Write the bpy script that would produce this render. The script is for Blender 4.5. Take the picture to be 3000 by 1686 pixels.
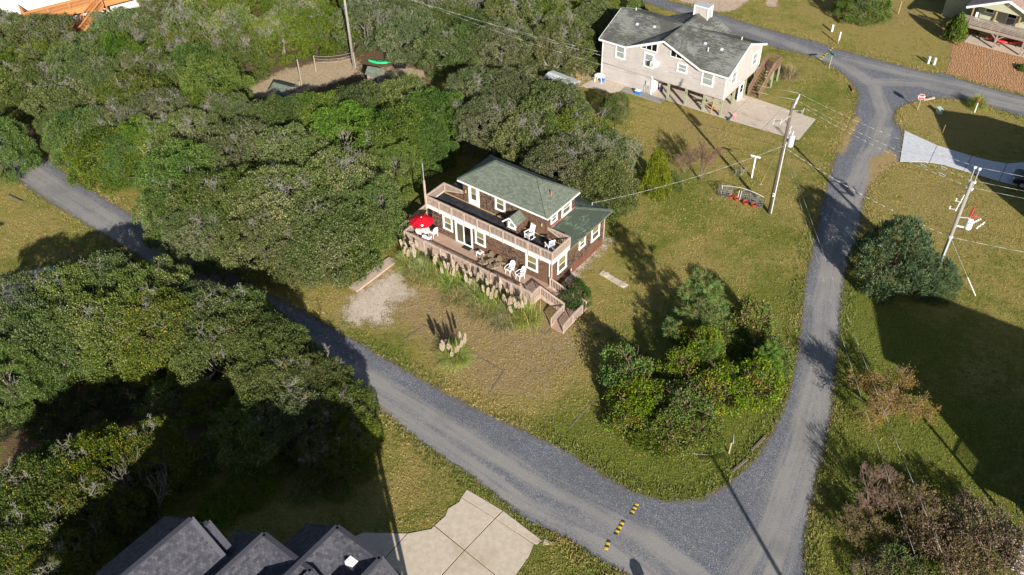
import bpy, math, random
import numpy as np
from mathutils import Vector, Matrix

for o in list(bpy.data.objects): bpy.data.objects.remove(o)
SC = bpy.context.scene
COL = SC.collection
rad = math.radians

# ---------------------------------------------------------------- camera
CAM_H = 48.0
FPX, PITCH, ROLL = 2628.8, rad(41.2786), rad(-1.0136)      # focal length in px of the 3000 px wide photograph
cam_d = bpy.data.cameras.new('camera'); cam = bpy.data.objects.new('camera', cam_d); COL.objects.link(cam)
_f = Vector((0, math.cos(PITCH), -math.sin(PITCH))); _u = Vector((0, math.sin(PITCH), math.cos(PITCH))); _r = Vector((1, 0, 0))
C_R = math.cos(ROLL)*_r + math.sin(ROLL)*_u
C_U = -math.sin(ROLL)*_r + math.cos(ROLL)*_u
C_F = _f
cam.matrix_world = Matrix(((C_R.x, C_U.x, -C_F.x, 0), (C_R.y, C_U.y, -C_F.y, 0), (C_R.z, C_U.z, -C_F.z, CAM_H), (0, 0, 0, 1)))
cam_d.sensor_width = 36.0; cam_d.lens = 36.0*FPX/3000.0
cam_d.clip_start = 1.0; cam_d.clip_end = 3000.0
SC.camera = cam
SC.render.resolution_x, SC.render.resolution_y = 1024, 575

# ---------------------------------------------------------------- sky, sun, exposure
SUN_AZ = Vector((0.267, -0.964, 0)).normalized()           # horizontal direction towards the sun
SUN_EL = rad(24.0)
w = bpy.data.worlds.new('World'); SC.world = w; w.use_nodes = True
wn = w.node_tree.nodes; wl = w.node_tree.links; wn.clear()
sky = wn.new('ShaderNodeTexSky'); sky.sky_type = 'NISHITA'; sky.sun_disc = False
sky.sun_elevation = SUN_EL; sky.sun_rotation = math.atan2(SUN_AZ.x, SUN_AZ.y)
bg = wn.new('ShaderNodeBackground'); bg.inputs['Strength'].default_value = 0.055
wo = wn.new('ShaderNodeOutputWorld'); wl.new(sky.outputs[0], bg.inputs[0]); wl.new(bg.outputs[0], wo.inputs[0])
sd = bpy.data.lights.new('sun', 'SUN'); sd.energy = 5.0; sd.angle = rad(0.55); sd.color = (1.0, 0.94, 0.85)
sun = bpy.data.objects.new('sun', sd); COL.objects.link(sun)
sun_dir = (SUN_AZ*math.cos(SUN_EL) + Vector((0, 0, math.sin(SUN_EL))))
sun.rotation_euler = (-sun_dir).to_track_quat('-Z', 'Y').to_euler(); sun.location = (30, -60, 60)
vs = SC.view_settings; vs.view_transform = 'Standard'; vs.look = 'None'; vs.exposure = 0.75; vs.gamma = 1.0
try: vs.use_curve_mapping = False
except Exception: pass
try: SC.cycles.max_bounces = 5; SC.cycles.transparent_max_bounces = 8
except Exception: pass

# ---------------------------------------------------------------- pixel (photograph, 3000 px) -> point on the plane z
def G(x, y, z=0.0):
    d = C_F + (x-1500)/FPX*C_R - (y-843)/FPX*C_U
    t = (z-CAM_H)/d.z
    return Vector((0, 0, CAM_H)) + d*t
DS = 3000/2576.0
def gd(x, y, z=0.0): return G(x*DS, y*DS, z)               # same, pixels of a 2576 px wide copy
def sh_off(h): return SUN_AZ*(h/math.tan(SUN_EL))          # from a shadow tip back to the foot of what casts it

# ---------------------------------------------------------------- object helpers
def tag(o, label=None, cat=None, group=None, kind=None):
    if label: o['label'] = label
    if cat: o['category'] = cat
    if group: o['group'] = group
    if kind: o['kind'] = kind
    return o
def link(o, parent=None):
    COL.objects.link(o)
    if parent is not None: o.parent = parent
    return o
def empty(name, loc=(0, 0, 0), yaw=0.0, label=None, cat=None, group=None):
    o = bpy.data.objects.new(name, None); o.location = loc; o.rotation_euler = (0, 0, yaw); o.empty_display_size = .3
    return tag(link(o), label, cat, group)
def copy_tree(o, parent=None):
    c = o.copy(); link(c, parent)
    for ch in list(o.children): copy_tree(ch, c)
    return c
def V3(*a): return Vector(a)

class MB:
    """collects polygons of one mesh"""
    def __init__(s): s.v = []; s.f = []
    def poly(s, pts):
        n = len(s.v); s.v += [tuple(p) for p in pts]; s.f.append(tuple(range(n, n+len(pts)))); return s
    def box(s, x0, x1, y0, y1, z0, z1):
        return s.fbox((0, 0, 0), (1, 0, 0), (0, 1, 0), (0, 0, 1), x0, x1, y0, y1, z0, z1)
    def fbox(s, o, ax, ay, az, x0, x1, y0, y1, z0, z1):
        o, ax, ay, az = Vector(o), Vector(ax), Vector(ay), Vector(az)
        if ax.cross(ay).dot(az) < 0: o, ay, y0, y1 = o, -ay, -y1, -y0
        n = len(s.v)
        for z in (z0, z1):
            for x, y in ((x0, y0), (x1, y0), (x1, y1), (x0, y1)): s.v.append(tuple(o+ax*x+ay*y+az*z))
        s.f += [(n, n+3, n+2, n+1), (n+4, n+5, n+6, n+7), (n, n+1, n+5, n+4), (n+1, n+2, n+6, n+5), (n+2, n+3, n+7, n+6), (n+3, n, n+4, n+7)]
        return s
    def bar(s, a, b, w, h, up=(0, 0, 1)):
        a, b = Vector(a), Vector(b); d = (b-a); L = d.length; d.normalize()
        up = Vector(up); side = up.cross(d)
        if side.length < 1e-4: side = Vector((1, 0, 0)).cross(d)
        side.normalize(); u2 = d.cross(side)
        return s.fbox(a, d, side, u2, 0, L, -w/2, w/2, -h/2, h/2)
    def tube(s, a, b, r0, r1=None, n=8, cap=True):
        a, b = Vector(a), Vector(b); r1 = r0 if r1 is None else r1
        d = (b-a).normalized(); e = d.cross(Vector((0, 0, 1)) if abs(d.z) < .9 else Vector((1, 0, 0))).normalized(); g = d.cross(e)
        k = len(s.v)
        for p, r in ((a, r0), (b, r1)):
            for i in range(n):
                t = 2*math.pi*i/n; s.v.append(tuple(p+e*(r*math.cos(t))+g*(r*math.sin(t))))
        for i in range(n): j = (i+1) % n; s.f.append((k+i, k+j, k+n+j, k+n+i))
        if cap: s.f.append(tuple(range(k+n-1, k-1, -1))); s.f.append(tuple(range(k+n, k+2*n)))
        return s
    def path(s, pts, r, n=6):
        for a, b in zip(pts[:-1], pts[1:]): s.tube(a, b, r, r, n, True)
        return s
    def lathe(s, prof, n=16, o=(0, 0, 0)):
        k = len(s.v); o = Vector(o)
        for r, z in prof:
            for i in range(n): t = 2*math.pi*i/n; s.v.append((o.x+r*math.cos(t), o.y+r*math.sin(t), o.z+z))
        for m in range(len(prof)-1):
            for i in range(n):
                j = (i+1) % n; s.f.append((k+m*n+i, k+m*n+j, k+(m+1)*n+j, k+(m+1)*n+i))
        return s
    def prism(s, pts, z0, z1):
        """pts: xy list counter-clockwise"""
        n = len(s.v); m = len(pts)
        s.v += [(p[0], p[1], z0) for p in pts]+[(p[0], p[1], z1) for p in pts]
        s.f.append(tuple(range(n+m-1, n-1, -1))); s.f.append(tuple(range(n+m, n+2*m)))
        for i in range(m): j = (i+1) % m; s.f.append((n+i, n+j, n+m+j, n+m+i))
        return s
    def slab(s, pts, t):
        """thick plate: pts 3-D counter-clockwise seen from outside, thickened inwards by t"""
        pts = [Vector(p) for p in pts]; nn = (pts[1]-pts[0]).cross(pts[2]-pts[0]).normalized()
        n = len(s.v); m = len(pts)
        s.v += [tuple(p) for p in pts]+[tuple(p-nn*t) for p in pts]
        s.f.append(tuple(range(n, n+m))); s.f.append(tuple(range(n+2*m-1, n+m-1, -1)))
        for i in range(m): j = (i+1) % m; s.f.append((n+j, n+i, n+m+i, n+m+j))
        return s
    def mesh(s, name, smooth=False):
        me = bpy.data.meshes.new(name); me.from_pydata(s.v, [], s.f)
        uvl = me.uv_layers.new(name='UVMap')
        uv = np.empty((len(me.loops), 2), np.float32)
        co = s.v
        for p in me.polygons:
            n = p.normal
            if abs(n.z) > .9995: t = Vector((1, 0, 0)); b = Vector((0, 1, 0))
            else:
                t = Vector((0, 0, 1)).cross(n).normalized(); b = n.cross(t)
            for li in p.loop_indices:
                c = Vector(co[me.loops[li].vertex_index]); uv[li] = (c.dot(t), c.dot(b))
        uvl.data.foreach_set('uv', uv.ravel())
        if smooth: me.polygons.foreach_set('use_smooth', [True]*len(me.polygons))
        return me
    def build(s, name, mat, parent=None, loc=None, smooth=False, bevel=0.0):
        me = s.mesh(name, smooth); me.materials.append(mat)
        o = bpy.data.objects.new(name, me)
        if loc is not None: o.location = loc
        link(o, parent)
        if bevel > 0:
            m = o.modifiers.new('bevel', 'BEVEL'); m.width = bevel; m.segments = 2; m.limit_method = 'ANGLE'
        return o
def inst(name, me, parent, loc=(0, 0, 0), yaw=0.0, scale=None):
    o = bpy.data.objects.new(name, me); o.location = loc; o.rotation_euler = (0, 0, yaw)
    if scale is not None: o.scale = scale
    return link(o, parent)

# ---------------------------------------------------------------- materials
class NT:
    def __init__(s, name):
        s.m = bpy.data.materials.new(name); s.m.use_nodes = True; s.t = s.m.node_tree; s.t.nodes.clear()
        s.out = s.t.nodes.new('ShaderNodeOutputMaterial'); s.b = s.t.nodes.new('ShaderNodeBsdfPrincipled')
        s.t.links.new(s.b.outputs[0], s.out.inputs['Surface'])
    def put(s, sock, val):
        if isinstance(val, bpy.types.NodeSocket): s.t.links.new(val, sock)
        else:
            if hasattr(sock.default_value, '__len__') and not hasattr(val, '__len__'): val = [val]*len(sock.default_value)
            if hasattr(val, '__len__') and len(val) == 3 and len(sock.default_value) == 4: val = (*val, 1)
            sock.default_value = val
    def n(s, typ, ins=None, out=0, **props):
        nd = s.t.nodes.new(typ)
        for k, v in props.items(): setattr(nd, k, v)
        for k, v in (ins or {}).items(): s.put(nd.inputs[k], v)
        return nd.outputs[out]
    def obj(s): return s.n('ShaderNodeTexCoord', out='Object')
    def uv(s): return s.n('ShaderNodeTexCoord', out='UV')
    def scale(s, vec, sc): return s.n('ShaderNodeVectorMath', {0: vec, 1: sc}, operation='MULTIPLY')
    def noise(s, vec, scale, detail=4, rough=.55, out=0, dist=0.0):
        return s.n('ShaderNodeTexNoise', {'Vector': vec, 'Scale': scale, 'Detail': detail, 'Roughness': rough, 'Distortion': dist}, out)
    def ramp(s, fac, lo, hi):
        return s.n('ShaderNodeMapRange', {0: fac, 1: lo, 2: hi, 3: 0.0, 4: 1.0}, interpolation_type='SMOOTHSTEP')
    def math(s, op, a, b=0.0): return s.n('ShaderNodeMath', {0: a, 1: b}, operation=op)
    def mix(s, f, a, b, bt='MIX'):
        nd = s.t.nodes.new('ShaderNodeMix'); nd.data_type = 'RGBA'; nd.blend_type = bt
        s.put(nd.inputs[0], f); s.put(nd.inputs[6], a); s.put(nd.inputs[7], b); return nd.outputs[2]
    def bump(s, h, strength=.4, dist=.02):
        s.put(s.b.inputs['Normal'], s.n('ShaderNodeBump', {'Height': h, 'Strength': strength, 'Distance': dist}))
    def fin(s, col=None, rough=.8, spec=.3, metal=0.0):
        if col is not None: s.put(s.b.inputs['Base Color'], col)
        s.put(s.b.inputs['Roughness'], rough); s.b.inputs['Specular IOR Level'].default_value = spec; s.b.inputs['Metallic'].default_value = metal
        return s.m
def plain(name, col, rough=.6, spec=.4, var=.15, scale=6.0, bump=0.0, metal=0.0, grime=0.0):
    """painted / plastic / raw stuff with uneven tone"""
    t = NT(name); o = t.obj()
    f = t.noise(o, scale, 5, .6)
    c = t.mix(t.ramp(f, .3, .7), [x*(1-var) for x in col], [min(1, x*(1+var)) for x in col])
    if grime:
        c = t.mix(t.math('MULTIPLY', t.ramp(t.noise(o, 1.3, 6, .65), .5, .72), grime), c, (.12, .10, .07))
    if bump: t.bump(t.noise(o, scale*8, 3, .6), bump, .01)
    return t.fin(c, rough, spec, metal)
def wood(name, c1, c2, rough=.8, board=0.14, axis='uv', gap=(.03, .025, .02), swap=False, grain=1.0):
    """boards running along the first UV axis"""
    t = NT(name); u = t.uv()
    if swap: u = t.n('ShaderNodeMapping', {'Vector': u, 'Rotation': (0, 0, math.pi/2)})
    br = t.n('ShaderNodeTexBrick', {'Vector': u, 'Color1': (0.2,)*3, 'Color2': (.8,)*3, 'Mortar': (0, 0, 0), 'Scale': 1.0, 'Mortar Size': .006, 'Mortar Smooth': .1, 'Brick Width': 3.6, 'Row Height': board}, 0)
    brf = br.node.outputs['Fac']
    g = t.noise(t.scale(u, (2.0, 40.0, 1)), 1.0, 4, .6); big = t.noise(t.obj(), .8, 4, .6)
    f = t.math('ADD', t.math('MULTIPLY', t.n('ShaderNodeSeparateColor', {0: br}), .35), t.math('ADD', t.math('MULTIPLY', g, .35*grain), t.math('MULTIPLY', big, .45)))
    c = t.mix(t.ramp(f, .25, .85), c1, c2)
    c = t.mix(brf, c, gap)
    t.bump(t.math('SUBTRACT', t.math('MULTIPLY', g, .2), brf), .5, .006)
    return t.fin(c, rough, .25)
# ---------------------------------------------------------------- surface materials
def mat_shingle_wall():
    t = NT('cedar_shingle_wall'); u = t.uv(); o = t.obj()
    br = t.n('ShaderNodeTexBrick', {'Vector': u, 'Color1': (.0,)*3, 'Color2': (1,)*3, 'Mortar': (0, 0, 0), 'Scale': 1.0, 'Mortar Size': .008, 'Mortar Smooth': .3, 'Bias': 0.0, 'Brick Width': .15, 'Row Height': .15})
    f = br.node.outputs['Fac']; r = t.n('ShaderNodeSeparateColor', {0: br})
    big = t.noise(o, .55, 5, .6); fine = t.noise(t.scale(u, (14, 3, 1)), 1.5, 4, .6)
    c = t.mix(t.ramp(r, .05, .95), (.050, .033, .026), (.190, .120, .085))
    c = t.mix(t.ramp(big, .42, .68), c, (.175, .095, .055))                  # redder, less weathered
    c = t.mix(t.math('MULTIPLY', t.ramp(fine, .5, .8), .45), c, (.25, .21, .18))   # silvered grain
    c = t.mix(t.math('MULTIPLY', f, .85), c, (.02, .014, .01))
    t.bump(t.math('SUBTRACT', t.math('MULTIPLY', r, .5), f), .9, .012)
    return t.fin(c, .85, .2)
def mat_roof(name, c1, c2, dark, moss_lo=.55, moss_hi=.7, width=.30, row=.14, streak=.5, msc=.35):
    t = NT(name); u = t.uv(); o = t.obj()
    br = t.n('ShaderNodeTexBrick', {'Vector': u, 'Color1': (.0,)*3, 'Color2': (1,)*3, 'Mortar': (0, 0, 0), 'Scale': 1.0, 'Mortar Size': .007, 'Mortar Smooth': .3, 'Brick Width': width, 'Row Height': row})
    f = br.node.outputs['Fac']; r = t.n('ShaderNodeSeparateColor', {0: br})
    c = t.mix(r, c1, c2)
    g = t.noise(o, 60, 2, .6); c = t.mix(t.math('MULTIPLY', g, .35), c, [x*.6 for x in c1])
    # algae: patches that break up tab by tab
    m = t.noise(o, msc, 5, .6); row_n = t.noise(t.scale(u, (1.3, 7.1, 1)), 1.0, 3, .75)
    mm = t.ramp(t.math('ADD', t.math('ADD', m, t.math('MULTIPLY', t.math('SUBTRACT', row_n, .5), .75)), t.math('MULTIPLY', t.math('SUBTRACT', r, .5), .10)), moss_lo, moss_hi)
    c = t.mix(t.math('MULTIPLY', mm, .9), c, dark)
    c = t.mix(t.math('MULTIPLY', f, streak), c, [x*.35 for x in dark])
    t.bump(t.math('SUBTRACT', t.math('MULTIPLY', r, .4), f), .7, .010)
    return t.fin(c, .9, .15)
def mat_siding(name, col, row=.115, dirt=.25):
    t = NT(name); u = t.uv(); o = t.obj()
    y = t.n('ShaderNodeSeparateXYZ', {0: u}, 1)
    fr = t.math('FRACT', t.math('DIVIDE', y, row))
    gap = t.ramp(fr, .14, .02)
    n1 = t.noise(o, .7, 5, .6)
    c = t.mix(t.ramp(n1, .35, .75), col, [x*.86 for x in col])
    st = t.noise(t.scale(u, (1.5, .12, 1)), 2.0, 4, .6)
    c = t.mix(t.math('MULTIPLY', t.ramp(st, .55, .8), dirt), c, (.25, .22, .17))
    c = t.mix(t.math('MULTIPLY', gap, .45), c, [x*.3 for x in col])
    t.bump(fr, .6, .012)
    return t.fin(c, .55, .35)
def mat_concrete(name, col, stain=.35, warm=(.36, .26, .15)):
    t = NT(name); o = t.obj()
    a = t.noise(o, .45, 6, .6); b = t.noise(o, 3.0, 5, .65); g = t.noise(o, 45, 3, .6)
    c = t.mix(t.ramp(b, .3, .75), [x*.86 for x in col], [min(1, x*1.08) for x in col])
    c = t.mix(t.math('MULTIPLY', t.ramp(a, .5, .72), stain), c, warm)
    c = t.mix(t.math('MULTIPLY', t.ramp(t.noise(o, 1.7, 7, .7), .58, .75), .35), c, [x*.55 for x in col])
    c = t.mix(t.math('MULTIPLY', g, .25), c, [x*.7 for x in col])
    t.bump(g, .25, .006)
    return t.fin(c, .85, .25)
def edge_alpha(t, bsdf, soft=.5, amp=.9, fine=.5):
    """ragged edge: alpha from the signed distance stored on the sheet plus noise"""
    o = t.obj(); sdv = t.n('ShaderNodeAttribute', out='Fac', attribute_name='sd')
    k = t.math('ADD', t.math('MULTIPLY', t.math('SUBTRACT', t.noise(o, 1.1, 4, .7), .5), amp*1.6), t.math('MULTIPLY', t.math('SUBTRACT', t.noise(o, 9.0, 3, .75), .5), fine*1.6))
    return t.math('GREATER_THAN', t.math('ADD', sdv, k), 0.0), sdv
def mat_gravel(name='blue_grey_gravel', soft=None):
    t = NT(name); o = t.obj()
    vor = t.n('ShaderNodeTexVoronoi', {'Vector': o, 'Scale': 26.0, 'Randomness': 1.0}, 'Color')
    vd = t.n('ShaderNodeTexVoronoi', {'Vector': o, 'Scale': 26.0}, 'Distance')
    r = t.n('ShaderNodeSeparateColor', {0: vor})
    c = t.mix(t.ramp(r, .05, .95), (.078, .090, .116), (.205, .224, .262))
    c = t.mix(t.ramp(r, .90, .95), c, (.40, .40, .41))                       # pale chips
    c2 = t.n('ShaderNodeSeparateColor', {0: vor}, 1)
    c = t.mix(t.math('MULTIPLY', t.ramp(c2, .8, .9), .7), c, (.20, .145, .10))  # tan stones
    # packed, dusty wheel tracks wander along the lane
    tr = t.n('ShaderNodeAttribute', out='Fac', attribute_name='track')
    wob = t.noise(o, .5, 5, .65)
    tuv = t.n('ShaderNodeCombineXYZ', {0: t.math('MULTIPLY', t.n('ShaderNodeAttribute', out='Fac', attribute_name='tu'), .12), 1: t.math('MULTIPLY', t.n('ShaderNodeAttribute', out='Fac', attribute_name='tv'), 2.4), 2: 0.0})
    stk = t.noise(tuv, 1.0, 5, .7)
    tk = t.ramp(t.math('ADD', t.math('ADD', t.math('MULTIPLY', tr, .75), t.math('MULTIPLY', t.math('SUBTRACT', stk, .5), 1.7)), t.math('MULTIPLY', t.math('SUBTRACT', wob, .5), .6)), .10, .85)
    fine = t.noise(o, 24, 4, .7)
    dust = t.mix(t.ramp(fine, .25, .8), (.24, .226, .21), (.40, .38, .355))
    c = t.mix(t.math('MULTIPLY', tk, .85), c, dust)
    big = t.noise(o, .16, 4, .6); c = t.mix(t.math('MULTIPLY', t.ramp(big, .45, .7), .35), c, (.10, .105, .115))
    al, sdv = edge_alpha(t, None, amp=.8, fine=.9)
    # leaf litter and dirt along the edge
    lit = t.ramp(t.math('ADD', sdv, t.math('MULTIPLY', t.math('SUBTRACT', t.noise(o, 2.2, 5, .7), .5), 1.3)), .42, .0)
    c = t.mix(t.math('MULTIPLY', lit, .7), c, t.mix(t.noise(o, 14, 2), (.19, .13, .07), (.10, .07, .035)))
    t.put(t.b.inputs['Alpha'], al)
    t.bump(t.math('SUBTRACT', fine, vd), .7, .03)
    return t.fin(c, .9, .2)
def mat_patch(name, c1, c2, amp=.9, fine=.7, vs=18.0, bump=.5, speck=None, rip=0.0, sparse=None):
    t = NT(name); o = t.obj()
    r = t.n('ShaderNodeSeparateColor', {0: t.n('ShaderNodeTexVoronoi', {'Vector': o, 'Scale': vs}, 'Color')})
    b = t.noise(o, .8, 5, .6)
    c = t.mix(t.ramp(t.math('ADD', t.math('MULTIPLY', r, .6), t.math('MULTIPLY', b, .5)), .2, .9), c1, c2)
    if speck: c = t.mix(t.ramp(t.noise(o, 3.5, 5, .75), .54, .62), c, speck)
    h = r
    if rip:
        wv = t.n('ShaderNodeTexWave', {'Vector': o, 'Scale': 1.1, 'Distortion': 9.0, 'Detail': 3.0, 'Detail Scale': 1.4}, 1)
        h = t.math('ADD', t.math('MULTIPLY', wv, rip), t.math('MULTIPLY', r, .2))
    al, sdv = edge_alpha(t, None, amp=amp, fine=fine)
    if sparse: al = t.math('MULTIPLY', al, t.math('GREATER_THAN', t.math('ADD', t.math('MULTIPLY', t.noise(o, 8.0, 4, .8), .7), t.math('MULTIPLY', t.noise(o, 1.1, 3, .6), .3)), sparse))
    t.put(t.b.inputs['Alpha'], al)
    t.bump(h, bump, .04)
    return t.fin(c, .95, .1)
def mat_grass():
    t = NT('lawn'); o = t.obj()
    dry = t.n('ShaderNodeAttribute', out='Fac', attribute_name='dry')
    lit = t.n('ShaderNodeAttribute', out='Fac', attribute_name='litter')
    n1 = t.noise(o, .22, 5, .6); n2 = t.noise(o, 1.4, 5, .65); n3 = t.noise(t.scale(o, (1, .7, 1)), 17, 4, .75); n4 = t.noise(o, 7, 4, .7)
    green = t.mix(t.ramp(n4, .3, .7), (.130, .166, .022), (.255, .275, .052))
    olive = t.mix(t.ramp(n4, .3, .7), (.320, .252, .072), (.470, .385, .130))
    f = t.math('ADD', t.math('ADD', dry, t.math('MULTIPLY', t.math('SUBTRACT', n1, .5), 2.0)), t.math('MULTIPLY', t.math('SUBTRACT', n2, .5), 1.5))
    c = t.mix(t.ramp(f, .05, .85), green, olive)
    # bare brown soil shows where it is driest
    f2 = t.math('ADD', t.math('MULTIPLY', dry, .55), t.math('MULTIPLY', n2, .8))
    c = t.mix(t.math('MULTIPLY', t.ramp(t.math('ADD', f2, t.math('MULTIPLY', t.math('SUBTRACT', n4, .5), .5)), .82, 1.12), .75), c, (.43, .30, .17))
    c = t.mix(t.ramp(t.math('ADD', lit, t.math('MULTIPLY', t.math('SUBTRACT', n2, .5), .8)), .4, .75), c, t.mix(n3, (.13, .080, .045), (.24, .17, .105)))
    c = t.mix(t.math('MULTIPLY', t.ramp(n3, .62, .35), .75), c, t.mix(.5, c, (.012, .016, .004)))
    t.bump(t.math('ADD', t.math('ADD', t.math('MULTIPLY', n3, 1.0), t.math('MULTIPLY', n4, 1.4)), t.math('MULTIPLY', n2, 1.2)), 1.0, .12)
    return t.fin(c, .95, .08)
def mat_leaf(name, hue=.02, val=.25, trans=.12, rough=.55):
    """leaf colour comes from each leaf's own vertex colour, each tree a little different"""
    t = NT(name)
    a = t.n('ShaderNodeAttribute', out='Color', attribute_name='col')
    r = t.n('ShaderNodeObjectInfo', out='Random')
    hs = t.n('ShaderNodeHueSaturation', {'Hue': t.math('ADD', .5-hue, t.math('MULTIPLY', r, 2*hue)), 'Saturation': t.math('ADD', .85, t.math('MULTIPLY', t.math('FRACT', t.math('MULTIPLY', r, 7.3)), .3)), 'Value': t.math('ADD', 1-val, t.math('MULTIPLY', t.math('FRACT', t.math('MULTIPLY', r, 3.7)), 2*val)), 'Color': a})
    m = t.fin(hs, rough, .25)
    if trans > 0:
        tr = t.n('ShaderNodeBsdfTranslucent', {'Color': hs}); mx = t.n('ShaderNodeMixShader', {0: trans, 1: t.b.outputs[0], 2: tr})
        t.t.links.new(mx, t.out.inputs['Surface'])
    return m
def mat_glass(name='window_glass'):
    t = NT(name)
    g = t.n('ShaderNodeBsdfGlossy', {'Color': (.9, .95, 1), 'Roughness': .03}); tr = t.n('ShaderNodeBsdfTransparent', {'Color': (.82, .86, .84)})
    fr = t.math('ADD', .05, t.math('MULTIPLY', t.math('POWER', t.n('ShaderNodeLayerWeight', {'Blend': .5}, 'Facing'), 3.0), .5))
    t.t.links.new(t.n('ShaderNodeMixShader', {0: fr, 1: tr, 2: g}), t.out.inputs['Surface'])
    return t.m
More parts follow.
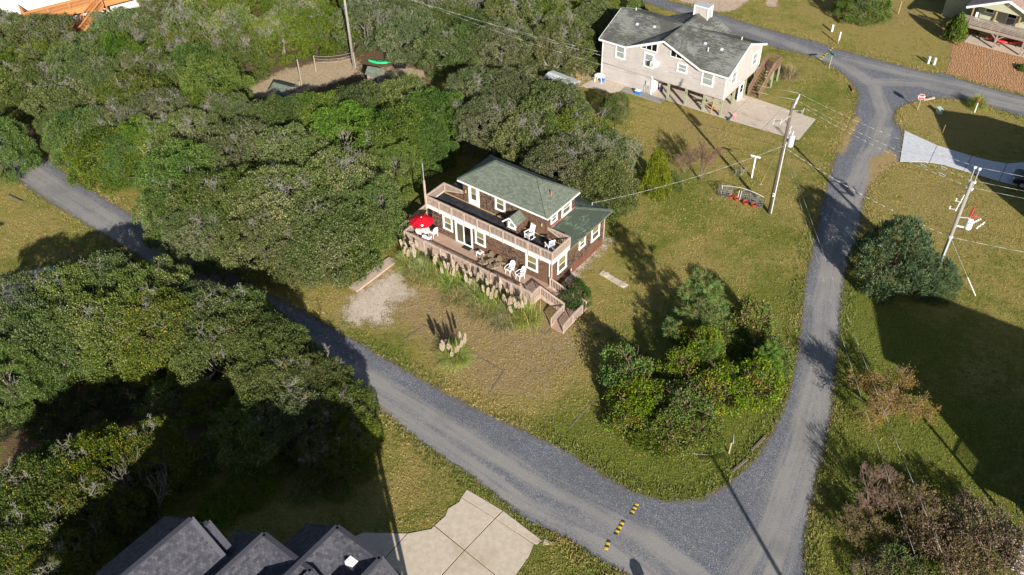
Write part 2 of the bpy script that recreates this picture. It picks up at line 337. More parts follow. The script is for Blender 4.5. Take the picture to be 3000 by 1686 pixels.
MAT = dict(
    shingle=mat_shingle_wall(),
    roof_green=mat_roof('green_asphalt_shingles', (.120, .146, .113), (.200, .226, .182), (.050, .062, .052), .70, .80, streak=.8),
    roof_green_low=mat_roof('mossy_green_asphalt_shingles', (.135, .175, .13), (.21, .25, .20), (.050, .068, .052), .40, .50),
    roof_grey=mat_roof('algae_streaked_grey_shingles', (.205, .215, .195), (.30, .31, .285), (.078, .078, .070), .37, .53, msc=.26),
    siding=mat_siding('beige_vinyl_siding', (.50, .462, .44)),
    siding_green=mat_siding('sage_green_siding', (.46, .47, .33), .14),
    siding_white=mat_siding('white_siding', (.78, .775, .76), .16, .08),
    white=plain('white_paint', (.80, .80, .79), .45, .4, .05, 5, grime=.12),
    white_plastic=plain('white_plastic', (.82, .82, .80), .35, .5, .05, 5, grime=.10),
    taupe=plain('weathered_taupe_paint', (.47, .365, .300), .75, .2, .16, 3, .15, grime=.3),
    deck=wood('taupe_deck_boards', (.34, .225, .165), (.47, .335, .255), board=.14, gap=(.12, .075, .05)),
    deck_v=wood('taupe_walkway_boards', (.30, .20, .145), (.45, .32, .24), board=.14, gap=(.12, .075, .05), swap=True),
    membrane=plain('black_roll_roofing', (.030, .031, .034), .8, .25, .5, 2.2, .3),
    glass=mat_glass(), dark=plain('near_black', (.012, .012, .013), .9, .1),  # near-black; on panels behind panes it stands in for unlit rooms
    shade=plain('tan_roller_shade', (.36, .29, .13), .8, .1, .1, 9), shade_lo=plain('dim_curtain', (.16, .135, .085), .8, .1, .2, 9),
    curtain=plain('pale_curtain', (.42, .43, .43), .8, .1, .1, 9),
    skirt=wood('red_brown_skirting', (.115, .045, .030), (.205, .085, .058), board=.16, gap=(.03, .012, .01), swap=True),
    rust=plain('faded_red_flashing', (.42, .13, .11), .6, .3, .2, 4),
    rubber=plain('black_rubber_mat', (.02, .02, .021), .85, .3, .3, 20),
    red=plain('red_canvas', (.62, .006, .022), .75, .2, .10, 3),
    teak=wood('weathered_teak', (.20, .155, .095), (.38, .30, .20), board=.07),
    navy=plain('blue_cushion', (.10, .19, .36), .85, .1, .15, 8),
    gravel=mat_gravel(), grass=mat_grass(),
    shell=mat_patch('crushed_shell_gravel', (.36, .285, .215), (.66, .57, .475), 2.0, 3.0, 26, .5),
    scatter=mat_patch('scattered_shells_in_grass', (.36, .27, .19), (.54, .44, .35), 2.6, 2.0, 26, .5, sparse=.575),
    dirt=mat_patch('orange_sandy_dirt', (.37, .20, .10), (.45, .26, .14), .6, .6, 9, 1.0, rip=1.6),
    sand=mat_patch('pinkish_crushed_rock', (.40, .285, .215), (.60, .46, .37), 1.0, .8, 20, .6),
    litter=mat_patch('leaf_litter', (.33, .235, .15), (.52, .41, .29), 2.2, 2.0, 20, .7, speck=(.24, .23, .085)),
    verge=mat_patch('dead_grass_verge', (.26, .175, .075), (.40, .30, .15), 1.2, 1.2, 22, .5),
    concrete=mat_concrete('driveway_concrete', (.56, .48, .385), .5),
    concrete2=mat_concrete('pale_pad_concrete', (.54, .46, .38), .25),
    concrete3=mat_concrete('new_smooth_concrete', (.58, .60, .64), .03),
    joint=plain('dirty_joint', (.09, .07, .045), .95, .1, .3, 9),
    pole=wood('pole_wood', (.085, .066, .052), (.165, .135, .108), board=.6, swap=True),
    pole_grey=wood('grey_pole_wood', (.25, .24, .22), (.38, .36, .33), board=.6, swap=True),
    galv=plain('galvanised_steel', (.52, .53, .55), .4, .5, .1, 8, metal=.2),
    transformer=plain('pale_grey_enamel', (.50, .54, .58), .4, .5, .06, 3),
    wire=plain('aluminium_wire', (.50, .50, .49), .45, .5, .1, 2, metal=.3),
    black_wire=plain('black_cable', (.03, .03, .03), .6, .4, .2, 4),
    porcelain=plain('white_porcelain', (.78, .79, .82), .25, .6, .04), wildred=plain('red_wildlife_guard', (.50, .06, .07), .5, .4, .15, 5),
    sign_red=plain('stop_sign_red', (.52, .018, .022), .4, .5, .1, 4), sign_green=plain('street_sign_green', (.012, .16, .09), .45, .5, .1, 4), sign_white=plain('sign_white', (.80, .80, .80), .4, .5, .04),
    post=wood('weathered_post', (.28, .23, .17), (.46, .39, .30), board=.5, swap=True),
    timber=wood('grey_timber', (.12, .10, .08), (.23, .20, .165), board=.25),
    yellow=plain('yellow_plastic', (.62, .43, .035), .5, .4, .08, 6), bump_black=plain('black_rubber_hump', (.045, .045, .05), .7, .3, .3, 9),
    pvc=plain('white_pvc', (.84, .84, .84), .3, .5, .03), pedestal=plain('pale_pedestal', (.56, .60, .58), .5, .4, .06), green_box=plain('green_enamel_box', (.32, .44, .36), .5, .4, .06),
    cage=plain('grey_wire_mesh', (.24, .24, .235), .5, .4, .2, 12), pot=plain('orange_red_pot', (.42, .06, .03), .5, .4, .12, 6), soil=plain('soil', (.06, .045, .03), .95, .05, .4, 12),
    treated=wood('treated_green_wood', (.24, .26, .17), (.36, .38, .26), board=.4, swap=True),
    brownwood=wood('brown_stair_wood', (.15, .085, .055), (.29, .175, .115), board=.14), brownwood_v=wood('brown_rail_wood', (.16, .09, .06), (.30, .19, .125), board=.3, swap=True),
    greywood=wood('grey_walkway_boards', (.20, .19, .175), (.36, .345, .32), board=.14, swap=True, gap=(.05, .045, .04)),
    orangewood=wood('orange_stained_wood', (.42, .17, .055), (.58, .27, .10), board=.16, gap=(.2, .08, .03)),
    cedarpost=wood('yellow_brown_post', (.30, .20, .08), (.45, .32, .15), board=.3, swap=True), porch_grey=wood('weathered_porch_boards', (.21, .17, .145), (.37, .31, .27), board=.2),
    metal_roof=plain('mauve_metal_roof', (.24, .19, .20), .45, .5, .1, 2, metal=.2), roof_pink=mat_roof('pinkish_brown_shingles', (.34, .235, .20), (.46, .34, .30), (.2, .15, .13), .8, .9),
    blue_plastic=plain('blue_plastic', (.01, .16, .50), .35, .5, .08), green_plastic=plain('green_plastic', (.03, .50, .20), .35, .5, .08), kayak_red=plain('red_kayak', (.60, .02, .02), .3, .5, .08),
    bark=plain('grey_bark', (.17, .15, .13), .9, .1, .35, 7, .5), twig=plain('pale_lichen_twigs', (.34, .32, .275), .9, .1, .22, 5), twig_brown=plain('brown_twigs', (.215, .145, .11), .9, .1, .25, 5), stem=plain('pine_bark', (.13, .075, .05), .9, .1, .3, 9, .5),
    oak=mat_leaf('oak_leaves', .018, .22), vine=mat_leaf('vine_leaves', .012, .10), conifer=mat_leaf('conifer_needles', .01, .08, .04, .6), straw=mat_leaf('grass_blades', .01, .1, .15, .7), plume=mat_leaf('pampas_plumes', .008, .08, .25, .9), dryleaf=mat_leaf('autumn_leaves', .012, .1, .15, .7),
    pale_roof=plain('pale_metal_sheet', (.50, .52, .53), .55, .4, .08, 2, grime=.2), roof_tab=None, roof_under=plain('roof_underlay', (.065, .067, .082), .9, .1, .3, 5),
)
def mat_tab():
    t = NT('slate_purple_shingles'); r = t.n('ShaderNodeObjectInfo', out='Random'); a = t.n('ShaderNodeAttribute', out='Fac', attribute_name='tone')
    k = t.math('FRACT', t.math('ADD', t.math('MULTIPLY', r, 5.7), a))
    c = t.mix(k, (.040, .043, .058), (.100, .100, .118)); c = t.mix(t.math('MULTIPLY', t.noise(t.obj(), 50, 2), .4), c, (.06, .055, .065))
    return t.fin(c, .9, .15)
MAT['roof_tab'] = mat_tab()
# ---------------------------------------------------------------- ground, roads, patches
def sd_poly(P, poly):
    """signed distance (positive inside) of points P (n,2) to polygon"""
    poly = np.asarray(poly, float); d = np.full(len(P), 1e9); ins = np.zeros(len(P), bool)
    for a, b in zip(poly, np.roll(poly, -1, 0)):
        e = b-a; w_ = P-a; t = np.clip((w_@e)/max(e@e, 1e-9), 0, 1); d = np.minimum(d, np.hypot(*(w_-t[:, None]*e).T))
        c = (a[1] <= P[:, 1]) != (b[1] <= P[:, 1])
        with np.errstate(divide='ignore', invalid='ignore'):
            ins ^= c & (P[:, 0] < (b[0]-a[0])*(P[:, 1]-a[1])/(b[1]-a[1])+a[0])
    return np.where(ins, d, -d)
def dist_line(P, line):
    line = np.asarray(line, float); d = np.full(len(P), 1e9)
    for a, b in zip(line[:-1], line[1:]):
        e = b-a; w_ = P-a; t = np.clip((w_@e)/max(e@e, 1e-9), 0, 1); d = np.minimum(d, np.hypot(*(w_-t[:, None]*e).T))
    return d
def px(pts): return [tuple(G(x, y))[:2] for x, y in pts]
def pd(pts): return [tuple(gd(x, y))[:2] for x, y in pts]
def grid_mesh(name, xs, ys, keep, z, attrs):
    X, Y = np.meshgrid(xs, ys); nx, ny = len(xs), len(ys)
    P = np.c_[X.ravel(), Y.ravel()]
    vals = attrs(P)
    i = np.arange(nx*ny).reshape(ny, nx); q = np.stack([i[:-1, :-1], i[:-1, 1:], i[1:, 1:], i[1:, :-1]], -1).reshape(-1, 4)
    if keep is not None:
        k = keep(vals); q = q[k[q].any(1)]
    used = np.unique(q); mp = np.full(nx*ny, -1); mp[used] = np.arange(len(used)); q = mp[q]
    zz = z(P[used]) if callable(z) else np.full(len(used), z)
    me = bpy.data.meshes.new(name); me.vertices.add(len(used)); me.vertices.foreach_set('co', np.c_[P[used], zz].astype(np.float32).ravel())
    me.loops.add(q.size); me.loops.foreach_set('vertex_index', q.ravel().astype(np.int32)); me.polygons.add(len(q)); me.polygons.foreach_set('loop_start', np.arange(0, q.size, 4, dtype=np.int32))
    me.update(); me.validate()
    for k, v in vals.items():
        at = me.attributes.new(k, 'FLOAT', 'POINT'); at.data.foreach_set('value', v[used].astype(np.float32))
    return me
def sheet(name, polys, z, mat, step=.35, margin=1.2, extra=None, kind='structure'):
    A = np.array([p for q in polys for p in q]); lo = A.min(0)-margin; hi = A.max(0)+margin
    def attrs(P):
        s = np.full(len(P), -1e9)
        for q in polys: s = np.maximum(s, sd_poly(P, q))
        d = {'sd': s}
        if extra: d.update(extra(P))
        return d
    me = grid_mesh(name, np.arange(lo[0], hi[0]+step, step), np.arange(lo[1], hi[1]+step, step), lambda v: v['sd'] > -margin, z, attrs)
    me.materials.append(mat); o = bpy.data.objects.new(name, me); link(o); o['kind'] = kind; return o

# lawn: one sheet out to the horizon, finely divided where the photograph looks
BL = [(1330, 1010, 6, .8), (1450, 1000, 6, .75), (1560, 1100, 5, .6), (1180, 870, 5, .5), (1000, 900, 4, .2), (1750, 780, 8, .2), (2050, 900, 6, -.25), (1900, 1290, 7, -.55), (1560, 1220, 5, -.1), (1180, 1120, 6, -.6), (1300, 1000, 4, -.1), (1090, 1050, 4, -.6),
      (2350, 330, 6, -.15), (2150, 430, 7, .25), (2000, 360, 6, .35), (2450, 100, 10, .15), (2650, 40, 9, .45), (2650, 180, 6, .1), (2550, 160, 5, .0), (2750, 330, 6, .45), (2700, 560, 6, .3), (2900, 600, 8, .15), (2850, 720, 6, .15), (2480, 900, 4, -.6), (2560, 1150, 7, -.5), (2450, 1350, 8, -.45), (2700, 1450, 8, -.35),
      (2400, 1650, 5, -.6), (1250, 1300, 5, .15), (1180, 1450, 5, .2), (1650, 1640, 4, -.3), (120, 640, 5, .05), (200, 720, 6, .1), (60, 620, 4, .2), (1960, 560, 6, -.25), (1880, 700, 6, .0), (2020, 820, 5, .2), (1720, 640, 4, -.35), (1800, 470, 5, .1), (1300, 430, 5, .1), (1600, 1330, 6, -.35), (1350, 1160, 5, -.15), (2200, 1250, 5, -.5)]
BLW = [(G(x, y).x, G(x, y).y, r, a) for x, y, r, a in BL]
FOREST = [pd([(-200, -60), (1530, -60), (1510, 170), (1140, 180), (1150, 330), (1060, 430), (1010, 560), (880, 680), (700, 690), (560, 640), (350, 500), (160, 450), (100, 400), (-200, 330)]), pd([(-100, 680), (320, 640), (700, 790), (950, 1010), (930, 1200), (860, 1250), (480, 1230), (480, 1448), (-100, 1448)]), pd([(1120, 200), (1500, 200), (1620, 400), (1600, 520), (1450, 500), (1300, 400), (1150, 380)])]
def lawn_attrs(P):
    d = np.full(len(P), .48)
    for x, y, r, a in BLW: d += a*np.exp(-((P[:, 0]-x)**2+(P[:, 1]-y)**2)/(r*r))
    f = np.full(len(P), -1e9)
    for q in FOREST: f = np.maximum(f, sd_poly(P, q))
    return {'dry': d, 'litter': np.clip(f/5+.1, 0, 1)}
xs = np.r_[-700, -300, -150, np.arange(-75, 90, .8), 150, 300, 700]; ys = np.r_[-500, -200, -60, np.arange(8, 135, .8), 180, 300, 900]
me = grid_mesh('ground', xs, ys, None, 0.0, lawn_attrs); me.materials.append(MAT['grass'])
ground = link(bpy.data.objects.new('ground', me)); ground['kind'] = 'structure'

# gravel lanes (photograph pixels along both edges)
LO_UP = [(40, 405), (152, 474), (207, 517), (276, 559), (345, 604), (390, 628), (620, 765), (873, 903), (1004, 976), (1118, 1042), (1281, 1135), (1456, 1223), (1630, 1304), (1747, 1374), (1852, 1438), (1956, 1465)]
LO_DN = [(1950, 1765), (1850, 1700), (1747, 1641), (1650, 1577), (1540, 1530), (1480, 1480), (1399, 1415), (1310, 1355), (1220, 1290), (1135, 1217), (950, 1098), (760, 978), (560, 851), (373, 731), (311, 697), (242, 655), (173, 611), (114, 573), (48, 528), (-80, 445), (-160, 330)]
RT_L = [(1956, 1465), (2050, 1462), (2131, 1415), (2213, 1339), (2271, 1246), (2312, 1141), (2335, 1025), (2347, 920), (2358, 815), (2382, 710), (2405, 606), (2428, 512), (2452, 442), (2486, 386), (2497, 348), (2509, 307), (2512, 275), (2497, 246), (2462, 212), (2430, 191), (2372, 165), (2300, 148), (2248, 134), (2140, 95), (2080, 62), (1980, 38), (1880, 5), (1800, -40)]
RT_R = [(1760, -75), (1900, -12), (2000, 14), (2100, 38), (2200, 72), (2300, 100), (2401, 126), (2454, 145), (2532, 165), (2633, 191), (2720, 212), (2764, 215), (2851, 243), (2938, 268), (3080, 300), (3080, 372), (3000, 345), (2909, 316), (2822, 293), (2758, 289), (2706, 293), (2662, 304), (2628, 322), (2619, 351), (2648, 386), (2640, 475), (2583, 488), (2565, 524), (2544, 556), (2530, 595), (2526, 640), (2505, 720), (2479, 804), (2466, 900), (2461, 1001), (2447, 1118), (2437, 1235), (2402, 1387), (2376, 1499), (2361, 1585), (2362, 1765)]
TRACKS = [px([(90, 490), (400, 690), (900, 1010), (1250, 1210), (1600, 1430), (1900, 1580), (2080, 1720)]), px([(60, 505), (360, 705), (850, 1030), (1200, 1240), (1520, 1470), (1760, 1590), (1950, 1730)]), px([(2120, 1760), (2250, 1560), (2330, 1330), (2385, 1100), (2400, 900), (2440, 700), (2500, 540), (2560, 430), (2590, 330), (2560, 250), (2470, 190), (2300, 125), (2000, 30)]), px([(2240, 1760), (2330, 1480), (2400, 1250), (2430, 1000), (2440, 850), (2490, 640), (2560, 480), (2600, 380)]), px([(2560, 240), (2700, 245), (2850, 285), (3000, 320)]), px([(2480, 175), (2650, 215), (2850, 262), (3000, 300)])]
def track_attr(P):
    d = np.full(len(P), 1e9); tu = np.zeros(len(P)); tv = np.zeros(len(P))
    for k, l in enumerate(TRACKS):
        l = np.asarray(l, float); s0 = 0.0
        for a, b in zip(l[:-1], l[1:]):
            e = b-a; L = np.hypot(*e); w_ = P-a; t = np.clip((w_@e)/(L*L), 0, 1); r = w_-t[:, None]*e; dd = np.hypot(*r.T); m = dd < d
            d[m] = dd[m]; tu[m] = (s0+t*L)[m]+37*(k//2); tv[m] = ((w_[:, 0]*e[1]-w_[:, 1]*e[0])/L)[m]+(k % 2)*1.5; s0 += L
    return {'track': np.exp(-(d/.9)**2), 'tu': tu, 'tv': tv}
road = sheet('gravel_road', [px(LO_UP+LO_DN), px(RT_L+RT_R+[(1950, 1765)]), px([(1850, 1450), (2040, 1475), (2040, 1760), (1850, 1690)])], .008, MAT['gravel'], .35, 1.2, track_attr)

# other ground cover, each with its ragged edge
def zz(x, y): return (1000+.29*x, 680+.29*y)
sheet('shell_parking_patch', [px([zz(*p) for p in ((520, 420), (600, 410), (690, 480), (710, 560), (700, 640), (600, 700), (480, 730), (440, 790), (480, 900), (420, 930), (300, 900), (150, 930), (60, 900), (40, 760), (120, 650), (260, 560), (400, 470))])], .012, MAT['shell'], .35, 1.6)
sheet('scattered_shells', [px([zz(*p) for p in ((500, 720), (700, 620), (850, 640), (960, 760), (1130, 800), (1150, 900), (1000, 930), (820, 880), (700, 880), (560, 900), (400, 960), (200, 1010), (250, 900))]), px([(1500, 990), (1640, 980), (1720, 1000), (1700, 1050), (1610, 1070), (1600, 1180), (1530, 1180), (1500, 1080)])], .010, MAT['scatter'], .4, 1.5)
sheet('shell_strip', [px([(1640, 818), (1700, 760), (1770, 700), (1785, 705), (1720, 770), (1665, 835)])], .012, MAT['shell'], .3, 1.0)
sheet('dirt_driveway', [px([(2790, 118), (2850, 126), (2990, 165), (3080, 190), (3080, 295), (2938, 262), (2851, 238), (2770, 213), (2785, 180)])], .012, MAT['dirt'], .4, 1.0)
sheet('rock_parking_area', [px([(1960, -30), (2000, 8), (2060, 16), (2100, 34), (2140, 36), (2175, 16), (2230, -30)]), px([(2245, -30), (2243, 10), (2252, 20), (2276, 20), (2282, -30)])], .012, MAT['sand'], .5, 1.0)
sheet('leaf_litter_clearing', [pd([(625, 218), (700, 182), (800, 156), (880, 148), (900, 155), (900, 185), (830, 210), (730, 245), (640, 245)]), pd([(910, 175), (1010, 168), (1090, 180), (1080, 195), (930, 192)]), pd([(1440, 130), (1500, 140), (1500, 200), (1440, 210)])], .010, MAT['litter'], .5, 1.6)
sheet('dry_verge', [pd([(2108, 380), (2150, 290), (2165, 300), (2118, 395)]), pd([(2190, 400), (2240, 375), (2262, 410), (2215, 440), (2180, 480)]), pd([(885, 730), (990, 660), (1000, 668), (900, 745)])], .009, MAT['verge'], .3, 1.0)

# concrete: a dark bed with separate slabs on it
def slabs(name, quads, mat, label_kind='slab', z=.05, bed=None):
    bedo = MB()
    for q in quads:
        c = np.mean(q, 0); bedo.poly([tuple(c+(np.array(p)-c)*1.0)+(.014,) for p in q])
    b = bedo.build(name, MAT['joint']); b['kind'] = 'structure'
    for q in quads:
        q = np.array(q); c = q.mean(0); q2 = []
        for i, p in enumerate(q):                               # pull in by a joint's half width, roughen the outer line a little
            d = p-c; q2.append(p-d/np.linalg.norm(d)*.035)
        a = 0
        for i in range(len(q2)): j = (i+1) % len(q2); a += q2[i][0]*q2[j][1]-q2[j][0]*q2[i][1]
        if a < 0: q2 = q2[::-1]
        MB().prism(q2, .016, z+random.uniform(-.004, .004)).build('slab', mat, b, bevel=.012)
    return b
random.seed(3)
def z5b(x, y): return (200+.5629*x, 1350+.5629*y)
Pq = lambda *p: [tuple(G(*z5b(*q)))[:2] for q in p]
slabs('concrete_driveway', [
    Pq((2072, 150), (2262, 262), (2222, 302), (2045, 192)),
    Pq((2262, 262), (2380, 350), (2470, 420), (2440, 440), (2425, 437), (2222, 302)),
    Pq((2045, 192), (2222, 302), (2062, 468), (1905, 340), (1960, 290), (1975, 250), (2035, 215)),
    Pq((2222, 302), (2425, 437), (2400, 500), (2330, 597), (2300, 660), (2062, 468)),
    Pq((1905, 340), (2062, 468), (1945, 597), (1850, 700), (1640, 520), (1765, 380), (1890, 355)),
    Pq((2062, 468), (2300, 660), (2200, 780), (1850, 700), (1945, 597)),
    Pq((1765, 380), (1640, 520), (1560, 470), (1480, 400), (1530, 375))], MAT['concrete'])
MB().prism([tuple(G(*z5b(*q)))[:2] for q in ((2480, 410), (2520, 430), (2515, 440), (2470, 436))], 0, .05).build('concrete_chip', MAT['concrete'])
tag(bpy.data.objects['concrete_chip'], 'broken concrete chip at the corner of the driveway by the road', 'concrete chip')
def z3c(x, y): return (2350+.3591*x, 380+.3591*y)
Pr = lambda *p: [tuple(G(*z3c(*q)))[:2] for q in p]
slabs('curved_driveway', [Pr((835, 10), (1100, 130), (1035, 272), (795, 265)), Pr((1100, 130), (1385, 218), (1315, 340), (1150, 290), (1035, 272)), Pr((1385, 218), (1530, 255), (1670, 280), (1605, 425), (1315, 340)), Pr((1670, 280), (1810, 268), (1990, 250), (1990, 520), (1810, 480), (1605, 425)), Pr((1990, 250), (2200, 200), (2200, 560), (1990, 520))], MAT['concrete3'])
# ---------------------------------------------------------------- building helpers
class Wall:
    """frame on a wall: x along the wall, z up, y out of the wall"""
    def __init__(s, o, out):
        s.o = Vector(o); s.y = Vector(out).normalized(); s.z = Vector((0, 0, 1)); s.x = s.z.cross(s.y)
    def box(s, mb, x0, x1, y0, y1, z0, z1): return mb.fbox(s.o, s.x, s.y, s.z, x0, x1, y0, y1, z0, z1)
    def p(s, x, y, z): return s.o+s.x*x+s.y*y+s.z*z
def window(parent, W, x0, x1, z0, z1, trim=.12, shade='shade', shade2='shade_lo', label=None, double=True, mat='white', name='window'):
    """casing with sill, two panes, shade behind the glass"""
    m = MB(); a, b, c, d = x0, x1, z0, z1
    W.box(m, a, a+trim, .004, .055, c, d); W.box(m, b-trim, b, .004, .055, c, d)
    W.box(m, a+trim, b-trim, .004, .054, d-trim, d); W.box(m, a-.02, b+.02, .004, .085, c, c+trim*.8)
    ia, ib, ic, idd = a+trim, b-trim, c+trim*.8, d-trim; mid = (ic+idd)/2
    s = .04
    for q in ((ia, ia+s, ic, idd), (ib-s, ib, ic, idd), (ia+s, ib-s, ic, ic+s), (ia+s, ib-s, idd-s, idd)): W.box(m, q[0], q[1], .004, .042, q[2], q[3])
    if double: W.box(m, ia+s, ib-s, .004, .045, mid-s*.6, mid+s*.6)
    o = m.build(name, MAT[mat], parent)
    if label: o['label'] = label
    parts = ((ic+s, mid-s*.6, shade2), (mid+s*.6, idd-s, shade)) if double else ((ic+s, idd-s, shade),)
    for q0, q1, sh in parts:
        g = MB(); g.poly([W.p(ia+s, .032, q0), W.p(ib-s, .032, q0), W.p(ib-s, .032, q1), W.p(ia+s, .032, q1)]); g.build('pane', MAT['glass'], o)
        g = MB(); W.box(g, ia+s, ib-s, .003, .014, q0, q1); g.build('blind' if sh != 'dark' else 'dark_backing', MAT[sh], o)  # no room behind: a near-black panel paints in the unlit interior
    return o
_bal = {}
def railing(parent, p0, p1, h=.92, mat='taupe', spacing=.125, posts=None, bw=.038, name='railing', post_drop=.0, post_w=.09, low=.10, cap_w=.12, bottom=None, post_top=.02, base_slope=0.0):
    """straight run; p0,p1 on the floor (may slope). bottom: extra height of the lower rail at the ends (z0,z1)"""
    p0, p1 = Vector(p0), Vector(p1); d = p1-p0; L = math.hypot(d.x, d.y); yaw = math.atan2(d.y, d.x); z = Vector((0, 0, 1))
    b0, b1 = bottom if bottom else (low, low)
    m = MB(); m.bar(p0+z*h, p1+z*h, cap_w, .04); m.bar(p0+z*(h-.06), p1+z*(h-.06), .04, .075)
    o = m.build(name, MAT[mat], parent); MB().bar(p0+z*b0, p1+z*b1, .04, .075).build('bottom_rail', MAT[mat], o)
    ps = posts if posts is not None else [0, 1]
    pm = {}
    for t in ps:
        q = p0+d*t
        key = ('post', mat, round(h, 2), post_drop, post_w)
        if key not in _bal: _bal[key] = MB().box(-post_w/2, post_w/2, -post_w/2, post_w/2, -post_drop, h+post_top).mesh('post'); _bal[key].materials.append(MAT[mat])
        inst('post', _bal[key], o, q, yaw)
    n = max(1, int(round(L/spacing)))
    for i in range(n):
        t = (i+.5)/n
        if any(abs(t-q)*L < spacing*.55 for q in ps): continue
        q = p0+d*t; zb = b0+(b1-b0)*t+.03; zt = h-.09
        if zt-zb < .06: continue
        hh = round(zt-zb, 3); key = ('bal', mat, hh, bw)
        if key not in _bal: _bal[key] = MB().box(-bw/2, bw/2, -bw/2, bw/2, 0, hh).mesh('baluster'); _bal[key].materials.append(MAT[mat])
        inst('baluster', _bal[key], o, q+z*zb, yaw)
    return o
def prect(mb, x0, x1, y0, y1, z): return mb.poly([(x0, y0, z), (x1, y0, z), (x1, y1, z), (x0, y1, z)])

# ---------------------------------------------------------------- the brown shingled cottage
H1O, H1Y = Vector((1.5686, 51.9923, 0)), rad(-37.69)
h1 = empty('shingled_house', H1O, H1Y, 'brown cedar-shingled two-storey cottage with green roof and wraparound balcony', 'house')
FR = Wall((0, 2.5, 0), (0, -1, 0)); RTW = Wall((.05, 0, 0), (1, 0, 0)); UFR = Wall((0, 4.45, 0), (0, -1, 0)); URT = Wall((-1.85, 0, 0), (1, 0, 0))
def FX(W, a, b):
    s_ = W.x.x if abs(W.x.x) > .5 else W.x.y
    return (a, b) if s_ > 0 else (-b, -a)
MB().box(-12.35, .05, 2.5, 10.15, .78, 3.5).build('wall', MAT['shingle'], h1)
MB().box(-12.32, .02, 2.53, 10.12, 0, .78).build('skirting', MAT['skirt'], h1)
o = MB().box(.03, .075, 5.3, 5.38, .1, .62).build('vent', MAT['white'], h1)
MB().box(-10.4, -1.85, 4.45, 8.4, 3.5, 5.78).build('wall', MAT['shingle'], h1)
# corner boards
for x, y in ((.01, 2.46), (.01, 10.11)): MB().box(x, x+.10, y, y+.09, .78, 3.4).build('corner_board', MAT['taupe'], h1)
MB().tube((-.12, 2.44, .85), (-.12, 2.44, 3.25), .04).build('downspout', MAT['white'], h1)
MB().box(-1.90, -1.81, 4.41, 4.49, 3.55, 5.7).build('corner_board', MAT['shingle'], h1)
# lower skirt roof: three slopes with hip caps
E_, T_ = 3.45, 4.15
rl = MB()
rl.slab([(.45, 4.58, E_), (.45, 10.75, E_), (-1.84, 8.43, T_), (-1.84, 4.58, T_)], .10)
roofR = rl.build('lower_roof', MAT['roof_green_low'], h1); roofR['label'] = 'mossy patchy green lower roof on the stair side'
MB().slab([(.45, 10.75, E_), (-12.75, 10.75, E_), (-10.41, 8.43, T_), (-1.84, 8.43, T_)], .10).build('lower_roof', MAT['roof_green_low'], h1)
MB().slab([(-12.75, 10.75, E_), (-12.75, 4.58, E_), (-10.41, 4.58, T_), (-10.41, 8.43, T_)], .10).build('lower_roof', MAT['roof_green_low'], h1)
for a, b in (((.45, 10.75, E_), (-1.84, 8.43, T_)), ((-12.75, 10.75, E_), (-10.41, 8.43, T_))): MB().bar(Vector(a)+V3(0, 0, .02), Vector(b)+V3(0, 0, .02), .3, .03).build('hip_cap', MAT['roof_green'], h1)
for a, b in (((.43, 4.6, E_-.09), (.43, 10.73, E_-.09)), ((.43, 10.73, E_-.09), (-12.73, 10.73, E_-.09))): MB().bar(a, b, .035, .14).build('eave_board', MAT['timber'], h1)
MB().box(-1.85, -1.80, 4.6, 8.43, 4.13, 4.24).build('flashing', MAT['rust'], h1)
# knee walls between balcony and skirt roofs
MB().slab([(-1.85, 4.57, 3.5), (.36, 4.57, 3.5), (.36, 4.57, 3.52), (-1.85, 4.57, 4.17)], .10).build('knee_wall', MAT['shingle'], h1)
MB().slab([(-12.6, 4.57, 3.5), (-10.4, 4.57, 3.5), (-10.4, 4.57, 4.17), (-12.6, 4.57, 3.55)], .10).build('knee_wall', MAT['shingle'], h1)
# upper hip roof
e0, e1, f0, f1, ez = -10.72, -1.50, 4.12, 8.64, 5.77; rz = 7.25; r0, r1, rv = -8.42, -4.04, 6.38
for q in ([(e0, f0, ez), (e1, f0, ez), (r1, rv, rz), (r0, rv, rz)], [(e1, f0, ez), (e1, f1, ez), (r1, rv, rz)], [(e1, f1, ez), (e0, f1, ez), (r0, rv, rz), (r1, rv, rz)], [(e0, f1, ez), (e0, f0, ez), (r0, rv, rz)]):
    MB().slab(q, .08).build('upper_roof', MAT['roof_green'], h1)
for a, b in (((r0, rv, rz), (r1, rv, rz)), ((e1, f0, ez), (r1, rv, rz)), ((e1, f1, ez), (r1, rv, rz)), ((e0, f0, ez), (r0, rv, rz)), ((e0, f1, ez), (r0, rv, rz))):
    MB().bar(Vector(a)+V3(0, 0, .015), Vector(b)+V3(0, 0, .015), .28, .025).build('hip_cap', MAT['roof_green'], h1)
MB().box(e0+.05, e1-.05, f0+.05, f1-.05, ez-.16, ez-.10).build('soffit', MAT['white'], h1)
fm = MB(); fm.box(e0, e1, f0-.02, f0+.02, ez-.17, ez-.03); fm.box(e1-.02, e1+.02, f0+.02, f1, ez-.17, ez-.03); fm.box(e0-.02, e0+.02, f0+.02, f1, ez-.17, ez-.03); fm.build('fascia', MAT['white'], h1)
vp = MB().tube((-2.60, 6.1, 6.15), (-2.60, 6.1, 6.85), .06).build('vent_pipe', MAT['rust'], h1); MB().bar((-2.6, 5.92, 6.20), (-2.35, 6.1, 6.10), .4, .02).build('flashing_boot', MAT['rubber'], vp)
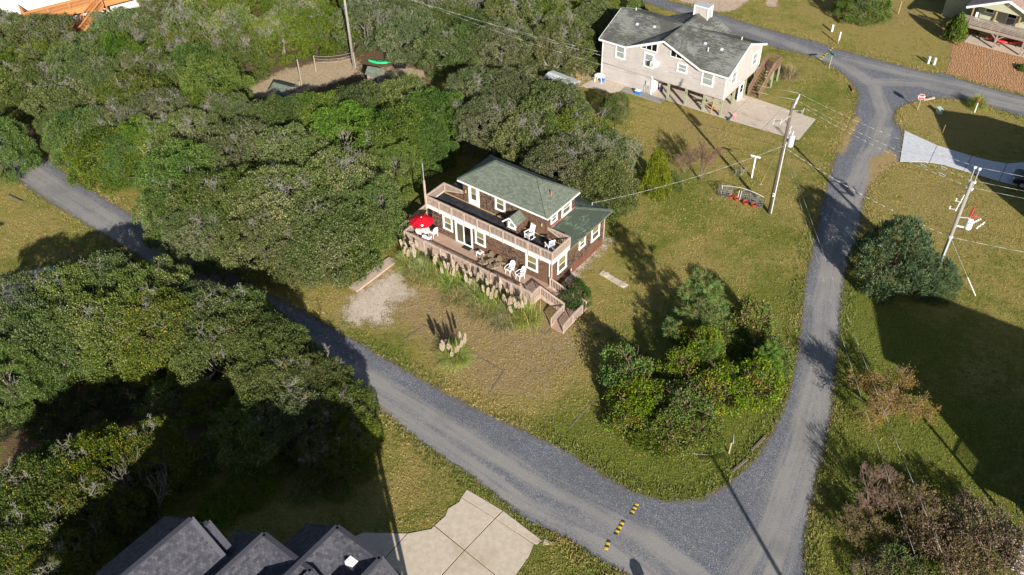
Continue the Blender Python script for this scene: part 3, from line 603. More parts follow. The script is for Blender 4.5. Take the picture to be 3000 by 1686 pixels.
# balcony
MB().box(-12.56, .26, 2.22, 4.46, 3.40, 3.55).build('balcony_floor', MAT['membrane'], h1)
fa = MB(); fa.box(-12.64, .34, 2.16, 2.215, 3.27, 3.60); fa.box(.30, .345, 2.215, 4.6, 3.27, 3.60); fa.box(-12.645, -12.60, 2.215, 4.6, 3.27, 3.60); fa.box(-12.6, .30, 2.216, 2.49, 3.27, 3.31)
fa.build('balcony_fascia', MAT['white'], h1)
MB().box(-12.5, .2, 4.36, 4.44, 3.551, 3.60).build('kick_board', plain('tan_board', (.42, .30, .15), .8, .2), h1)
bp = [-12.55, -11.2, -9.85, -8.5, -7.15, -5.82, -4.5, -3.25, -2.03, -.83, .29]
railing(h1, (-12.58, 2.19, 3.55), (.29, 2.19, 3.55), .90, spacing=.133, posts=[(x+12.58)/12.87 for x in bp], name='balcony_railing', post_drop=.38)
railing(h1, (.29, 2.30, 3.55), (.29, 4.62, 3.55), .90, spacing=.133, posts=[1], name='balcony_railing')
railing(h1, (-12.58, 2.30, 3.55), (-12.58, 4.52, 3.55), .90, spacing=.133, posts=[1], name='balcony_railing')
railing(h1, (-12.5, 4.50, 3.55), (-10.45, 4.50, 3.55), .90, spacing=.133, posts=[], name='balcony_railing', bottom=(.12, .70))
railing(h1, (.22, 4.62, 3.55), (-1.85, 4.62, 3.55), .90, spacing=.133, posts=[], name='balcony_railing', bottom=(.12, .72))
mast = MB().box(-12.60, -12.47, 2.02, 2.13, 3.2, 6.05).build('flagpole', MAT['taupe'], h1); MB().tube((-12.53, 2.07, 6.05), (-12.53, 2.07, 7.75), .025).build('pole_tip', MAT['galv'], mast)
# dormer on the balcony
MB().box(-5.12, -3.98, 3.45, 4.46, 3.55, 4.60).build('dormer_wall', MAT['shingle'], h1)
MB().slab([(-5.12, 3.45, 4.6), (-3.98, 3.45, 4.6), (-4.55, 3.45, 5.08)], .12).build('dormer_gable', MAT['shingle'], h1)
MB().slab([(-3.86, 3.12, 4.52), (-3.86, 4.46, 4.52), (-4.55, 4.46, 5.14), (-4.55, 3.12, 5.14)], .06).build('dormer_roof', MAT['roof_green'], h1)
MB().slab([(-5.24, 4.46, 4.52), (-5.24, 3.12, 4.52), (-4.55, 3.12, 5.14), (-4.55, 4.46, 5.14)], .06).build('dormer_roof', MAT['roof_green'], h1)
dm = MB(); dm.bar((-5.25, 3.10, 4.45), (-4.55, 3.10, 5.075), .035, .12); dm.bar((-3.85, 3.10, 4.45), (-4.55, 3.10, 5.075), .035, .12); dm.build('bargeboard', MAT['white'], h1)
DW = Wall((0, 3.45, 0), (0, -1, 0)); window(h1, DW, *FX(DW, -4.92, -4.14), 3.88, 4.50, .11, 'curtain', double=False)
# windows and doors
for a, b, c, d in ((-11.15, -10.08, 1.55, 3.05), (-7.66, -6.56, 1.55, 3.05), (-2.46, -1.26, 1.50, 3.05)): window(h1, FR, *FX(FR, a, b), c, d, .14)
for a, b, c, d in ((3.30, 4.58, 1.38, 2.98), (6.33, 7.31, 1.90, 2.95), (8.18, 9.45, 1.50, 2.95)): window(h1, RTW, *FX(RTW, a, b), c, d, .14)
window(h1, UFR, *FX(UFR, -7.0, -5.95), 4.20, 5.60, .13)
window(h1, URT, *FX(URT, 5.0, 5.9), 4.50, 5.40, .12, 'shade_lo'); window(h1, URT, *FX(URT, 6.52, 7.88), 4.26, 5.55, .16)
def slider():
    a, b = FX(FR, -9.80, -7.95); m = MB(); c, d = .81, 2.98
    for q in ((a, a+.11, c, d), (b-.11, b, c, d), (a+.11, b-.11, d-.12, d), (a+.11, b-.11, c, c+.07)): FR.box(m, q[0], q[1], .004, .06, q[2], q[3])
    o = m.build('sliding_door', MAT['white'], h1); mid = (a+b)/2
    for i, (q0, q1) in enumerate(((a+.11, mid+.02), (mid-.02, b-.11))):
        y = .05-.02*i; k = MB(); s = .07
        for r in ((q0, q0+s, c+.07, d-.12), (q1-s, q1, c+.07, d-.12), (q0+s, q1-s, d-.12-s, d-.12), (q0+s, q1-s, c+.07, c+.07+s)): FR.box(k, r[0], r[1], .004, y, r[2], r[3])
        l = k.build('sash', MAT['white'], o)
        g = MB(); g.poly([FR.p(q0+s, .03-.012*i, c+.14), FR.p(q1-s, .03-.012*i, c+.14), FR.p(q1-s, .03-.012*i, d-.19), FR.p(q0+s, .03-.012*i, d-.19)]); g.build('pane', MAT['glass'], o)
        g = MB(); FR.box(g, q0+s, q1-s, .002, .008, c+.14, d-.19); g.build('blind' if i == 0 else 'dark_backing', MAT['shade_lo' if i == 0 else 'dark'], o)
slider()
def updoor():
    a, b = FX(UFR, -9.80, -8.66); m = MB(); c, d = 3.56, 5.60
    for q in ((a, a+.15, c, d), (b-.15, b, c, d), (a+.15, b-.15, d-.14, d)): UFR.box(m, q[0], q[1], .004, .06, q[2], q[3])
    o = m.build('balcony_door', MAT['white'], h1)
    k = MB(); UFR.box(k, a+.15, b-.15, .003, .035, c, d-.14); l = k.build('door_leaf', MAT['white'], o)
    for z0, z1, sh in ((4.15, 4.72, 'shade_lo'), (4.76, 5.32, 'shade')):
        g = MB(); UFR.box(g, a+.32, b-.32, .036, .041, z0, z1); g.build('blind', MAT[sh], o); g = MB(); g.poly([UFR.p(a+.32, .05, z0), UFR.p(b-.32, .05, z0), UFR.p(b-.32, .05, z1), UFR.p(a+.32, .05, z1)]); g.build('pane', MAT['glass'], o)
    MB().tube(UFR.p(a+.24, .05, 4.5), UFR.p(a+.24, .09, 4.5), .03).build('door_handle', MAT['galv'], o)
updoor()
for x in (-2.29, -10.08): MB().box(x-.05, x+.05, 4.36, 4.45, 4.5, 4.76).build('wall_light', plain('old_brass_lamp', (.40, .35, .14), .4, .5), h1)
tag(MB().box(-9.65, -8.95, 3.95, 4.33, 3.552, 3.575).build('door_mat', MAT['rubber'], None), 'dark mat on the black balcony outside the upper white door', 'door mat')
tag(MB().box(-8.85, -8.0, 2.02, 2.44, .803, .825).build('door_mat', MAT['rubber'], None), 'black mat on the deck in front of the sliding door', 'door mat')
def to_h1(o):           # things standing on the house, placed in its axes
    o.matrix_world = Matrix.Translation(H1O) @ Matrix.Rotation(H1Y, 4, 'Z') @ o.matrix_world; return o
for o in [x for x in bpy.data.objects if x.name.startswith('door_mat')]: to_h1(o)
# deck
MB().box(-13.4, 0.0, 0.0, 2.49, .70, .80).build('deck_floor', MAT['deck'], h1)
MB().box(-13.42, .02, -.05, -.002, .50, .80).build('rim_board', MAT['taupe'], h1); MB().box(.002, .05, -.002, 1.02, .50, .80).build('rim_board', MAT['taupe'], h1); MB().box(-13.45, -13.402, -.002, 2.49, .5, .80).build('rim_board', MAT['taupe'], h1)
dposts = [-13.35, -11.2, -9.4, -8.2, -6.2, -4.1, -2.05, -.05]
pk = MB().box(-.06, .06, -.06, .06, 0, .72).mesh('deck_post'); pk.materials.append(MAT['taupe'])
for x in dposts: inst('deck_post', pk, h1, (x, .08, 0))
railing(h1, (-13.38, -.0, .80), (-9.42, -.0, .80), .95, spacing=.132, posts=[0, .55, 1], name='deck_railing', post_drop=.3)
railing(h1, (-8.22, 0, .80), (0, 0, .80), .95, spacing=.132, posts=[0, .245, .5, .75, .994], name='deck_railing', post_drop=.3)
sb = MB(); sb.bar((-9.40, 0, 1.75), (-8.24, 0, 1.75), .12, .04); sb.bar((-9.40, 0, 1.68), (-8.24, 0, 1.68), .04, .075)
sun_o = sb.build('sunburst_panel', MAT['taupe'], h1); MB().bar((-9.40, 0, .88), (-8.24, 0, .88), .04, .075).build('bottom_rail', MAT['taupe'], sun_o)
MB().slab([(-8.82+.26*math.cos(t), -.02, .9+.26*math.sin(t)) for t in [math.pi*i/12 for i in range(13)]], -.04).build('sun_disc', MAT['taupe'], sun_o)
for i in range(13):
    t = math.pi*i/12; c_, s_ = math.cos(t), math.sin(t); L = min(.56/max(abs(c_), 1e-3), .74/max(s_, 1e-3))
    MB().bar((-8.82+.22*c_, 0, .9+.22*s_), (-8.82+L*c_, 0, .9+L*s_), .03, .055, (0, 1, 0)).build('ray', MAT['taupe'], sun_o)
railing(h1, (-13.38, .12, .80), (-13.38, 1.1, .80), .95, spacing=.132, posts=[], name='deck_railing')
railing(h1, (0, .12, .80), (0.0, 1.02, .80), .95, spacing=.132, posts=[1], name='deck_railing', post_drop=.3)
tag(MB().box(-13.1, -12.7, -.075, -.052, .58, .72).build('number_plate', plain('aqua_plate', (.12, .50, .40), .5, .4), h1))
# sloping walkway on the blind side, with its outer rail
MB().slab([(-14.45, .2, .50), (-13.46, .2, .50), (-13.46, 4.2, .78), (-14.45, 4.2, .78)], .08).build('walkway', MAT['deck_v'], h1)
railing(h1, (-14.42, .25, .50), (-14.42, 4.0, .78), .95, spacing=.132, posts=[0, .5, 1], name='walkway_railing', post_drop=.45)
railing(h1, (-14.36, 4.05, .78), (-12.4, 4.05, .78), .95, spacing=.132, posts=[.97], name='walkway_railing', post_drop=.45)
MB().box(-13.46, -12.36, 2.5, 4.2, .70, .79).build('walkway', MAT['deck_v'], h1)
# stairs down to the lawn
ntr = 5
st = MB(); st.bar((0, 1.0, .70), (2.35, 1.0, .16), .05, .28); so = st.build('stringer', MAT['taupe'], h1); MB().bar((0, 2.30, .70), (2.35, 2.30, .16), .05, .28).build('stringer', MAT['taupe'], h1)
for i in range(ntr):
    z = .80-(i+1)*.115; x = .02+i*.46
    MB().box(x, x+.44, 1.03, 2.27, z-.05, z).build('tread', MAT['deck_v'], h1)
MB().box(2.32, 3.52, -.35, 2.30, .10, .17).build('landing', MAT['deck'], h1); MB().box(2.34, 3.50, -.82, -.36, .02, .09).build('tread', MAT['deck'], h1)
railing(h1, (.06, 1.0, .80), (2.30, 1.0, .22), .92, spacing=.15, posts=[0, 1], name='stair_railing', post_drop=.1)
railing(h1, (.06, 2.32, .80), (2.30, 2.32, .22), .92, spacing=.15, posts=[0, 1], name='stair_railing', post_drop=.1)
railing(h1, (2.34, .92, .17), (2.34, -.72, .0), .90, spacing=.15, posts=[0, 1], name='stair_railing')
railing(h1, (3.52, 1.75, .17), (3.52, .55, .17), .90, spacing=.15, posts=[0], name='stair_railing')
railing(h1, (3.52, .45, .17), (3.52, -.78, .0), .88, spacing=.15, posts=[0, 1], name='stair_railing')
railing(h1, (2.45, 2.32, .17), (3.50, 2.32, .17), .90, spacing=.15, posts=[1], name='stair_railing')
# boardwalk on the lawn that leads to the walkway
bw = empty('boardwalk', H1O + Matrix.Rotation(H1Y, 3, 'Z') @ Vector((-13.08, -4.2, 0)), H1Y, 'pale taupe plank boardwalk beside the shell parking patch', 'boardwalk')
pl = MB().box(-.46, .46, -.068, .068, .12, .16).mesh('plank'); pl.materials.append(MAT['taupe'])
for i in range(33): inst('plank', pl, bw, (random.uniform(-.008, .008), -2.45+i*.145, random.uniform(-.003, .003)))
for x in (-.40, .40): MB().box(x-.04, x+.04, -2.5, 2.3, 0, .118).build('joist', MAT['taupe'], bw)

# ---------------------------------------------------------------- furniture on deck and balcony (house axes, then moved)
def h1_thing(name, loc, yaw, label, cat, group=None):
    p = H1O + Matrix.Rotation(H1Y, 3, 'Z') @ Vector(loc); return empty(name, p, H1Y+yaw, label, cat, group)
def rocker(loc, yaw, label, cushion=False):
    t = h1_thing('rocking_chair', loc, yaw, label, 'rocking chair'); W_ = MAT['white']
    for s in (-1, 1):
        pts = [V3(s*.26, -.42+.84*i/8, .03+.16*((i/8-.5)**2)) for i in range(9)]
        m = MB()
        for a, b in zip(pts[:-1], pts[1:]): m.bar(a, b, .04, .05)
        m.build('runner', W_, t)
        for y, h in ((-.26, .62), (.24, .62)): MB().bar((s*.26, y, .05), (s*.26, y*1.02, h), .045, .045).build('leg', W_, t)
        MB().bar((s*.28, -.32, .64), (s*.28, .30, .62), .10, .03).build('armrest', W_, t)
        MB().bar((s*.24, .24, .40), (s*.24, .42, 1.18), .04, .045).build('back_post', W_, t)
    for i in range(6): MB().box(-.25, .25, -.27+i*.09, -.20+i*.09, .40, .425).build('seat_slat', W_, t)
    for i in range(6): x = -.19+i*.076; MB().bar((x, .25, .43), (x, .41, 1.12), .05, .018, (1, 0, 0)).build('back_slat', W_, t)
    MB().bar((-.26, .42, 1.17), (.26, .42, 1.17), .04, .12).build('head_rail', W_, t)
    MB().bar((-.26, -.27, .22), (.26, -.27, .22), .03, .03).build('stretcher', W_, t)
    if cushion:
        c = h1_thing('cushion', loc, yaw, 'blue cushion leaning on the rocking chair at the balcony corner', 'cushion')
        MB().fbox((0, .20, .45), (1, 0, 0), (0, .97, .25), (0, -.25, .97), -.2, .2, 0, .10, 0, .42).build('pad', MAT['navy'], c, bevel=.03)
    return t
rocker((-2.88, 3.55, 3.56), rad(-12), 'white slatted rocking chair beside the small dormer on the balcony')
rocker((-.72, 3.30, 3.56), rad(-118), 'white rocking chair turned sideways at the balcony corner', True)
def adirondack(loc, yaw, label):
    t = h1_thing('adirondack_chair', loc, yaw, label, 'chair', 'wooden deck chairs'); W_ = MAT['teak']
    for s in (-1, 1):
        MB().bar((s*.26, -.62, .30), (s*.26, .42, .05), .03, .11).build('side_rail', W_, t); MB().box(s*.30-.02, s*.30+.02, -.40, -.30, 0, .55).build('leg', W_, t)
        MB().box(s*.28-.02, s*.28+.02, .22, .30, 0, .50).build('leg', W_, t); MB().box(s*.33-.07, s*.33+.07, -.46, .36, .55, .575).build('armrest', W_, t)
    for i in range(7): a = -.60+i*.115; z = .365-.27*(a+.6)/1.04; MB().fbox((0, a, z), (1, 0, 0), (0, .968, -.25), (0, .25, .968), -.27, .27, 0, .095, 0, .022).build('seat_slat', W_, t)
    for i in range(6): x = -.225+i*.09; h = .86-.55*abs(x)**1.5*2; MB().fbox((x, .20, .14), (1, 0, 0), (0, -.32, 0), (0, .36, .933), -.04, .04, 0, .07, 0, h).build('back_slat', W_, t)
    for i in range(5): MB().box(-.24, .24, -1.06+i*.10, -.98+i*.10, .30-.02*abs(i-2), .32-.02*abs(i-2)).build('footrest_slat', W_, t)
    for s in (-1, 1): MB().box(s*.2-.02, s*.2+.02, -1.02, -.62, .20, .28).build('footrest_rail', W_, t); MB().box(s*.2-.02, s*.2+.02, -1.0, -.94, 0, .2).build('leg', W_, t)
adirondack((-5.80, 1.75, .80), rad(-14), 'weathered brown wooden deck chair next to the small white table')
adirondack((-4.92, 1.68, .80), rad(-14), 'weathered brown wooden deck chair nearer the white plastic chairs')
def monobloc(loc, yaw, label, recline=0.28, strap=False):
    t = h1_thing('plastic_chair', loc, yaw, label, 'chair', 'white plastic deck chairs'); W_ = MAT['white_plastic']
    for sx_ in (-1, 1):
        for y in (-.24, .22): MB().tube((sx_*.25, y*1.1, 0), (sx_*.22, y, .42), .025, .03, 6).build('leg', W_, t)
        m = MB()
        for a, b in (((sx_*.29, -.26, .38), (sx_*.31, -.27, .62)), ((sx_*.31, -.27, .62), (sx_*.31, .18, .66)), ((sx_*.31, .18, .66), (sx_*.27, .30, .62))): m.bar(a, b, .06, .03)
        m.build('armrest', W_, t)
    MB().fbox((0, -.28, .43), (1, 0, 0), (0, .99, -.10), (0, .10, .99), -.26, .26, 0, .54, -.02, .015).build('seat', W_, t, bevel=.02)
    bk = MB(); n = 8; prof = [(-.26, 0), (-.27, .3), (-.25, .5), (-.18, .62), (-.06, .68), (.06, .68), (.18, .62), (.25, .5), (.27, .3), (.26, 0)]
    ax, ay, az = V3(1, 0, 0), V3(0, math.cos(recline), -math.sin(recline)), V3(0, math.sin(recline), math.cos(recline)); o_ = V3(0, .22, .40)
    bk.slab([o_+ax*x+az*z for x, z in prof], .025); bko = bk.build('backrest', W_, t)
    for i in range(5): x = -.18+i*.09; MB().fbox(o_-ay*.028, ax, ay, az, x-.03, x+.03, -.006, 0, .12, .56).build('back_slat', W_, bko)
    if strap: MB().fbox((0, -.10, .455), (.96, .28, 0), (-.28, .96, 0), (0, 0, 1), -.24, .24, -.02, .02, 0, .02).build('strap', MAT['rubber'], t)
    return t
monobloc((-3.55, 1.78, .80), rad(-4), 'white plastic chair with dark strap, left of the pair below the window', .40, True)
monobloc((-2.45, 1.72, .80), rad(-14), 'white plastic chair with dark strap, right of the pair nearest the stairs', .40, True)
monobloc((-11.75, 1.85, .80), rad(-100), 'white plastic chair at the patio table, nearer the house wall', .2)
monobloc((-11.60, .82, .80), rad(195), 'white plastic chair at the patio table with its back to the deck railing', .2)
t = h1_thing('side_table', (-6.85, 2.05, .80), rad(-8), 'small square white plastic side table by the wooden chairs', 'table')
MB().box(-.26, .26, -.26, .26, .40, .44).build('table_top', MAT['white_plastic'], t, bevel=.015)
for x in (-.2, .2):
    for y in (-.2, .2): MB().bar((x, y, .40), (x*1.15, y*1.15, 0), .06, .05).build('leg', MAT['white_plastic'], t)
tag(to_h1(MB().lathe([(0, 1.245), (.10, 1.245), (.12, 1.30), (.11, 1.33), (.08, 1.30), (0, 1.29)], 12, (-6.85, 2.05, 0)).build('ashtray', MAT['brownwood'], None, smooth=True)), 'small brown dish on the white side table', 'dish')
t = h1_thing('patio_table', (-12.42, 1.22, .80), 0, 'round white patio table under the red umbrella', 'table')
MB().lathe([(0, .74), (.60, .74), (.62, .725), (.62, .70), (.58, .70), (0, .70)], 28).build('table_top', MAT['white_plastic'], t, smooth=False)
for k in range(4): a = k*math.pi/2+.6; MB().bar((.42*math.cos(a), .42*math.sin(a), .70), (.5*math.cos(a), .5*math.sin(a), 0), .06, .05).build('leg', MAT['white_plastic'], t)
t = h1_thing('patio_umbrella', (-12.42, 1.22, .80), 0, 'red eight-panel patio umbrella open over the round white table', 'umbrella')
MB().tube((0, 0, 0), (0, 0, 2.08), .022).build('pole', MAT['white'], t); MB().lathe([(.24, 0), (.24, .05), (.06, .09), (.05, .3), (0, .3)], 16).build('base', MAT['white_plastic'], t)
def umb_pt(k, f, rr=1.05):
    a = math.pi/8+k*math.pi/4; r = rr*f; return V3(r*math.cos(a), r*math.sin(a), 2.05-.40*f**1.35)
for k in range(8):
    m = MB(); N = 6
    for i in range(N):
        f0, f1 = i/N, (i+1)/N
        for j in range(4):
            def q(f, s):
                p = umb_pt(k, f).lerp(umb_pt(k+1, f), s); p.z -= .035*f*math.sin(math.pi*s); return p
            s0, s1 = j/4, (j+1)/4
            m.poly([q(f0, s0), q(f1, s0), q(f1, s1), q(f0, s1)] if i else [q(0, 0), q(f1, s0), q(f1, s1)])
    pn = m.build('canopy_panel', MAT['red'], t, smooth=True); md = pn.modifiers.new('th', 'SOLIDIFY'); md.thickness = .006
    MB().bar(umb_pt(k, .05)-V3(0, 0, .02), umb_pt(k, .99)-V3(0, 0, .02), .012, .012).build('rib', MAT['white'], t)
    if k in (2, 6):   # pale printed emblem and drooping valance tab at every other rim
        c = umb_pt(k, .82).lerp(umb_pt(k+1, .82), .5); e = (umb_pt(k+1, .82)-umb_pt(k, .82)).normalized(); dn = (umb_pt(k, 1).lerp(umb_pt(k+1, 1), .5)-umb_pt(k, .6).lerp(umb_pt(k+1, .6), .5)).normalized(); nn = e.cross(dn); nn = nn if nn.z > 0 else -nn
        em = MB()
        for i, (ex, ey, rr_) in enumerate(((0, 0, .075), (-.09, -.05, .04), (.09, -.05, .04), (-.04, -.10, .04), (.04, -.10, .04))):
            em.poly([c+nn*.012+e*(ex+rr_*math.cos(2*math.pi*a/8))+dn*(ey+rr_*math.sin(2*math.pi*a/8)) for a in range(8)])
        em.build('emblem', MAT['sign_white'], t)
MB().lathe([(0, 2.14), (.03, 2.12), (.04, 2.06), (.02, 2.03)], 10).build('finial', MAT['white'], t, smooth=True)
# ---------------------------------------------------------------- beige house on stilts
H2O, H2Y = Vector((21.749, 80.648, 0)), rad(-36.9)
def at_frame(O, Y, p): return O + Matrix.Rotation(Y, 3, 'Z') @ Vector(p)
h2 = empty('stilt_house', H2O, H2Y, 'beige vinyl-sided house on wooden stilts with streaked grey cross-gable roof', 'house')
SID = MAT['siding']
MB().box(-14.45, 0, 0, 8.3, 1.95, 4.62).build('wall', SID, h2)
MB().box(-14.43, -8.2, .02, 8.28, 0, 1.95).build('ground_wall', SID, h2)
# gable infill: front, back (cross gable) and the two ends
for y, d in ((0, 1), (8.3, -1)):
    q = [(-11.45, y, 4.62), (-2.85, y, 4.62), (-7.15, y, 6.42)]
    MB().slab(q if d == 1 else q[::-1], .12).build('gable_wall', SID, h2)
for x, d in ((0, 1), (-14.45, -1)):
    q = [(x, 0, 4.62), (x, 8.3, 4.62), (x, 4.15, 6.36)]
    MB().slab(q if d == 1 else q[::-1], .12).build('gable_wall', SID, h2)
RG = MAT['roof_grey']; ev, rdg = 4.72, 6.56; a0, a1, b0, b1 = -14.78, .34, -.34, 8.64; gx, gh = -7.15, 4.35
# front slope left and right of the cross gable, cut along the valleys
def rp(pts, n='roof'): return MB().slab(pts, .10).build(n, RG, h2)
rp([(a0, b0, ev), (gx-gh, b0, ev), (gx, 4.15, rdg), (a0, 4.15, rdg)]); rp([(gx+gh, b0, ev), (a1, b0, ev), (a1, 4.15, rdg), (gx, 4.15, rdg)])
rp([(gx-gh, b1, ev), (a0, b1, ev), (a0, 4.15, rdg), (gx, 4.15, rdg)]); rp([(a1, b1, ev), (gx+gh, b1, ev), (gx, 4.15, rdg), (a1, 4.15, rdg)])
rp([(gx-gh, b0, ev), (gx, b0, rdg+.02), (gx, 4.15, rdg+.005)]); rp([(gx, b0, rdg+.02), (gx+gh, b0, ev), (gx, 4.15, rdg+.005)])
rp([(gx, b1, rdg+.02), (gx-gh, b1, ev), (gx, 4.15, rdg+.005)]); rp([(gx+gh, b1, ev), (gx, b1, rdg+.02), (gx, 4.15, rdg+.005)])
for a, b in (((a0, 4.15, rdg+.02), (a1, 4.15, rdg+.02)), ((gx, b0, rdg+.035), (gx, b1, rdg+.035))): MB().bar(a, b, .26, .03).build('ridge_cap', RG, h2)
fm = MB()
for a, b in (((a0, b0-.02, ev-.09), (gx-gh, b0-.02, ev-.09)), ((gx-gh, b0-.02, ev-.09), (gx, b0-.02, rdg-.07)), ((gx, b0-.02, rdg-.07), (gx+gh, b0-.02, ev-.09)), ((gx+gh, b0-.02, ev-.09), (a1, b0-.02, ev-.09)), ((a1+.02, b0, ev-.09), (a1+.02, 4.15, rdg-.09)), ((a1+.02, 4.15, rdg-.09), (a1+.02, b1+.1, ev-.09)), ((a0-.02, b0, ev-.09), (a0-.02, 4.15, rdg-.09)), ((a0-.02, 4.15, rdg-.09), (a0-.02, b1, ev-.09))):
    fm.bar(a, b, .04, .19)
fm.build('fascia', MAT['white'], h2)
for x in (-14.46, -.02): MB().box(x-.03, x+.06, -.02, .08, .0 if x < -5 else 1.95, 4.62).build('corner_board', MAT['white'], h2)
MB().box(-.03, .03, 8.22, 8.32, 1.95, 4.62).build('corner_board', MAT['white'], h2)
ch = MB().box(-7.75, -6.15, 7.35, 8.35, 5.2, 7.35).build('chimney', SID, h2)
cw = MB()
for x in (-7.75, -6.15):
    for y in (7.35, 8.35): cw.box(x-.06, x+.06, y-.06, y+.06, 5.2, 7.36)
cw.box(-7.83, -6.07, 7.27, 8.43, 7.36, 7.46); cw.build('chimney_trim', MAT['white'], ch); MB().box(-7.79, -6.11, 7.31, 8.39, 7.462, 7.49).build('chimney_cap', MAT['galv'], ch)
F2 = Wall((0, 0, 0), (0, -1, 0)); R2 = Wall((0, 0, 0), (1, 0, 0))
for a, b, c, d in ((-12.83, -11.65, 3.0, 4.55), (-9.4, -8.2, 3.0, 4.62), (-5.5, -4.35, 3.55, 4.60), (-2.68, -1.33, 2.98, 4.55)): window(h2, F2, *FX(F2, a, b), c, d, .12, 'curtain', 'curtain')
for a, b, c, d in ((1.25, 2.55, 2.95, 4.45), (6.1, 7.45, 2.95, 4.45)): window(h2, R2, *FX(R2, a, b), c, d, .12, 'curtain', 'curtain')
def trapwin(x0, x1, z0, za, zb):
    """trapezoid transom under the gable rake: sill level z0, head slopes za -> zb, three panes"""
    m = MB(); y = -.055
    P_ = lambda x, z: V3(x, y/2, z)
    m.bar(P_(x0, z0), P_(x1, z0), .05, .09); m.bar(P_(x0, z0), P_(x0, za), .05, .09, (1, 0, 0)); m.bar(P_(x1, z0), P_(x1, zb), .05, .09, (1, 0, 0)); m.bar(P_(x0, za), P_(x1, zb), .05, .09)
    for f in (1/3, 2/3): x = x0+(x1-x0)*f; m.bar(P_(x, z0), P_(x, za+(zb-za)*f), .05, .06, (1, 0, 0))
    o = m.build('transom_window', MAT['white'], h2)
    for i in range(3):
        p, q = x0+(x1-x0)*i/3, x0+(x1-x0)*(i+1)/3; hp, hq = za+(zb-za)*i/3, za+(zb-za)*(i+1)/3
        MB().poly([(p+.03, -.02, z0+.04), (q-.03, -.02, z0+.04), (q-.03, -.02, hq-.04), (p+.03, -.02, hp-.04)]).build('pane', MAT['glass'], o)
        MB().poly([(p+.03, -.006, z0+.04), (q-.03, -.006, z0+.04), (q-.03, -.006, hq-.04), (p+.03, -.006, hp-.04)]).build('dark_backing', MAT['dark'], o)
trapwin(-9.85, -7.95, 4.95, 5.10, 5.92); trapwin(-6.38, -4.45, 5.00, 5.90, 5.08)
ac = MB().box(-8.35, -7.60, -.55, 0, 3.50, 4.02).build('air_conditioner', MAT['white'], h2)
for i in range(6): MB().box(-8.25, -7.95, -.565, -.551, 3.58+i*.06, 3.61+i*.06).build('louvre', MAT['timber'], ac)
# stilts, braces, slab underneath
GRN = MAT['treated']
pk2 = MB().box(-.11, .11, -.11, .11, 0, 1.95).mesh('stilt'); pk2.materials.append(GRN)
for x in (-6.25, -4.17, -2.1, -.02):
    for y in (.1, 2.9, 5.6, 8.15): inst('stilt', pk2, h2, (x if x < -1 else x-.1, y, 0))
for a, b in (((-2.1, .1, 1.8), (-.1, .1, .3)), ((-.1, .1, 1.55), (-2.1, .1, 1.0)), ((-.15, 2.9, .5), (-2.1, 2.9, 1.8))): MB().bar(a, b, .05, .2).build('brace', GRN, h2)
MB().bar((-1.1, -.02, 0), (-1.05, .05, 1.5), .05, .09).build('prop', MAT['orangewood'], h2); MB().bar((-2.1, .0, .95), (-.1, .0, .55), .03, .06).build('prop', MAT['orangewood'], h2)
MB().box(-8.2, -2.5, 3.6, 8.2, 0, 1.94).build('storage_room', SID, h2)
MB().box(-14.4, -.02, .02, 8.28, 1.86, 1.948).build('underside', MAT['brownwood'], h2)
dd = MB().box(-8.22, -8.14, .4, 1.4, .02, 1.9).build('ground_door', MAT['white'], h2); MB().box(-8.25, -8.1, -.05, .1, .0, 1.95).build('door_post', MAT['white'], h2)
d2 = MB().box(-.06, .03, 3.85, 4.95, .05, 1.93).build('ground_door', MAT['white'], h2); MB().box(.031, .045, 4.1, 4.7, .9, 1.75).build('pane', MAT['dark'], d2)
MB().box(-2.5, -.03, 4.95, 5.1, 0, 1.94).build('storage_room', SID, h2)
# outside stair on the gable end
sm = MB()
for x in (.32, 1.55): sm.bar((x, 5.75, .02), (x, 8.75, 1.95), .06, .28)
sm.build('stair_stringer', MAT['brownwood_v'], h2)
tr = MB().box(.34, 1.53, 0, .27, -.05, 0).mesh('tread'); tr.materials.append(MAT['brownwood'])
for i in range(10): inst('tread', tr, h2, (0, 5.78+i*.3, .2+i*.19))
MB().box(.2, 1.65, 8.75, 10.5, 1.85, 1.95).build('landing', MAT['brownwood'], h2)
for x in (.3, 1.58): railing(h2, (x, 5.75, .05), (x, 8.75, 1.95), .92, 'brownwood_v', .16, [0, .5, 1], name='stair_railing')
railing(h2, (1.58, 8.85, 1.95), (1.58, 10.45, 1.95), .95, 'brownwood_v', .15, [1], name='landing_railing'); railing(h2, (.25, 10.45, 1.95), (1.5, 10.45, 1.95), .95, 'brownwood_v', .15, [0], name='landing_railing'); railing(h2, (.25, 8.9, 1.95), (.25, 10.4, 1.95), .95, 'brownwood_v', .15, [], name='landing_railing')
for p in ((.28, 10.4), (1.58, 10.4), (1.58, 8.8), (.9, 10.4)): MB().box(p[0]-.07, p[0]+.07, p[1]-.07, p[1]+.07, 0, 1.85).build('stilt', GRN, h2)
for x, y, z in ((-11.9, 2.6, 5.92), (-10.0, 2.9, 6.02), (-3.9, 2.6, 5.95), (-2.0, 2.5, 5.88)): MB().fbox((x, y, z), (1, 0, 0), (0, .92, .39), (0, -.39, .92), -.14, .14, -.14, .14, 0, .13).build('roof_vent', MAT['transformer'], h2)
for x, y, z in ((-3.2, 1.9, 5.6), (-13.2, 4.5, 6.35), (-.9, 4.6, 6.3)): MB().tube((x, y, z), (x, y, z+.45), .05).build('vent_pipe', MAT['white'], h2)
MB().box(-8.85, -8.6, -.12, 0, .95, 1.45).build('meter_box', MAT['curtain'], h2)
for x in (-9.0, -8.78, -8.6, -8.45): MB().tube((x, -.05, 0), (x, -.05, 1.0), .02, .02, 6).build('conduit', MAT['galv'], h2)
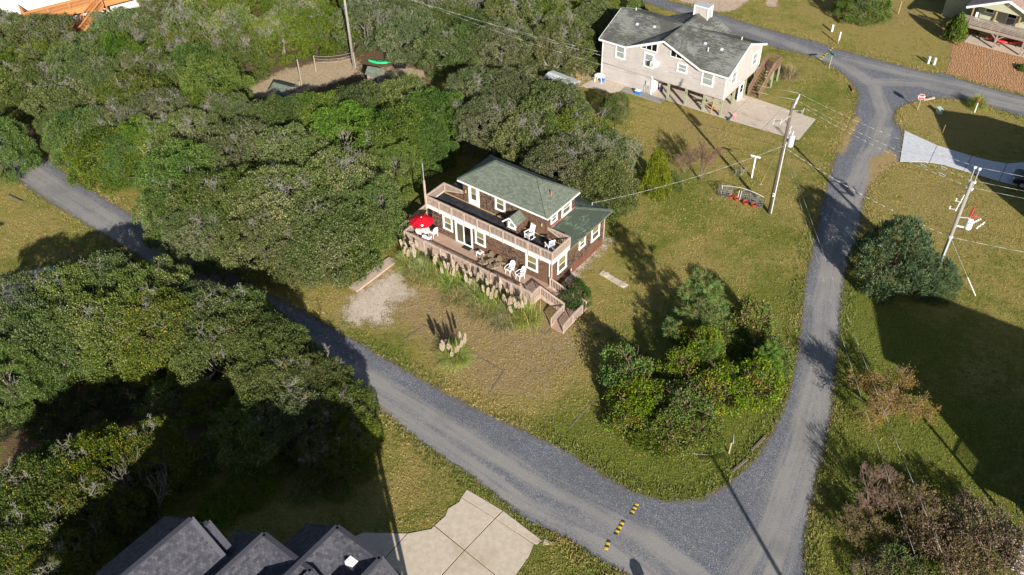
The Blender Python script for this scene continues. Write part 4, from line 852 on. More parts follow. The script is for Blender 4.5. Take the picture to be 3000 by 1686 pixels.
MB().box(-8.35, -8.2, -.10, 0, 1.98, 2.12).build('flood_light', MAT['white'], h2)
# slabs: pad under and beside the house
_p = lambda *q: [tuple(at_frame(H2O, H2Y, (x, y, 0)))[:2] for x, y in q]
slabs('stilt_house_pad', [_p((-8.1, -.15), (-3.9, -.15), (-3.9, 8.3), (-8.1, 8.3)), _p((-3.9, -.15), (.7, -.1), (.7, 5.55), (-3.9, 5.55)), _p((.7, -.1), (4.5, .1), (4.4, 5.4), (.7, 5.55)), _p((4.5, .1), (8.3, .35), (8.15, 5.15), (4.4, 5.4))], MAT['concrete2'])
slabs('patio', [_p((-15.4, -2.9), (-11.35, -2.0), (-11.0, -.05), (-14.9, -.05))], MAT['concrete2'])
wk = empty('grey_boardwalk', at_frame(H2O, H2Y, (-8.7, -.75, 0)), H2Y, 'weathered grey plank walkway along the beige house wall', 'boardwalk')
pl2 = MB().box(-.07, .07, -.5, .5, .06, .10).mesh('plank'); pl2.materials.append(MAT['greywood'])
for i in range(32): inst('plank', pl2, wk, (-2.4+i*.15, random.uniform(-.02, .02), 0))
MB().box(-2.45, 2.4, -.4, -.3, 0, .058).build('joist', MAT['timber'], wk); MB().box(-2.45, 2.4, .3, .4, 0, .058).build('joist', MAT['timber'], wk)
def h2_thing(name, p, yaw, label, cat): return empty(name, at_frame(H2O, H2Y, p), H2Y+yaw, label, cat)
t = h2_thing('cooler', (-9.35, -.75, .10), .1, 'blue cooler with white lid on the grey walkway', 'cooler'); MB().box(-.30, .30, -.2, .2, 0, .34).build('body', MAT['blue_plastic'], t, bevel=.02); MB().box(-.31, .31, -.21, .21, .342, .42).build('lid', MAT['white'], t, bevel=.02)
t = h2_thing('plastic_table', (-14.2, -.75, .05), .1, 'white plastic garden table at the corner of the beige house', 'table'); MB().lathe([(0, .72), (.58, .72), (.6, .69), (0, .68)], 8).build('table_top', MAT['white_plastic'], t)
for x in (-.36, .36):
    for y in (-.3, .3): MB().bar((x, y, .68), (x*1.1, y*1.1, 0), .07, .06).build('leg', MAT['white_plastic'], t)
t = h2_thing('storage_tub', (-13.9, -.6, .05), .3, 'blue plastic tub under the white garden table', 'tub'); MB().lathe([(0, 0), (.2, 0), (.26, .35), (.24, .35), (.19, .03), (0, .03)], 14).build('bowl', MAT['blue_plastic'], t)
t = h2_thing('garden_chair', (-16.2, -1.6, 0), 1.0, 'tan wooden garden chair lying on the grass behind the patio', 'chair')
for k in range(5): MB().box(-.25, .25, -.25+k*.1, -.17+k*.1, .30, .325).build('seat_slat', MAT['cedarpost'], t)
for x in (-.25, .25): MB().bar((x, .25, .1), (x, .55, .85), .04, .06).build('back_post', MAT['cedarpost'], t); MB().box(x-.02, x+.02, -.25, -.2, 0, .5).build('leg', MAT['cedarpost'], t); MB().box(x-.02, x+.02, .2, .25, 0, .32).build('leg', MAT['cedarpost'], t)
for k in range(4): MB().bar((-.25, .30+k*.06, .35+k*.13), (.25, .30+k*.06, .35+k*.13), .02, .07).build('back_slat', MAT['cedarpost'], t)
t = h2_thing('picnic_shelter', (-15.7, -5.8, 0), -.08, 'low open shelter with a flat pale grey metal roof', 'shelter')
MB().slab([(-1.95, -.75, 2.05), (1.75, -.75, 2.05), (1.75, .10, 2.25), (-1.95, .10, 2.25)], .05).build('roof', MAT['pale_roof'], t); MB().slab([(-1.95, .10, 2.25), (1.75, .10, 2.25), (1.75, .85, 2.10), (-1.95, .85, 2.10)], .05).build('roof', MAT['pale_roof'], t)
for x in (-1.8, 1.6):
    for y in (-.65, .75): MB().box(x-.05, x+.05, y-.05, y+.05, 0, 2.05).build('post', MAT['post'], t)
t = h2_thing('lattice_panel', (-17.6, -1.2, 0), .4, 'small diamond lattice panel leaning among the shrubs', 'lattice')
for k in range(7):
    MB().bar((-.6+k*.2, 0, .0), (min(.6, -.6+k*.2+.9), 0, min(.9, 1.2-k*.2)), .02, .03).build('slat', MAT['post'], t); MB().bar((.6-k*.2, .02, .0), (max(-.6, .6-k*.2-.9), .02, min(.9, 1.2-k*.2)), .02, .03).build('slat', MAT['post'], t)
t = h2_thing('water_jug', (-7.6, 1.2, .05), 0, 'dark blue plastic jug standing under the stilt house', 'jug'); MB().lathe([(0, 0), (.16, 0), (.17, .4), (.06, .5), (.06, .58), (0, .58)], 12).build('body', plain('navy_plastic', (.01, .03, .22), .3, .5), t, smooth=True)
t = h2_thing('blue_bucket', (.95, -.1, .05), 0, 'small blue bucket beside the corner stilt', 'bucket'); MB().lathe([(0, 0), (.13, 0), (.17, .26), (.155, .26), (.12, .02), (0, .02)], 12).build('shell', plain('teal_plastic', (.01, .10, .20), .4, .4), t)
t = h2_thing('pink_pail', (1.25, .45, .05), 0, 'faded pink toy chair by the corner of the concrete pad', 'toy chair'); MB().box(-.15, .15, -.15, .15, .18, .22).build('seat', plain('pink_plastic', (.70, .33, .33), .5, .4), t); MB().box(-.15, .15, .12, .15, .22, .55).build('backrest', bpy.data.materials['pink_plastic'], t)
for x in (-.13, .13):
    for y in (-.13, .13): MB().box(x-.02, x+.02, y-.02, y+.02, 0, .18).build('leg', bpy.data.materials['pink_plastic'], t)
t.name = 'toy_chair'

# ---------------------------------------------------------------- white house with orange deck, upper left
H3O, H3Y = Vector((-55.2, 101.5, 0)), math.atan2(3.5, 4.9)
h3 = empty('white_house', H3O, H3Y, 'white sided house with orange-stained deck behind the trees, upper left', 'house')
WS = MAT['siding_white']
MB().box(-3.4, 14, 3.0, 12, 0, 8).build('wall', WS, h3); MB().box(-5.8, -3.4, 4.6, 11, 0, 8).build('bay_wall', WS, h3); MB().box(.2, 14, 2.0, 2.99, 0, 2.35).build('ground_wall', WS, h3)
MB().slab([(-6, 2.7, 8.0), (14.3, 2.7, 8.0), (14.3, 7.5, 10.6), (-6, 7.5, 10.6)], .15).build('roof', RG, h3); MB().slab([(14.3, 12.3, 8.0), (-6, 12.3, 8.0), (-6, 7.5, 10.6), (14.3, 7.5, 10.6)], .15).build('roof', RG, h3)
OW = MAT['orangewood']
MB().box(-1.5, 14, 0, 3.0, 2.55, 2.7).build('deck_floor', OW, h3)
MB().box(-1.55, 14, -.06, -.004, 2.05, 2.72).build('rim_board', OW, h3); MB().box(-1.56, -1.502, 0, 3.0, 2.05, 2.72).build('rim_board', OW, h3)
railing(h3, (-1.5, 0, 2.7), (6.0, 0, 2.7), 1.0, 'orangewood', .14, [0, .33, .66, 1], name='deck_railing'); railing(h3, (-1.5, .1, 2.7), (-1.5, 2.9, 2.7), 1.0, 'orangewood', .14, [.95], name='deck_railing')
for x in (-1.3, 3.0, 7.5, 12): MB().box(x-.09, x+.09, .05, .23, 0, 2.55).build('deck_post', OW, h3)
sm = MB(); sm.bar((6.6, -.3, 2.6), (2.3, -1.5, .1), .06, .32); sm.bar((6.9, -1.3, 2.6), (2.7, -2.6, .1), .06, .32); sm.build('stair_stringer', OW, h3)
for i in range(12): f = i/12; MB().fbox((6.75-4.3*f, -.8-1.25*f, 2.45-2.4*f), (.95, .27, 0), (-.27, .95, 0), (0, 0, 1), -.14, .14, -.5, .5, -.04, 0).build('tread', OW, h3)
railing(h3, (6.6, -.3, 2.6), (2.3, -1.5, .15), .95, 'orangewood', .16, [0, .5, 1], name='stair_railing'); railing(h3, (6.9, -1.3, 2.6), (2.7, -2.6, .15), .95, 'orangewood', .16, [0, .5, 1], name='stair_railing')
W3 = Wall((0, 2.0, 0), (0, -1, 0)); dw = MB(); W3.box(dw, 2.2, 3.3, .004, .05, .0, 2.1); dw.build('ground_door', MAT['white'], h3)
W3b = Wall((-3.4, 4.6, 0), (0, -1, 0))
for x in (-2.1, -1.1): window(h3, W3b, x, x+.75, 4.2, 6.6, .08, 'curtain', 'dark')

# ---------------------------------------------------------------- sage green house with a porch, upper right
H4O, H4Y = Vector((55.586, 94.680, 0)), rad(-38.525)
h4 = empty('porch_house', H4O, H4Y, 'sage green house with a gabled timber porch, upper right corner', 'house')
SG = MAT['siding_green']; PG = MAT['porch_grey']
MB().box(-3.3, 9, 2.3, 12, 1.9, 4.4).build('wall', SG, h4); MB().box(-2.3, 9, 2.6, 12, 0, 1.9).build('ground_wall', PG, h4)
MB().box(-3.45, 9, -.05, 2.29, 1.82, 2.0).build('porch_floor', PG, h4); MB().box(-3.5, 9, -.12, -.055, 1.70, 2.02).build('rim_board', PG, h4)
MB().slab([(-3.25, -.02, 4.3), (3.25, -.02, 4.3), (0, -.02, 5.62)], .1).build('gable_wall', SG, h4)
MB().slab([(-4.05, -.5, 4.12), (0, -.5, 5.85), (0, 12, 5.85), (-4.05, 12, 4.12)][::-1], .12).build('roof', MAT['metal_roof'], h4); MB().slab([(0, -.5, 5.85), (4.05, -.5, 4.12), (4.05, 12, 4.12), (0, 12, 5.85)][::-1], .12).build('roof', MAT['roof_pink'], h4)
MB().slab([(-8.0, 5, 4.6), (3, 5, 4.6), (3, 9, 7.4), (-8, 9, 7.4)], .15).build('roof', RG, h4); MB().slab([(3, 13, 4.6), (-8, 13, 4.6), (-8, 9, 7.4), (3, 9, 7.4)], .15).build('roof', RG, h4); MB().box(-7.6, 2.6, 5.4, 12.6, 0, 5.0).build('wing_wall', SG, h4)
fm = MB(); fm.bar((-4.07, -.53, 4.06), (0, -.53, 5.79), .05, .24); fm.bar((4.07, -.53, 4.06), (0, -.53, 5.79), .05, .24); fm.bar((-4.1, -.5, 4.06), (-4.1, 4, 4.06), .05, .2); fm.build('fascia', MAT['white'], h4)
MB().lathe([(0, 0), (.2, 0), (.2, .1), (0, .1)], 14, (0, 0, 0)).build('gable_vent', MAT['white'], h4).matrix_local = Matrix.Translation((.05, -.03, 5.25)) @ Matrix.Rotation(math.pi/2, 4, 'X')
for x in (-3.35, -.9, 1.6, 4.0): MB().box(x-.07, x+.07, -.05, .09, 2.0, 4.2).build('porch_post', MAT['cedarpost'], h4)
for x in (-.02, 2.85, 5.6): MB().box(x-.1, x+.1, -.1, .1, 0, 1.72).build('stilt', PG, h4)
for a in (-1, 1): MB().bar((0, 0, 1.1), (a*.75, 0, 1.72), .08, .12).build('brace', PG, h4)
pr = MB(); pr.bar((-4.4, -.08, 3.03), (5, -.08, 3.03), .16, .05); pro = pr.build('porch_railing', PG, h4)
for k in range(5): MB().box(-3.4, 5, -.11, -.085, 2.12+k*.175, 2.24+k*.175).build('slat', PG, pro)
for k in range(5): MB().box(-4.5, -3.45, -.11, -.085, 2.12+k*.175, 2.24+k*.175).build('slat', PG, pro)
for x in (-4.45, -2.1, -.0, 2.3, 4.4): MB().box(x-.05, x+.05, -.085, .0, 1.8, 3.0).build('rail_post', PG, pro)
W4 = Wall((0, 2.3, 0), (0, -1, 0)); window(h4, W4, -2.55, -1.5, 2.9, 3.7, .12, 'dark', 'dark', double=False); window(h4, W4, 1.9, 2.9, 2.7, 3.6, .12, 'dark', 'dark', double=False)
dm = MB(); W4.box(dm, -.1, .0, .004, .05, 2.0, 3.9); W4.box(dm, .85, .95, .004, .05, 2.0, 3.9); W4.box(dm, .0, .85, .004, .05, 3.8, 3.9); W4.box(dm, .0, .85, .004, .05, 2.9, 2.97)
dmo = dm.build('porch_door', MAT['white'], h4); k = MB(); W4.box(k, 0, .85, .002, .01, 2.0, 3.8); k.build('dark_backing', MAT['dark'], dmo)
for i in range(6): k = MB(); W4.box(k, .08+i*.13, .11+i*.13, .01, .03, 2.05, 2.9); k.build('bar', MAT['white'], dmo)
for i in range(8): MB().box(-2.3, 9, 2.54, 2.598, .05+i*.22, .20+i*.22).build('wall_slat', MAT['cedarpost'], h4)
slabs('porch_house_pad', [[tuple(at_frame(H4O, H4Y, (x, y, 0)))[:2] for x, y in ((-3.2, -.25), (3.1, -.25), (3.1, 2.6), (-3.2, 2.6))], [tuple(at_frame(H4O, H4Y, (x, y, 0)))[:2] for x, y in ((3.1, -.25), (9, -.25), (9, 2.6), (3.1, 2.6))]], MAT['concrete2'])
def h4_thing(name, p, yaw, label, cat): return empty(name, at_frame(H4O, H4Y, p), H4Y+yaw, label, cat)
def kayak(t, mat, L=3.6, W_=.36, H_=.3):
    m = MB(); N, K = 14, 10; k0 = 0
    for i in range(N+1):
        f = i/N; x = -L/2+L*f; wv = W_*math.sin(math.pi*min(max(f, .02), .98))**.7; up = .18*abs(2*f-1)**3
        for j in range(K): a = 2*math.pi*j/K; m.v.append((x, wv*math.cos(a), H_/2+up+H_/2*math.sin(a)*(1 if math.sin(a) < 0 else .7)))
    for i in range(N):
        for j in range(K): b = (j+1) % K; m.f.append((i*K+j, i*K+b, (i+1)*K+b, (i+1)*K+j))
    o = m.build('hull', mat, t, smooth=True); MB().lathe([(.26, .27), (.30, .30), (.28, .315), (.22, .24), (0, .2)], 16).build('cockpit', MAT['rubber'], t).scale = (1.6, .8, 1)
    return o
t = h4_thing('red_kayak', (1.15, 1.55, .45), rad(32), 'red kayak on stands under the porch deck', 'kayak'); kayak(t, MAT['kayak_red'], 3.2)
for x in (-.9, .9): MB().bar((x, -.35, -.45), (x, .35, .0), .06, .06).build('stand', MAT['timber'], t); MB().bar((x, .35, -.45), (x, -.35, .0), .06, .06).build('stand', MAT['timber'], t)
t = h4_thing('bicycle', (-.75, 1.55, 0), rad(-10), 'red bicycle parked under the porch next to the kayak', 'bicycle')
for x in (-.5, .5):
    m = MB(); ring = [V3(x+.32*math.cos(2*math.pi*i/20), 0, .33+.32*math.sin(2*math.pi*i/20)) for i in range(21)]; m.path(ring, .02, 5); wo_ = m.build('wheel', MAT['rubber'], t)
    m = MB()
    for i in range(8): a = math.pi*i/4; m.tube((x, 0, .33), (x+.31*math.cos(a), 0, .33+.31*math.sin(a)), .004, .004, 4)
    m.build('spokes', MAT['galv'], wo_)
m = MB()
for a, b in (((-.5, 0, .33), (-.15, 0, .75)), ((-.5, 0, .33), (-.05, 0, .32)), ((-.05, 0, .32), (-.15, 0, .78)), ((-.05, 0, .32), (.35, 0, .72)), ((-.15, 0, .72), (.35, 0, .75)), ((.35, 0, .85), (.5, 0, .33))): m.tube(a, b, .02, .02, 6)
m.build('frame', MAT['kayak_red'], t); MB().box(-.28, -.05, -.06, .06, .80, .85).build('saddle', MAT['rubber'], t); MB().tube((.33, -.25, .92), (.33, .25, .92), .015, .015, 6).build('handlebar', MAT['galv'], t)
t = h4_thing('porch_chair', (-2.9, 1.2, 2.0), .3, 'white chair standing at the end of the timber porch', 'chair'); MB().box(-.25, .25, -.25, .25, .4, .45).build('seat', MAT['white'], t); MB().box(-.25, .25, .21, .26, .45, 1.05).build('backrest', MAT['white'], t)
for x in (-.22, .22):
    for y in (-.22, .22): MB().box(x-.025, x+.025, y-.025, y+.025, 0, .4).build('leg', MAT['white'], t)

# ---------------------------------------------------------------- dark shingled roofs, lower left (house mostly below the frame)
def shingle_plane(root, quad, mat, row=.145, tabw=.175, name='shingle', indiv=0):
    """lay overlapping tabs on a planar polygon; returns list of tab placements"""
    P_ = [Vector(p) for p in quad]; n = (P_[1]-P_[0]).cross(P_[2]-P_[0]).normalized()
    if n.z < 0: n = -n
    tx = Vector((0, 0, 1)).cross(n).normalized(); up = n.cross(tx)
    q2 = np.array([[(p-P_[0]).dot(tx), (p-P_[0]).dot(up)] for p in P_]); lo, hi = q2.min(0), q2.max(0); c = []
    r = 0; y = lo[1]
    while y < hi[1]:
        x = lo[0]-(r % 2)*tabw/2
        while x < hi[0]: c.append((x+tabw/2, y+row/2)); x += tabw
        y += row; r += 1
    c = np.array(c); ins = sd_poly(c, q2) > .02
    return [(P_[0]+tx*x+up*y_+n*.012, tx, up, n) for x, y_ in c[ins]]
H5L = 'dark purple-grey shingled house with three roof peaks at the lower left edge'
h5 = empty('lower_left_house', (0, 0, 0), 0, H5L, 'house')
def q5(x, y, z): return Vector(G(*z5b(x, y), z))
A1, A2 = q5(640, 303, 11.6), q5(178, 510, 11.6)                      # first ridge, far and near end
H5U = Vector((math.cos(rad(-37.7)), math.sin(rad(-37.7)), 0)); H5V = Vector((-H5U.y, H5U.x, 0))
planes5 = []
def gable(rfar, length, drop_u_l, drop_l, drop_u_r, drop_r, hipn=None):
    """ridge along -v from rfar; left and right slopes"""
    rn = rfar-H5V*length
    L0, L1 = rfar-H5U*drop_u_l-V3(0, 0, drop_l), rn-H5U*drop_u_l-V3(0, 0, drop_l); R0, R1 = rfar+H5U*drop_u_r-V3(0, 0, drop_r), rn+H5U*drop_u_r-V3(0, 0, drop_r)
    planes5.append([L0, L1, rn, rfar]); planes5.append([R1, R0, rfar, rn]); return rn, L0, L1, R0, R1
g1 = gable(A1, (A1-A2).length, 3.0, 2.4, 4.2, 3.3)
B1 = q5(727, 320, 11.0); g2 = gable(B1, 12, 2.1, 1.7, 3.4, 2.8)
def ell(c1, c2, s_=.78, back=7.0, out=2.9):
    """L-shaped ridge: one arm runs towards the camera, one to the right, a valley between; a third arm at the right end"""
    L = (c2-c1).length; z = V3(0, 0, 1)
    val = c1+(H5U-H5V)*L-z*(s_*L)
    planes5.append([c1-H5V*back, c1-H5V*back+H5U*L-z*(s_*L), val, c1]); planes5.append([c1, val, c2])
    planes5.append([c2-H5V*back, c2-H5V*back+H5U*out-z*(s_*out), c2+H5U*out-z*(s_*out), c2])
    planes5.append([c1-H5U*2.6-z*(s_*2.6), c1-H5U*2.6-H5V*back-z*(s_*2.6), c1-H5V*back, c1])
    return [(c1, c2), (c1, c1-H5V*back), (c2, c2-H5V*back), (c2, c2+H5U*out-z*(s_*out))]
C1 = q5(1020, 383, 10.5); C2 = C1+H5U*3.3
D1 = q5(1400, 345, 10.6); DR = D1+H5U*2.9
caps5 = [(A1, g1[0]), (B1, g2[0]), (A1, g1[3]), (B1, g2[3])]+ell(C1, C2)+ell(D1, DR, out=3.1)
planes5.append([g1[0]-H5V*4-V3(0, 0, 3.0)-H5U*2.2, g1[0]-H5V*4-V3(0, 0, 3.0)+H5U*3.4, g1[0]])
caps5 += [(g1[0], g1[0]-H5V*4-V3(0, 0, 3.0)+H5U*3.4)]
tabs = []
tabm = MB().box(-.082, .082, -.080, .080, -.006, .012).mesh('shingle'); tabm.materials.append(MAT['roof_tab']); rt = random.Random(5)
for q in planes5:
    nrm = (q[1]-q[0]).cross(q[2]-q[0]); 
    MB().slab(q if nrm.z > 0 else q[::-1], .14).build('roof_deck', MAT['roof_under'], h5)
    tabs += shingle_plane(h5, q, None)
def in_view(p):
    d = p-Vector((0, 0, CAM_H)); z = d.dot(C_F); return 1500+FPX*d.dot(C_R)/z, 843-FPX*d.dot(C_U)/z
vis = [tb for tb in tabs if (lambda s: 0 < s[0] < 3000 and s[1] < 1720)(in_view(tb[0]))]
vis.sort(key=lambda tb: (tb[0]-Vector((0, 0, CAM_H))).length)
for p, tx, up, n in vis[:300]:
    o = bpy.data.objects.new('shingle', tabm); link(o, h5); k = up*math.cos(.05)+n*math.sin(-.05)
    m4 = Matrix((tx, up, n)).transposed().to_4x4(); m4.translation = p+n*rt.uniform(0, .008); o.matrix_local = m4
rest = MB(); tones = []
for p, tx, up, n in vis[300:]: rest.fbox(p+n*rt.uniform(0, .008), tx, up, n, -.082, .082, -.080, .080, -.006, .012); tones += [rt.random()]*8
ro = rest.build('shingles', MAT['roof_tab'], h5); ro['kind'] = 'stuff'; at = ro.data.attributes.new('tone', 'FLOAT', 'POINT'); at.data.foreach_set('value', np.array(tones, np.float32))
for a, b in caps5: MB().bar(a+V3(0, 0, .04), b+V3(0, 0, .04), .25, .04).build('ridge_cap', MAT['roof_tab'], h5)
vt = min((q5(1477, 540, z_) for z_ in np.linspace(8, 11, 61)), key=lambda p_: abs(p_.z-(10.6-.78*(D1-p_).dot(H5V)))); MB().fbox(vt, H5U, H5V, (0, 0, 1), -.25, .25, -.2, .2, -.1, .28).build('roof_vent', MAT['white'], h5)
# walls below: boxes under the three roofs, on the house axes
o5 = A1.copy(); o5.z = 0
wl5 = MB(); wl5.fbox(o5, H5U, H5V, (0, 0, 1), -2.6, 10.5, -13, -.5, 0, 8.0); wl5.build('wall', MAT['siding'], h5)
d5 = D1.copy(); d5.z = 0
MB().fbox(d5, H5U, H5V, (0, 0, 1), -2, 5.0, -9, -.35, 0, 8.0).build('wall', MAT['siding'], h5)

# stacked porches at its right end (mostly below the frame; their shadow lies on the lawn and driveway)
K5 = Vector((-3.2, 23.4, 0))-H5V*2.2
def k5(u, v, z): return K5+H5U*u+H5V*v+V3(0, 0, z)
for z in (2.7, 5.4): MB().fbox(K5, H5U, H5V, (0, 0, 1), -4.5, 0, -6, 0, z-.22, z).build('porch_floor', MAT['white'], h5)
for u in (-.08, -2.2): MB().fbox(K5, H5U, H5V, (0, 0, 1), u-.1, u+.1, -.16, .04, 0, 8.3).build('porch_post', MAT['white'], h5)
MB().fbox(K5, H5U, H5V, (0, 0, 1), -.18, .02, -5.9, -5.7, 0, 8.3).build('porch_post', MAT['white'], h5)
for z in (2.7, 5.4):
    railing(h5, k5(-4.4, -.05, z), k5(-.05, -.05, z), 1.0, 'white', .16, [], name='porch_railing'); railing(h5, k5(-.05, -.1, z), k5(-.05, -5.8, z), 1.0, 'white', .16, [], name='porch_railing')
MB().bar(k5(-2.2, -.06, .3), k5(-.1, -.06, 2.5), .05, .14).build('brace', MAT['white'], h5); MB().bar(k5(-.1, -.06, 6.6), k5(-2.2, -.06, 8.2), .05, .14).build('brace', MAT['white'], h5)

# ---------------------------------------------------------------- neighbours just outside the frame whose shadows fall into it
def simple_house(K, du, dv, eave, ridge, label, wallm, roofm, along='u', yaw=-37.7, name='neighbour_house'):
    t = empty(name, K, rad(yaw), label, 'house'); e = .4
    MB().box(0, du, 0, dv, 0, eave).build('wall', wallm, t)
    if along == 'u':
        m = dv/2; A = [(-e, -e, eave), (du+e, -e, eave), (du+e, m, ridge), (-e, m, ridge)]; B = [(du+e, dv+e, eave), (-e, dv+e, eave), (-e, m, ridge), (du+e, m, ridge)]
        for x in (0, du): MB().slab([(x, 0, eave), (x, m, ridge-.1), (x, dv, eave)] if x == 0 else [(x, dv, eave), (x, m, ridge-.1), (x, 0, eave)], .1).build('gable_wall', wallm, t)
    else:
        m = du/2; A = [(-e, dv+e, eave), (-e, -e, eave), (m, -e, ridge), (m, dv+e, ridge)]; B = [(du+e, -e, eave), (du+e, dv+e, eave), (m, dv+e, ridge), (m, -e, ridge)]
        for y in (0, dv): MB().slab([(0, y, eave), (du, y, eave), (m, y, ridge-.1)], .1).build('gable_wall', wallm, t)
    for q in (A, B): MB().slab(q, .15).build('roof', roofm, t)
    for z0 in ([1.0] if eave < 4 else [1.0, 4.0]):
        WW = Wall((0, 0, 0), (0, -1, 0)); WL = Wall((0, 0, 0), (-1, 0, 0))
        for x in np.arange(1.0, du-1.2, 2.6): window(t, WW, x, x+1.0, z0, z0+1.4, .1, 'curtain', 'dark')
        for y in np.arange(1.0, dv-1.2, 2.6): a, b = FX(WL, y, y+1.0); window(t, WL, a, b, z0, z0+1.4, .1, 'curtain', 'dark')
    d = MB().box(du*.5, du*.5+1.0, -.06, -.003, .0, 2.1).build('front_door', MAT['white'], t)
    return t
r1h = simple_house(Vector((46.6, 57.6, 0)), 12, 10, 6.4, 9.2, 'tall pale neighbour house right of the frame that shades the curved driveway', MAT['siding_white'], MAT['roof_grey'])
r2h = simple_house(Vector((32.9, 28.0, 0)), 14, 8.5, 8.4, 10.6, 'tall white neighbour house right of the frame that shades the lower right lawn', MAT['siding_white'], MAT['roof_grey'])
railing(r2h, (-2.2, 0.2, 2.6), (-2.2, 5, 2.6), 1.0, 'white', .16, [0, .5, 1], name='deck_railing', post_drop=2.6); MB().box(-2.3, -.02, 0, 5, 2.45, 2.6).build('deck_floor', MAT['porch_grey'], r2h)
for y in (.1, 4.9): MB().box(-2.28, -2.12, y-.08, y+.08, 0, 6.2).build('porch_post', MAT['white'], r2h)
MB().slab([(-2.5, -.2, 6.2), (-.02, -.2, 6.7), (-.02, 5.2, 6.7), (-2.5, 5.2, 6.2)], .12).build('porch_roof', MAT['roof_grey'], r2h)
wb_ = G(2996, 1608, 1.0); tag(MB().fbox((wb_.x, wb_.y, 0), H5U, H5V, (0, 0, 1), -.1, 2.4, -1.0, .9, 0, 1.0).build('white_storage_box', MAT['white'], None, bevel=.03), 'white lidded storage box cut by the right edge in the lower right corner', 'storage box')
hs = [G(3000+10*math.cos(a)*1.2-8, 1492+26*math.sin(a), .03) for a in np.linspace(1.2, 5.2, 14)]; tag(MB().path(hs, .02, 5).build('garden_hose', plain('teal_hose', (.01, .18, .28), .4, .4), None), 'loop of teal garden hose on the dark lawn at the right edge', 'hose')
l1h = simple_house(Vector((-53.0, 43.5, 0)), 9.0, 9, 7.2, 9.0, 'grey neighbour house left of the frame behind the roadside thicket', MAT['siding'], MAT['roof_grey'], 'u', -20)
# ---------------------------------------------------------------- foliage generators
def unit(a): return a/np.maximum(np.linalg.norm(a, axis=1, keepdims=True), 1e-9)
def leaf_mesh(name, P, N, rng, length, width, palette, per=5, spread=.9, mat=None, jitter=.10, cup=.25, pick=None, blade=False, shade=None):
    """P,N: tuft positions and outward directions. Each tuft grows `per` folded leaves."""
    n = len(P)*per
    p = np.repeat(P, per, 0)+rng.normal(0, jitter, (n, 3)); d = unit(np.repeat(N, per, 0)+rng.normal(0, spread, (n, 3)))
    s = unit(np.cross(d, rng.normal(0, 1, (n, 3)))); nn = np.cross(d, s)
    L = length*rng.uniform(.65, 1.35, (n, 1)); W_ = width*rng.uniform(.7, 1.3, (n, 1))
    v = np.empty((n, 4, 3)); v[:, 0] = p; v[:, 1] = p+d*L*.5+s*W_*.5+nn*W_*cup; v[:, 2] = p+d*L; v[:, 3] = p+d*L*.5-s*W_*.5+nn*W_*cup
    pal = np.array([c for c, w_ in palette]); wt = np.array([w_ for c, w_ in palette], float); wt /= wt.sum()
    tuft = rng.choice(len(pal), len(P), p=wt) if pick is None else pick
    idx = np.repeat(tuft, per); m = rng.random(n) < .3; idx[m] = rng.choice(len(pal), m.sum(), p=wt)
    col = pal[idx]*rng.uniform(.75, 1.25, (n, 1))
    if shade is not None: col = col*np.repeat(shade, per)[:, None]
    return quads_mesh(name, v, np.repeat(col, 4, 0), mat)
def quads_mesh(name, v, vcol, mat):
    n = len(v); me = bpy.data.meshes.new(name); me.vertices.add(n*4); me.vertices.foreach_set('co', v.reshape(-1).astype(np.float32))
    me.loops.add(n*4); me.loops.foreach_set('vertex_index', np.arange(n*4, dtype=np.int32)); me.polygons.add(n); me.polygons.foreach_set('loop_start', np.arange(0, n*4, 4, dtype=np.int32))
    me.update()
    at = me.attributes.new('col', 'FLOAT_COLOR', 'POINT'); c = np.ones((n*4, 4), np.float32); c[:, :3] = vcol; at.data.foreach_set('color', c.ravel())
    if mat: me.materials.append(mat)
    return me
def tubes_mesh(name, A, B, RA, RB, mat, k=4):
    """many tapered tubes at once"""
    A, B = np.asarray(A, float), np.asarray(B, float); n = len(A); d = unit(B-A)
    ref = np.where(np.abs(d[:, 2:3]) < .9, np.array([[0, 0, 1.]]), np.array([[1., 0, 0]])); e = unit(np.cross(d, ref)); g = np.cross(d, e)
    th = 2*np.pi*np.arange(k)/k; ring = np.cos(th)[None, :, None]*e[:, None]+np.sin(th)[None, :, None]*g[:, None]
    v = np.concatenate([A[:, None]+ring*np.asarray(RA)[:, None, None], B[:, None]+ring*np.asarray(RB)[:, None, None]], 1)
    i = np.arange(k); j = (i+1) % k; f = np.stack([i, j, j+k, i+k], 1); F = (np.arange(n)[:, None, None]*2*k+f[None]).reshape(-1, 4)
    me = bpy.data.meshes.new(name); me.vertices.add(n*2*k); me.vertices.foreach_set('co', v.reshape(-1).astype(np.float32))
    me.loops.add(F.size); me.loops.foreach_set('vertex_index', F.ravel().astype(np.int32)); me.polygons.add(len(F)); me.polygons.foreach_set('loop_start', np.arange(0, F.size, 4, dtype=np.int32)); me.polygons.foreach_set('use_smooth', np.ones(len(F), bool)); me.update(); me.materials.append(mat)
    return me
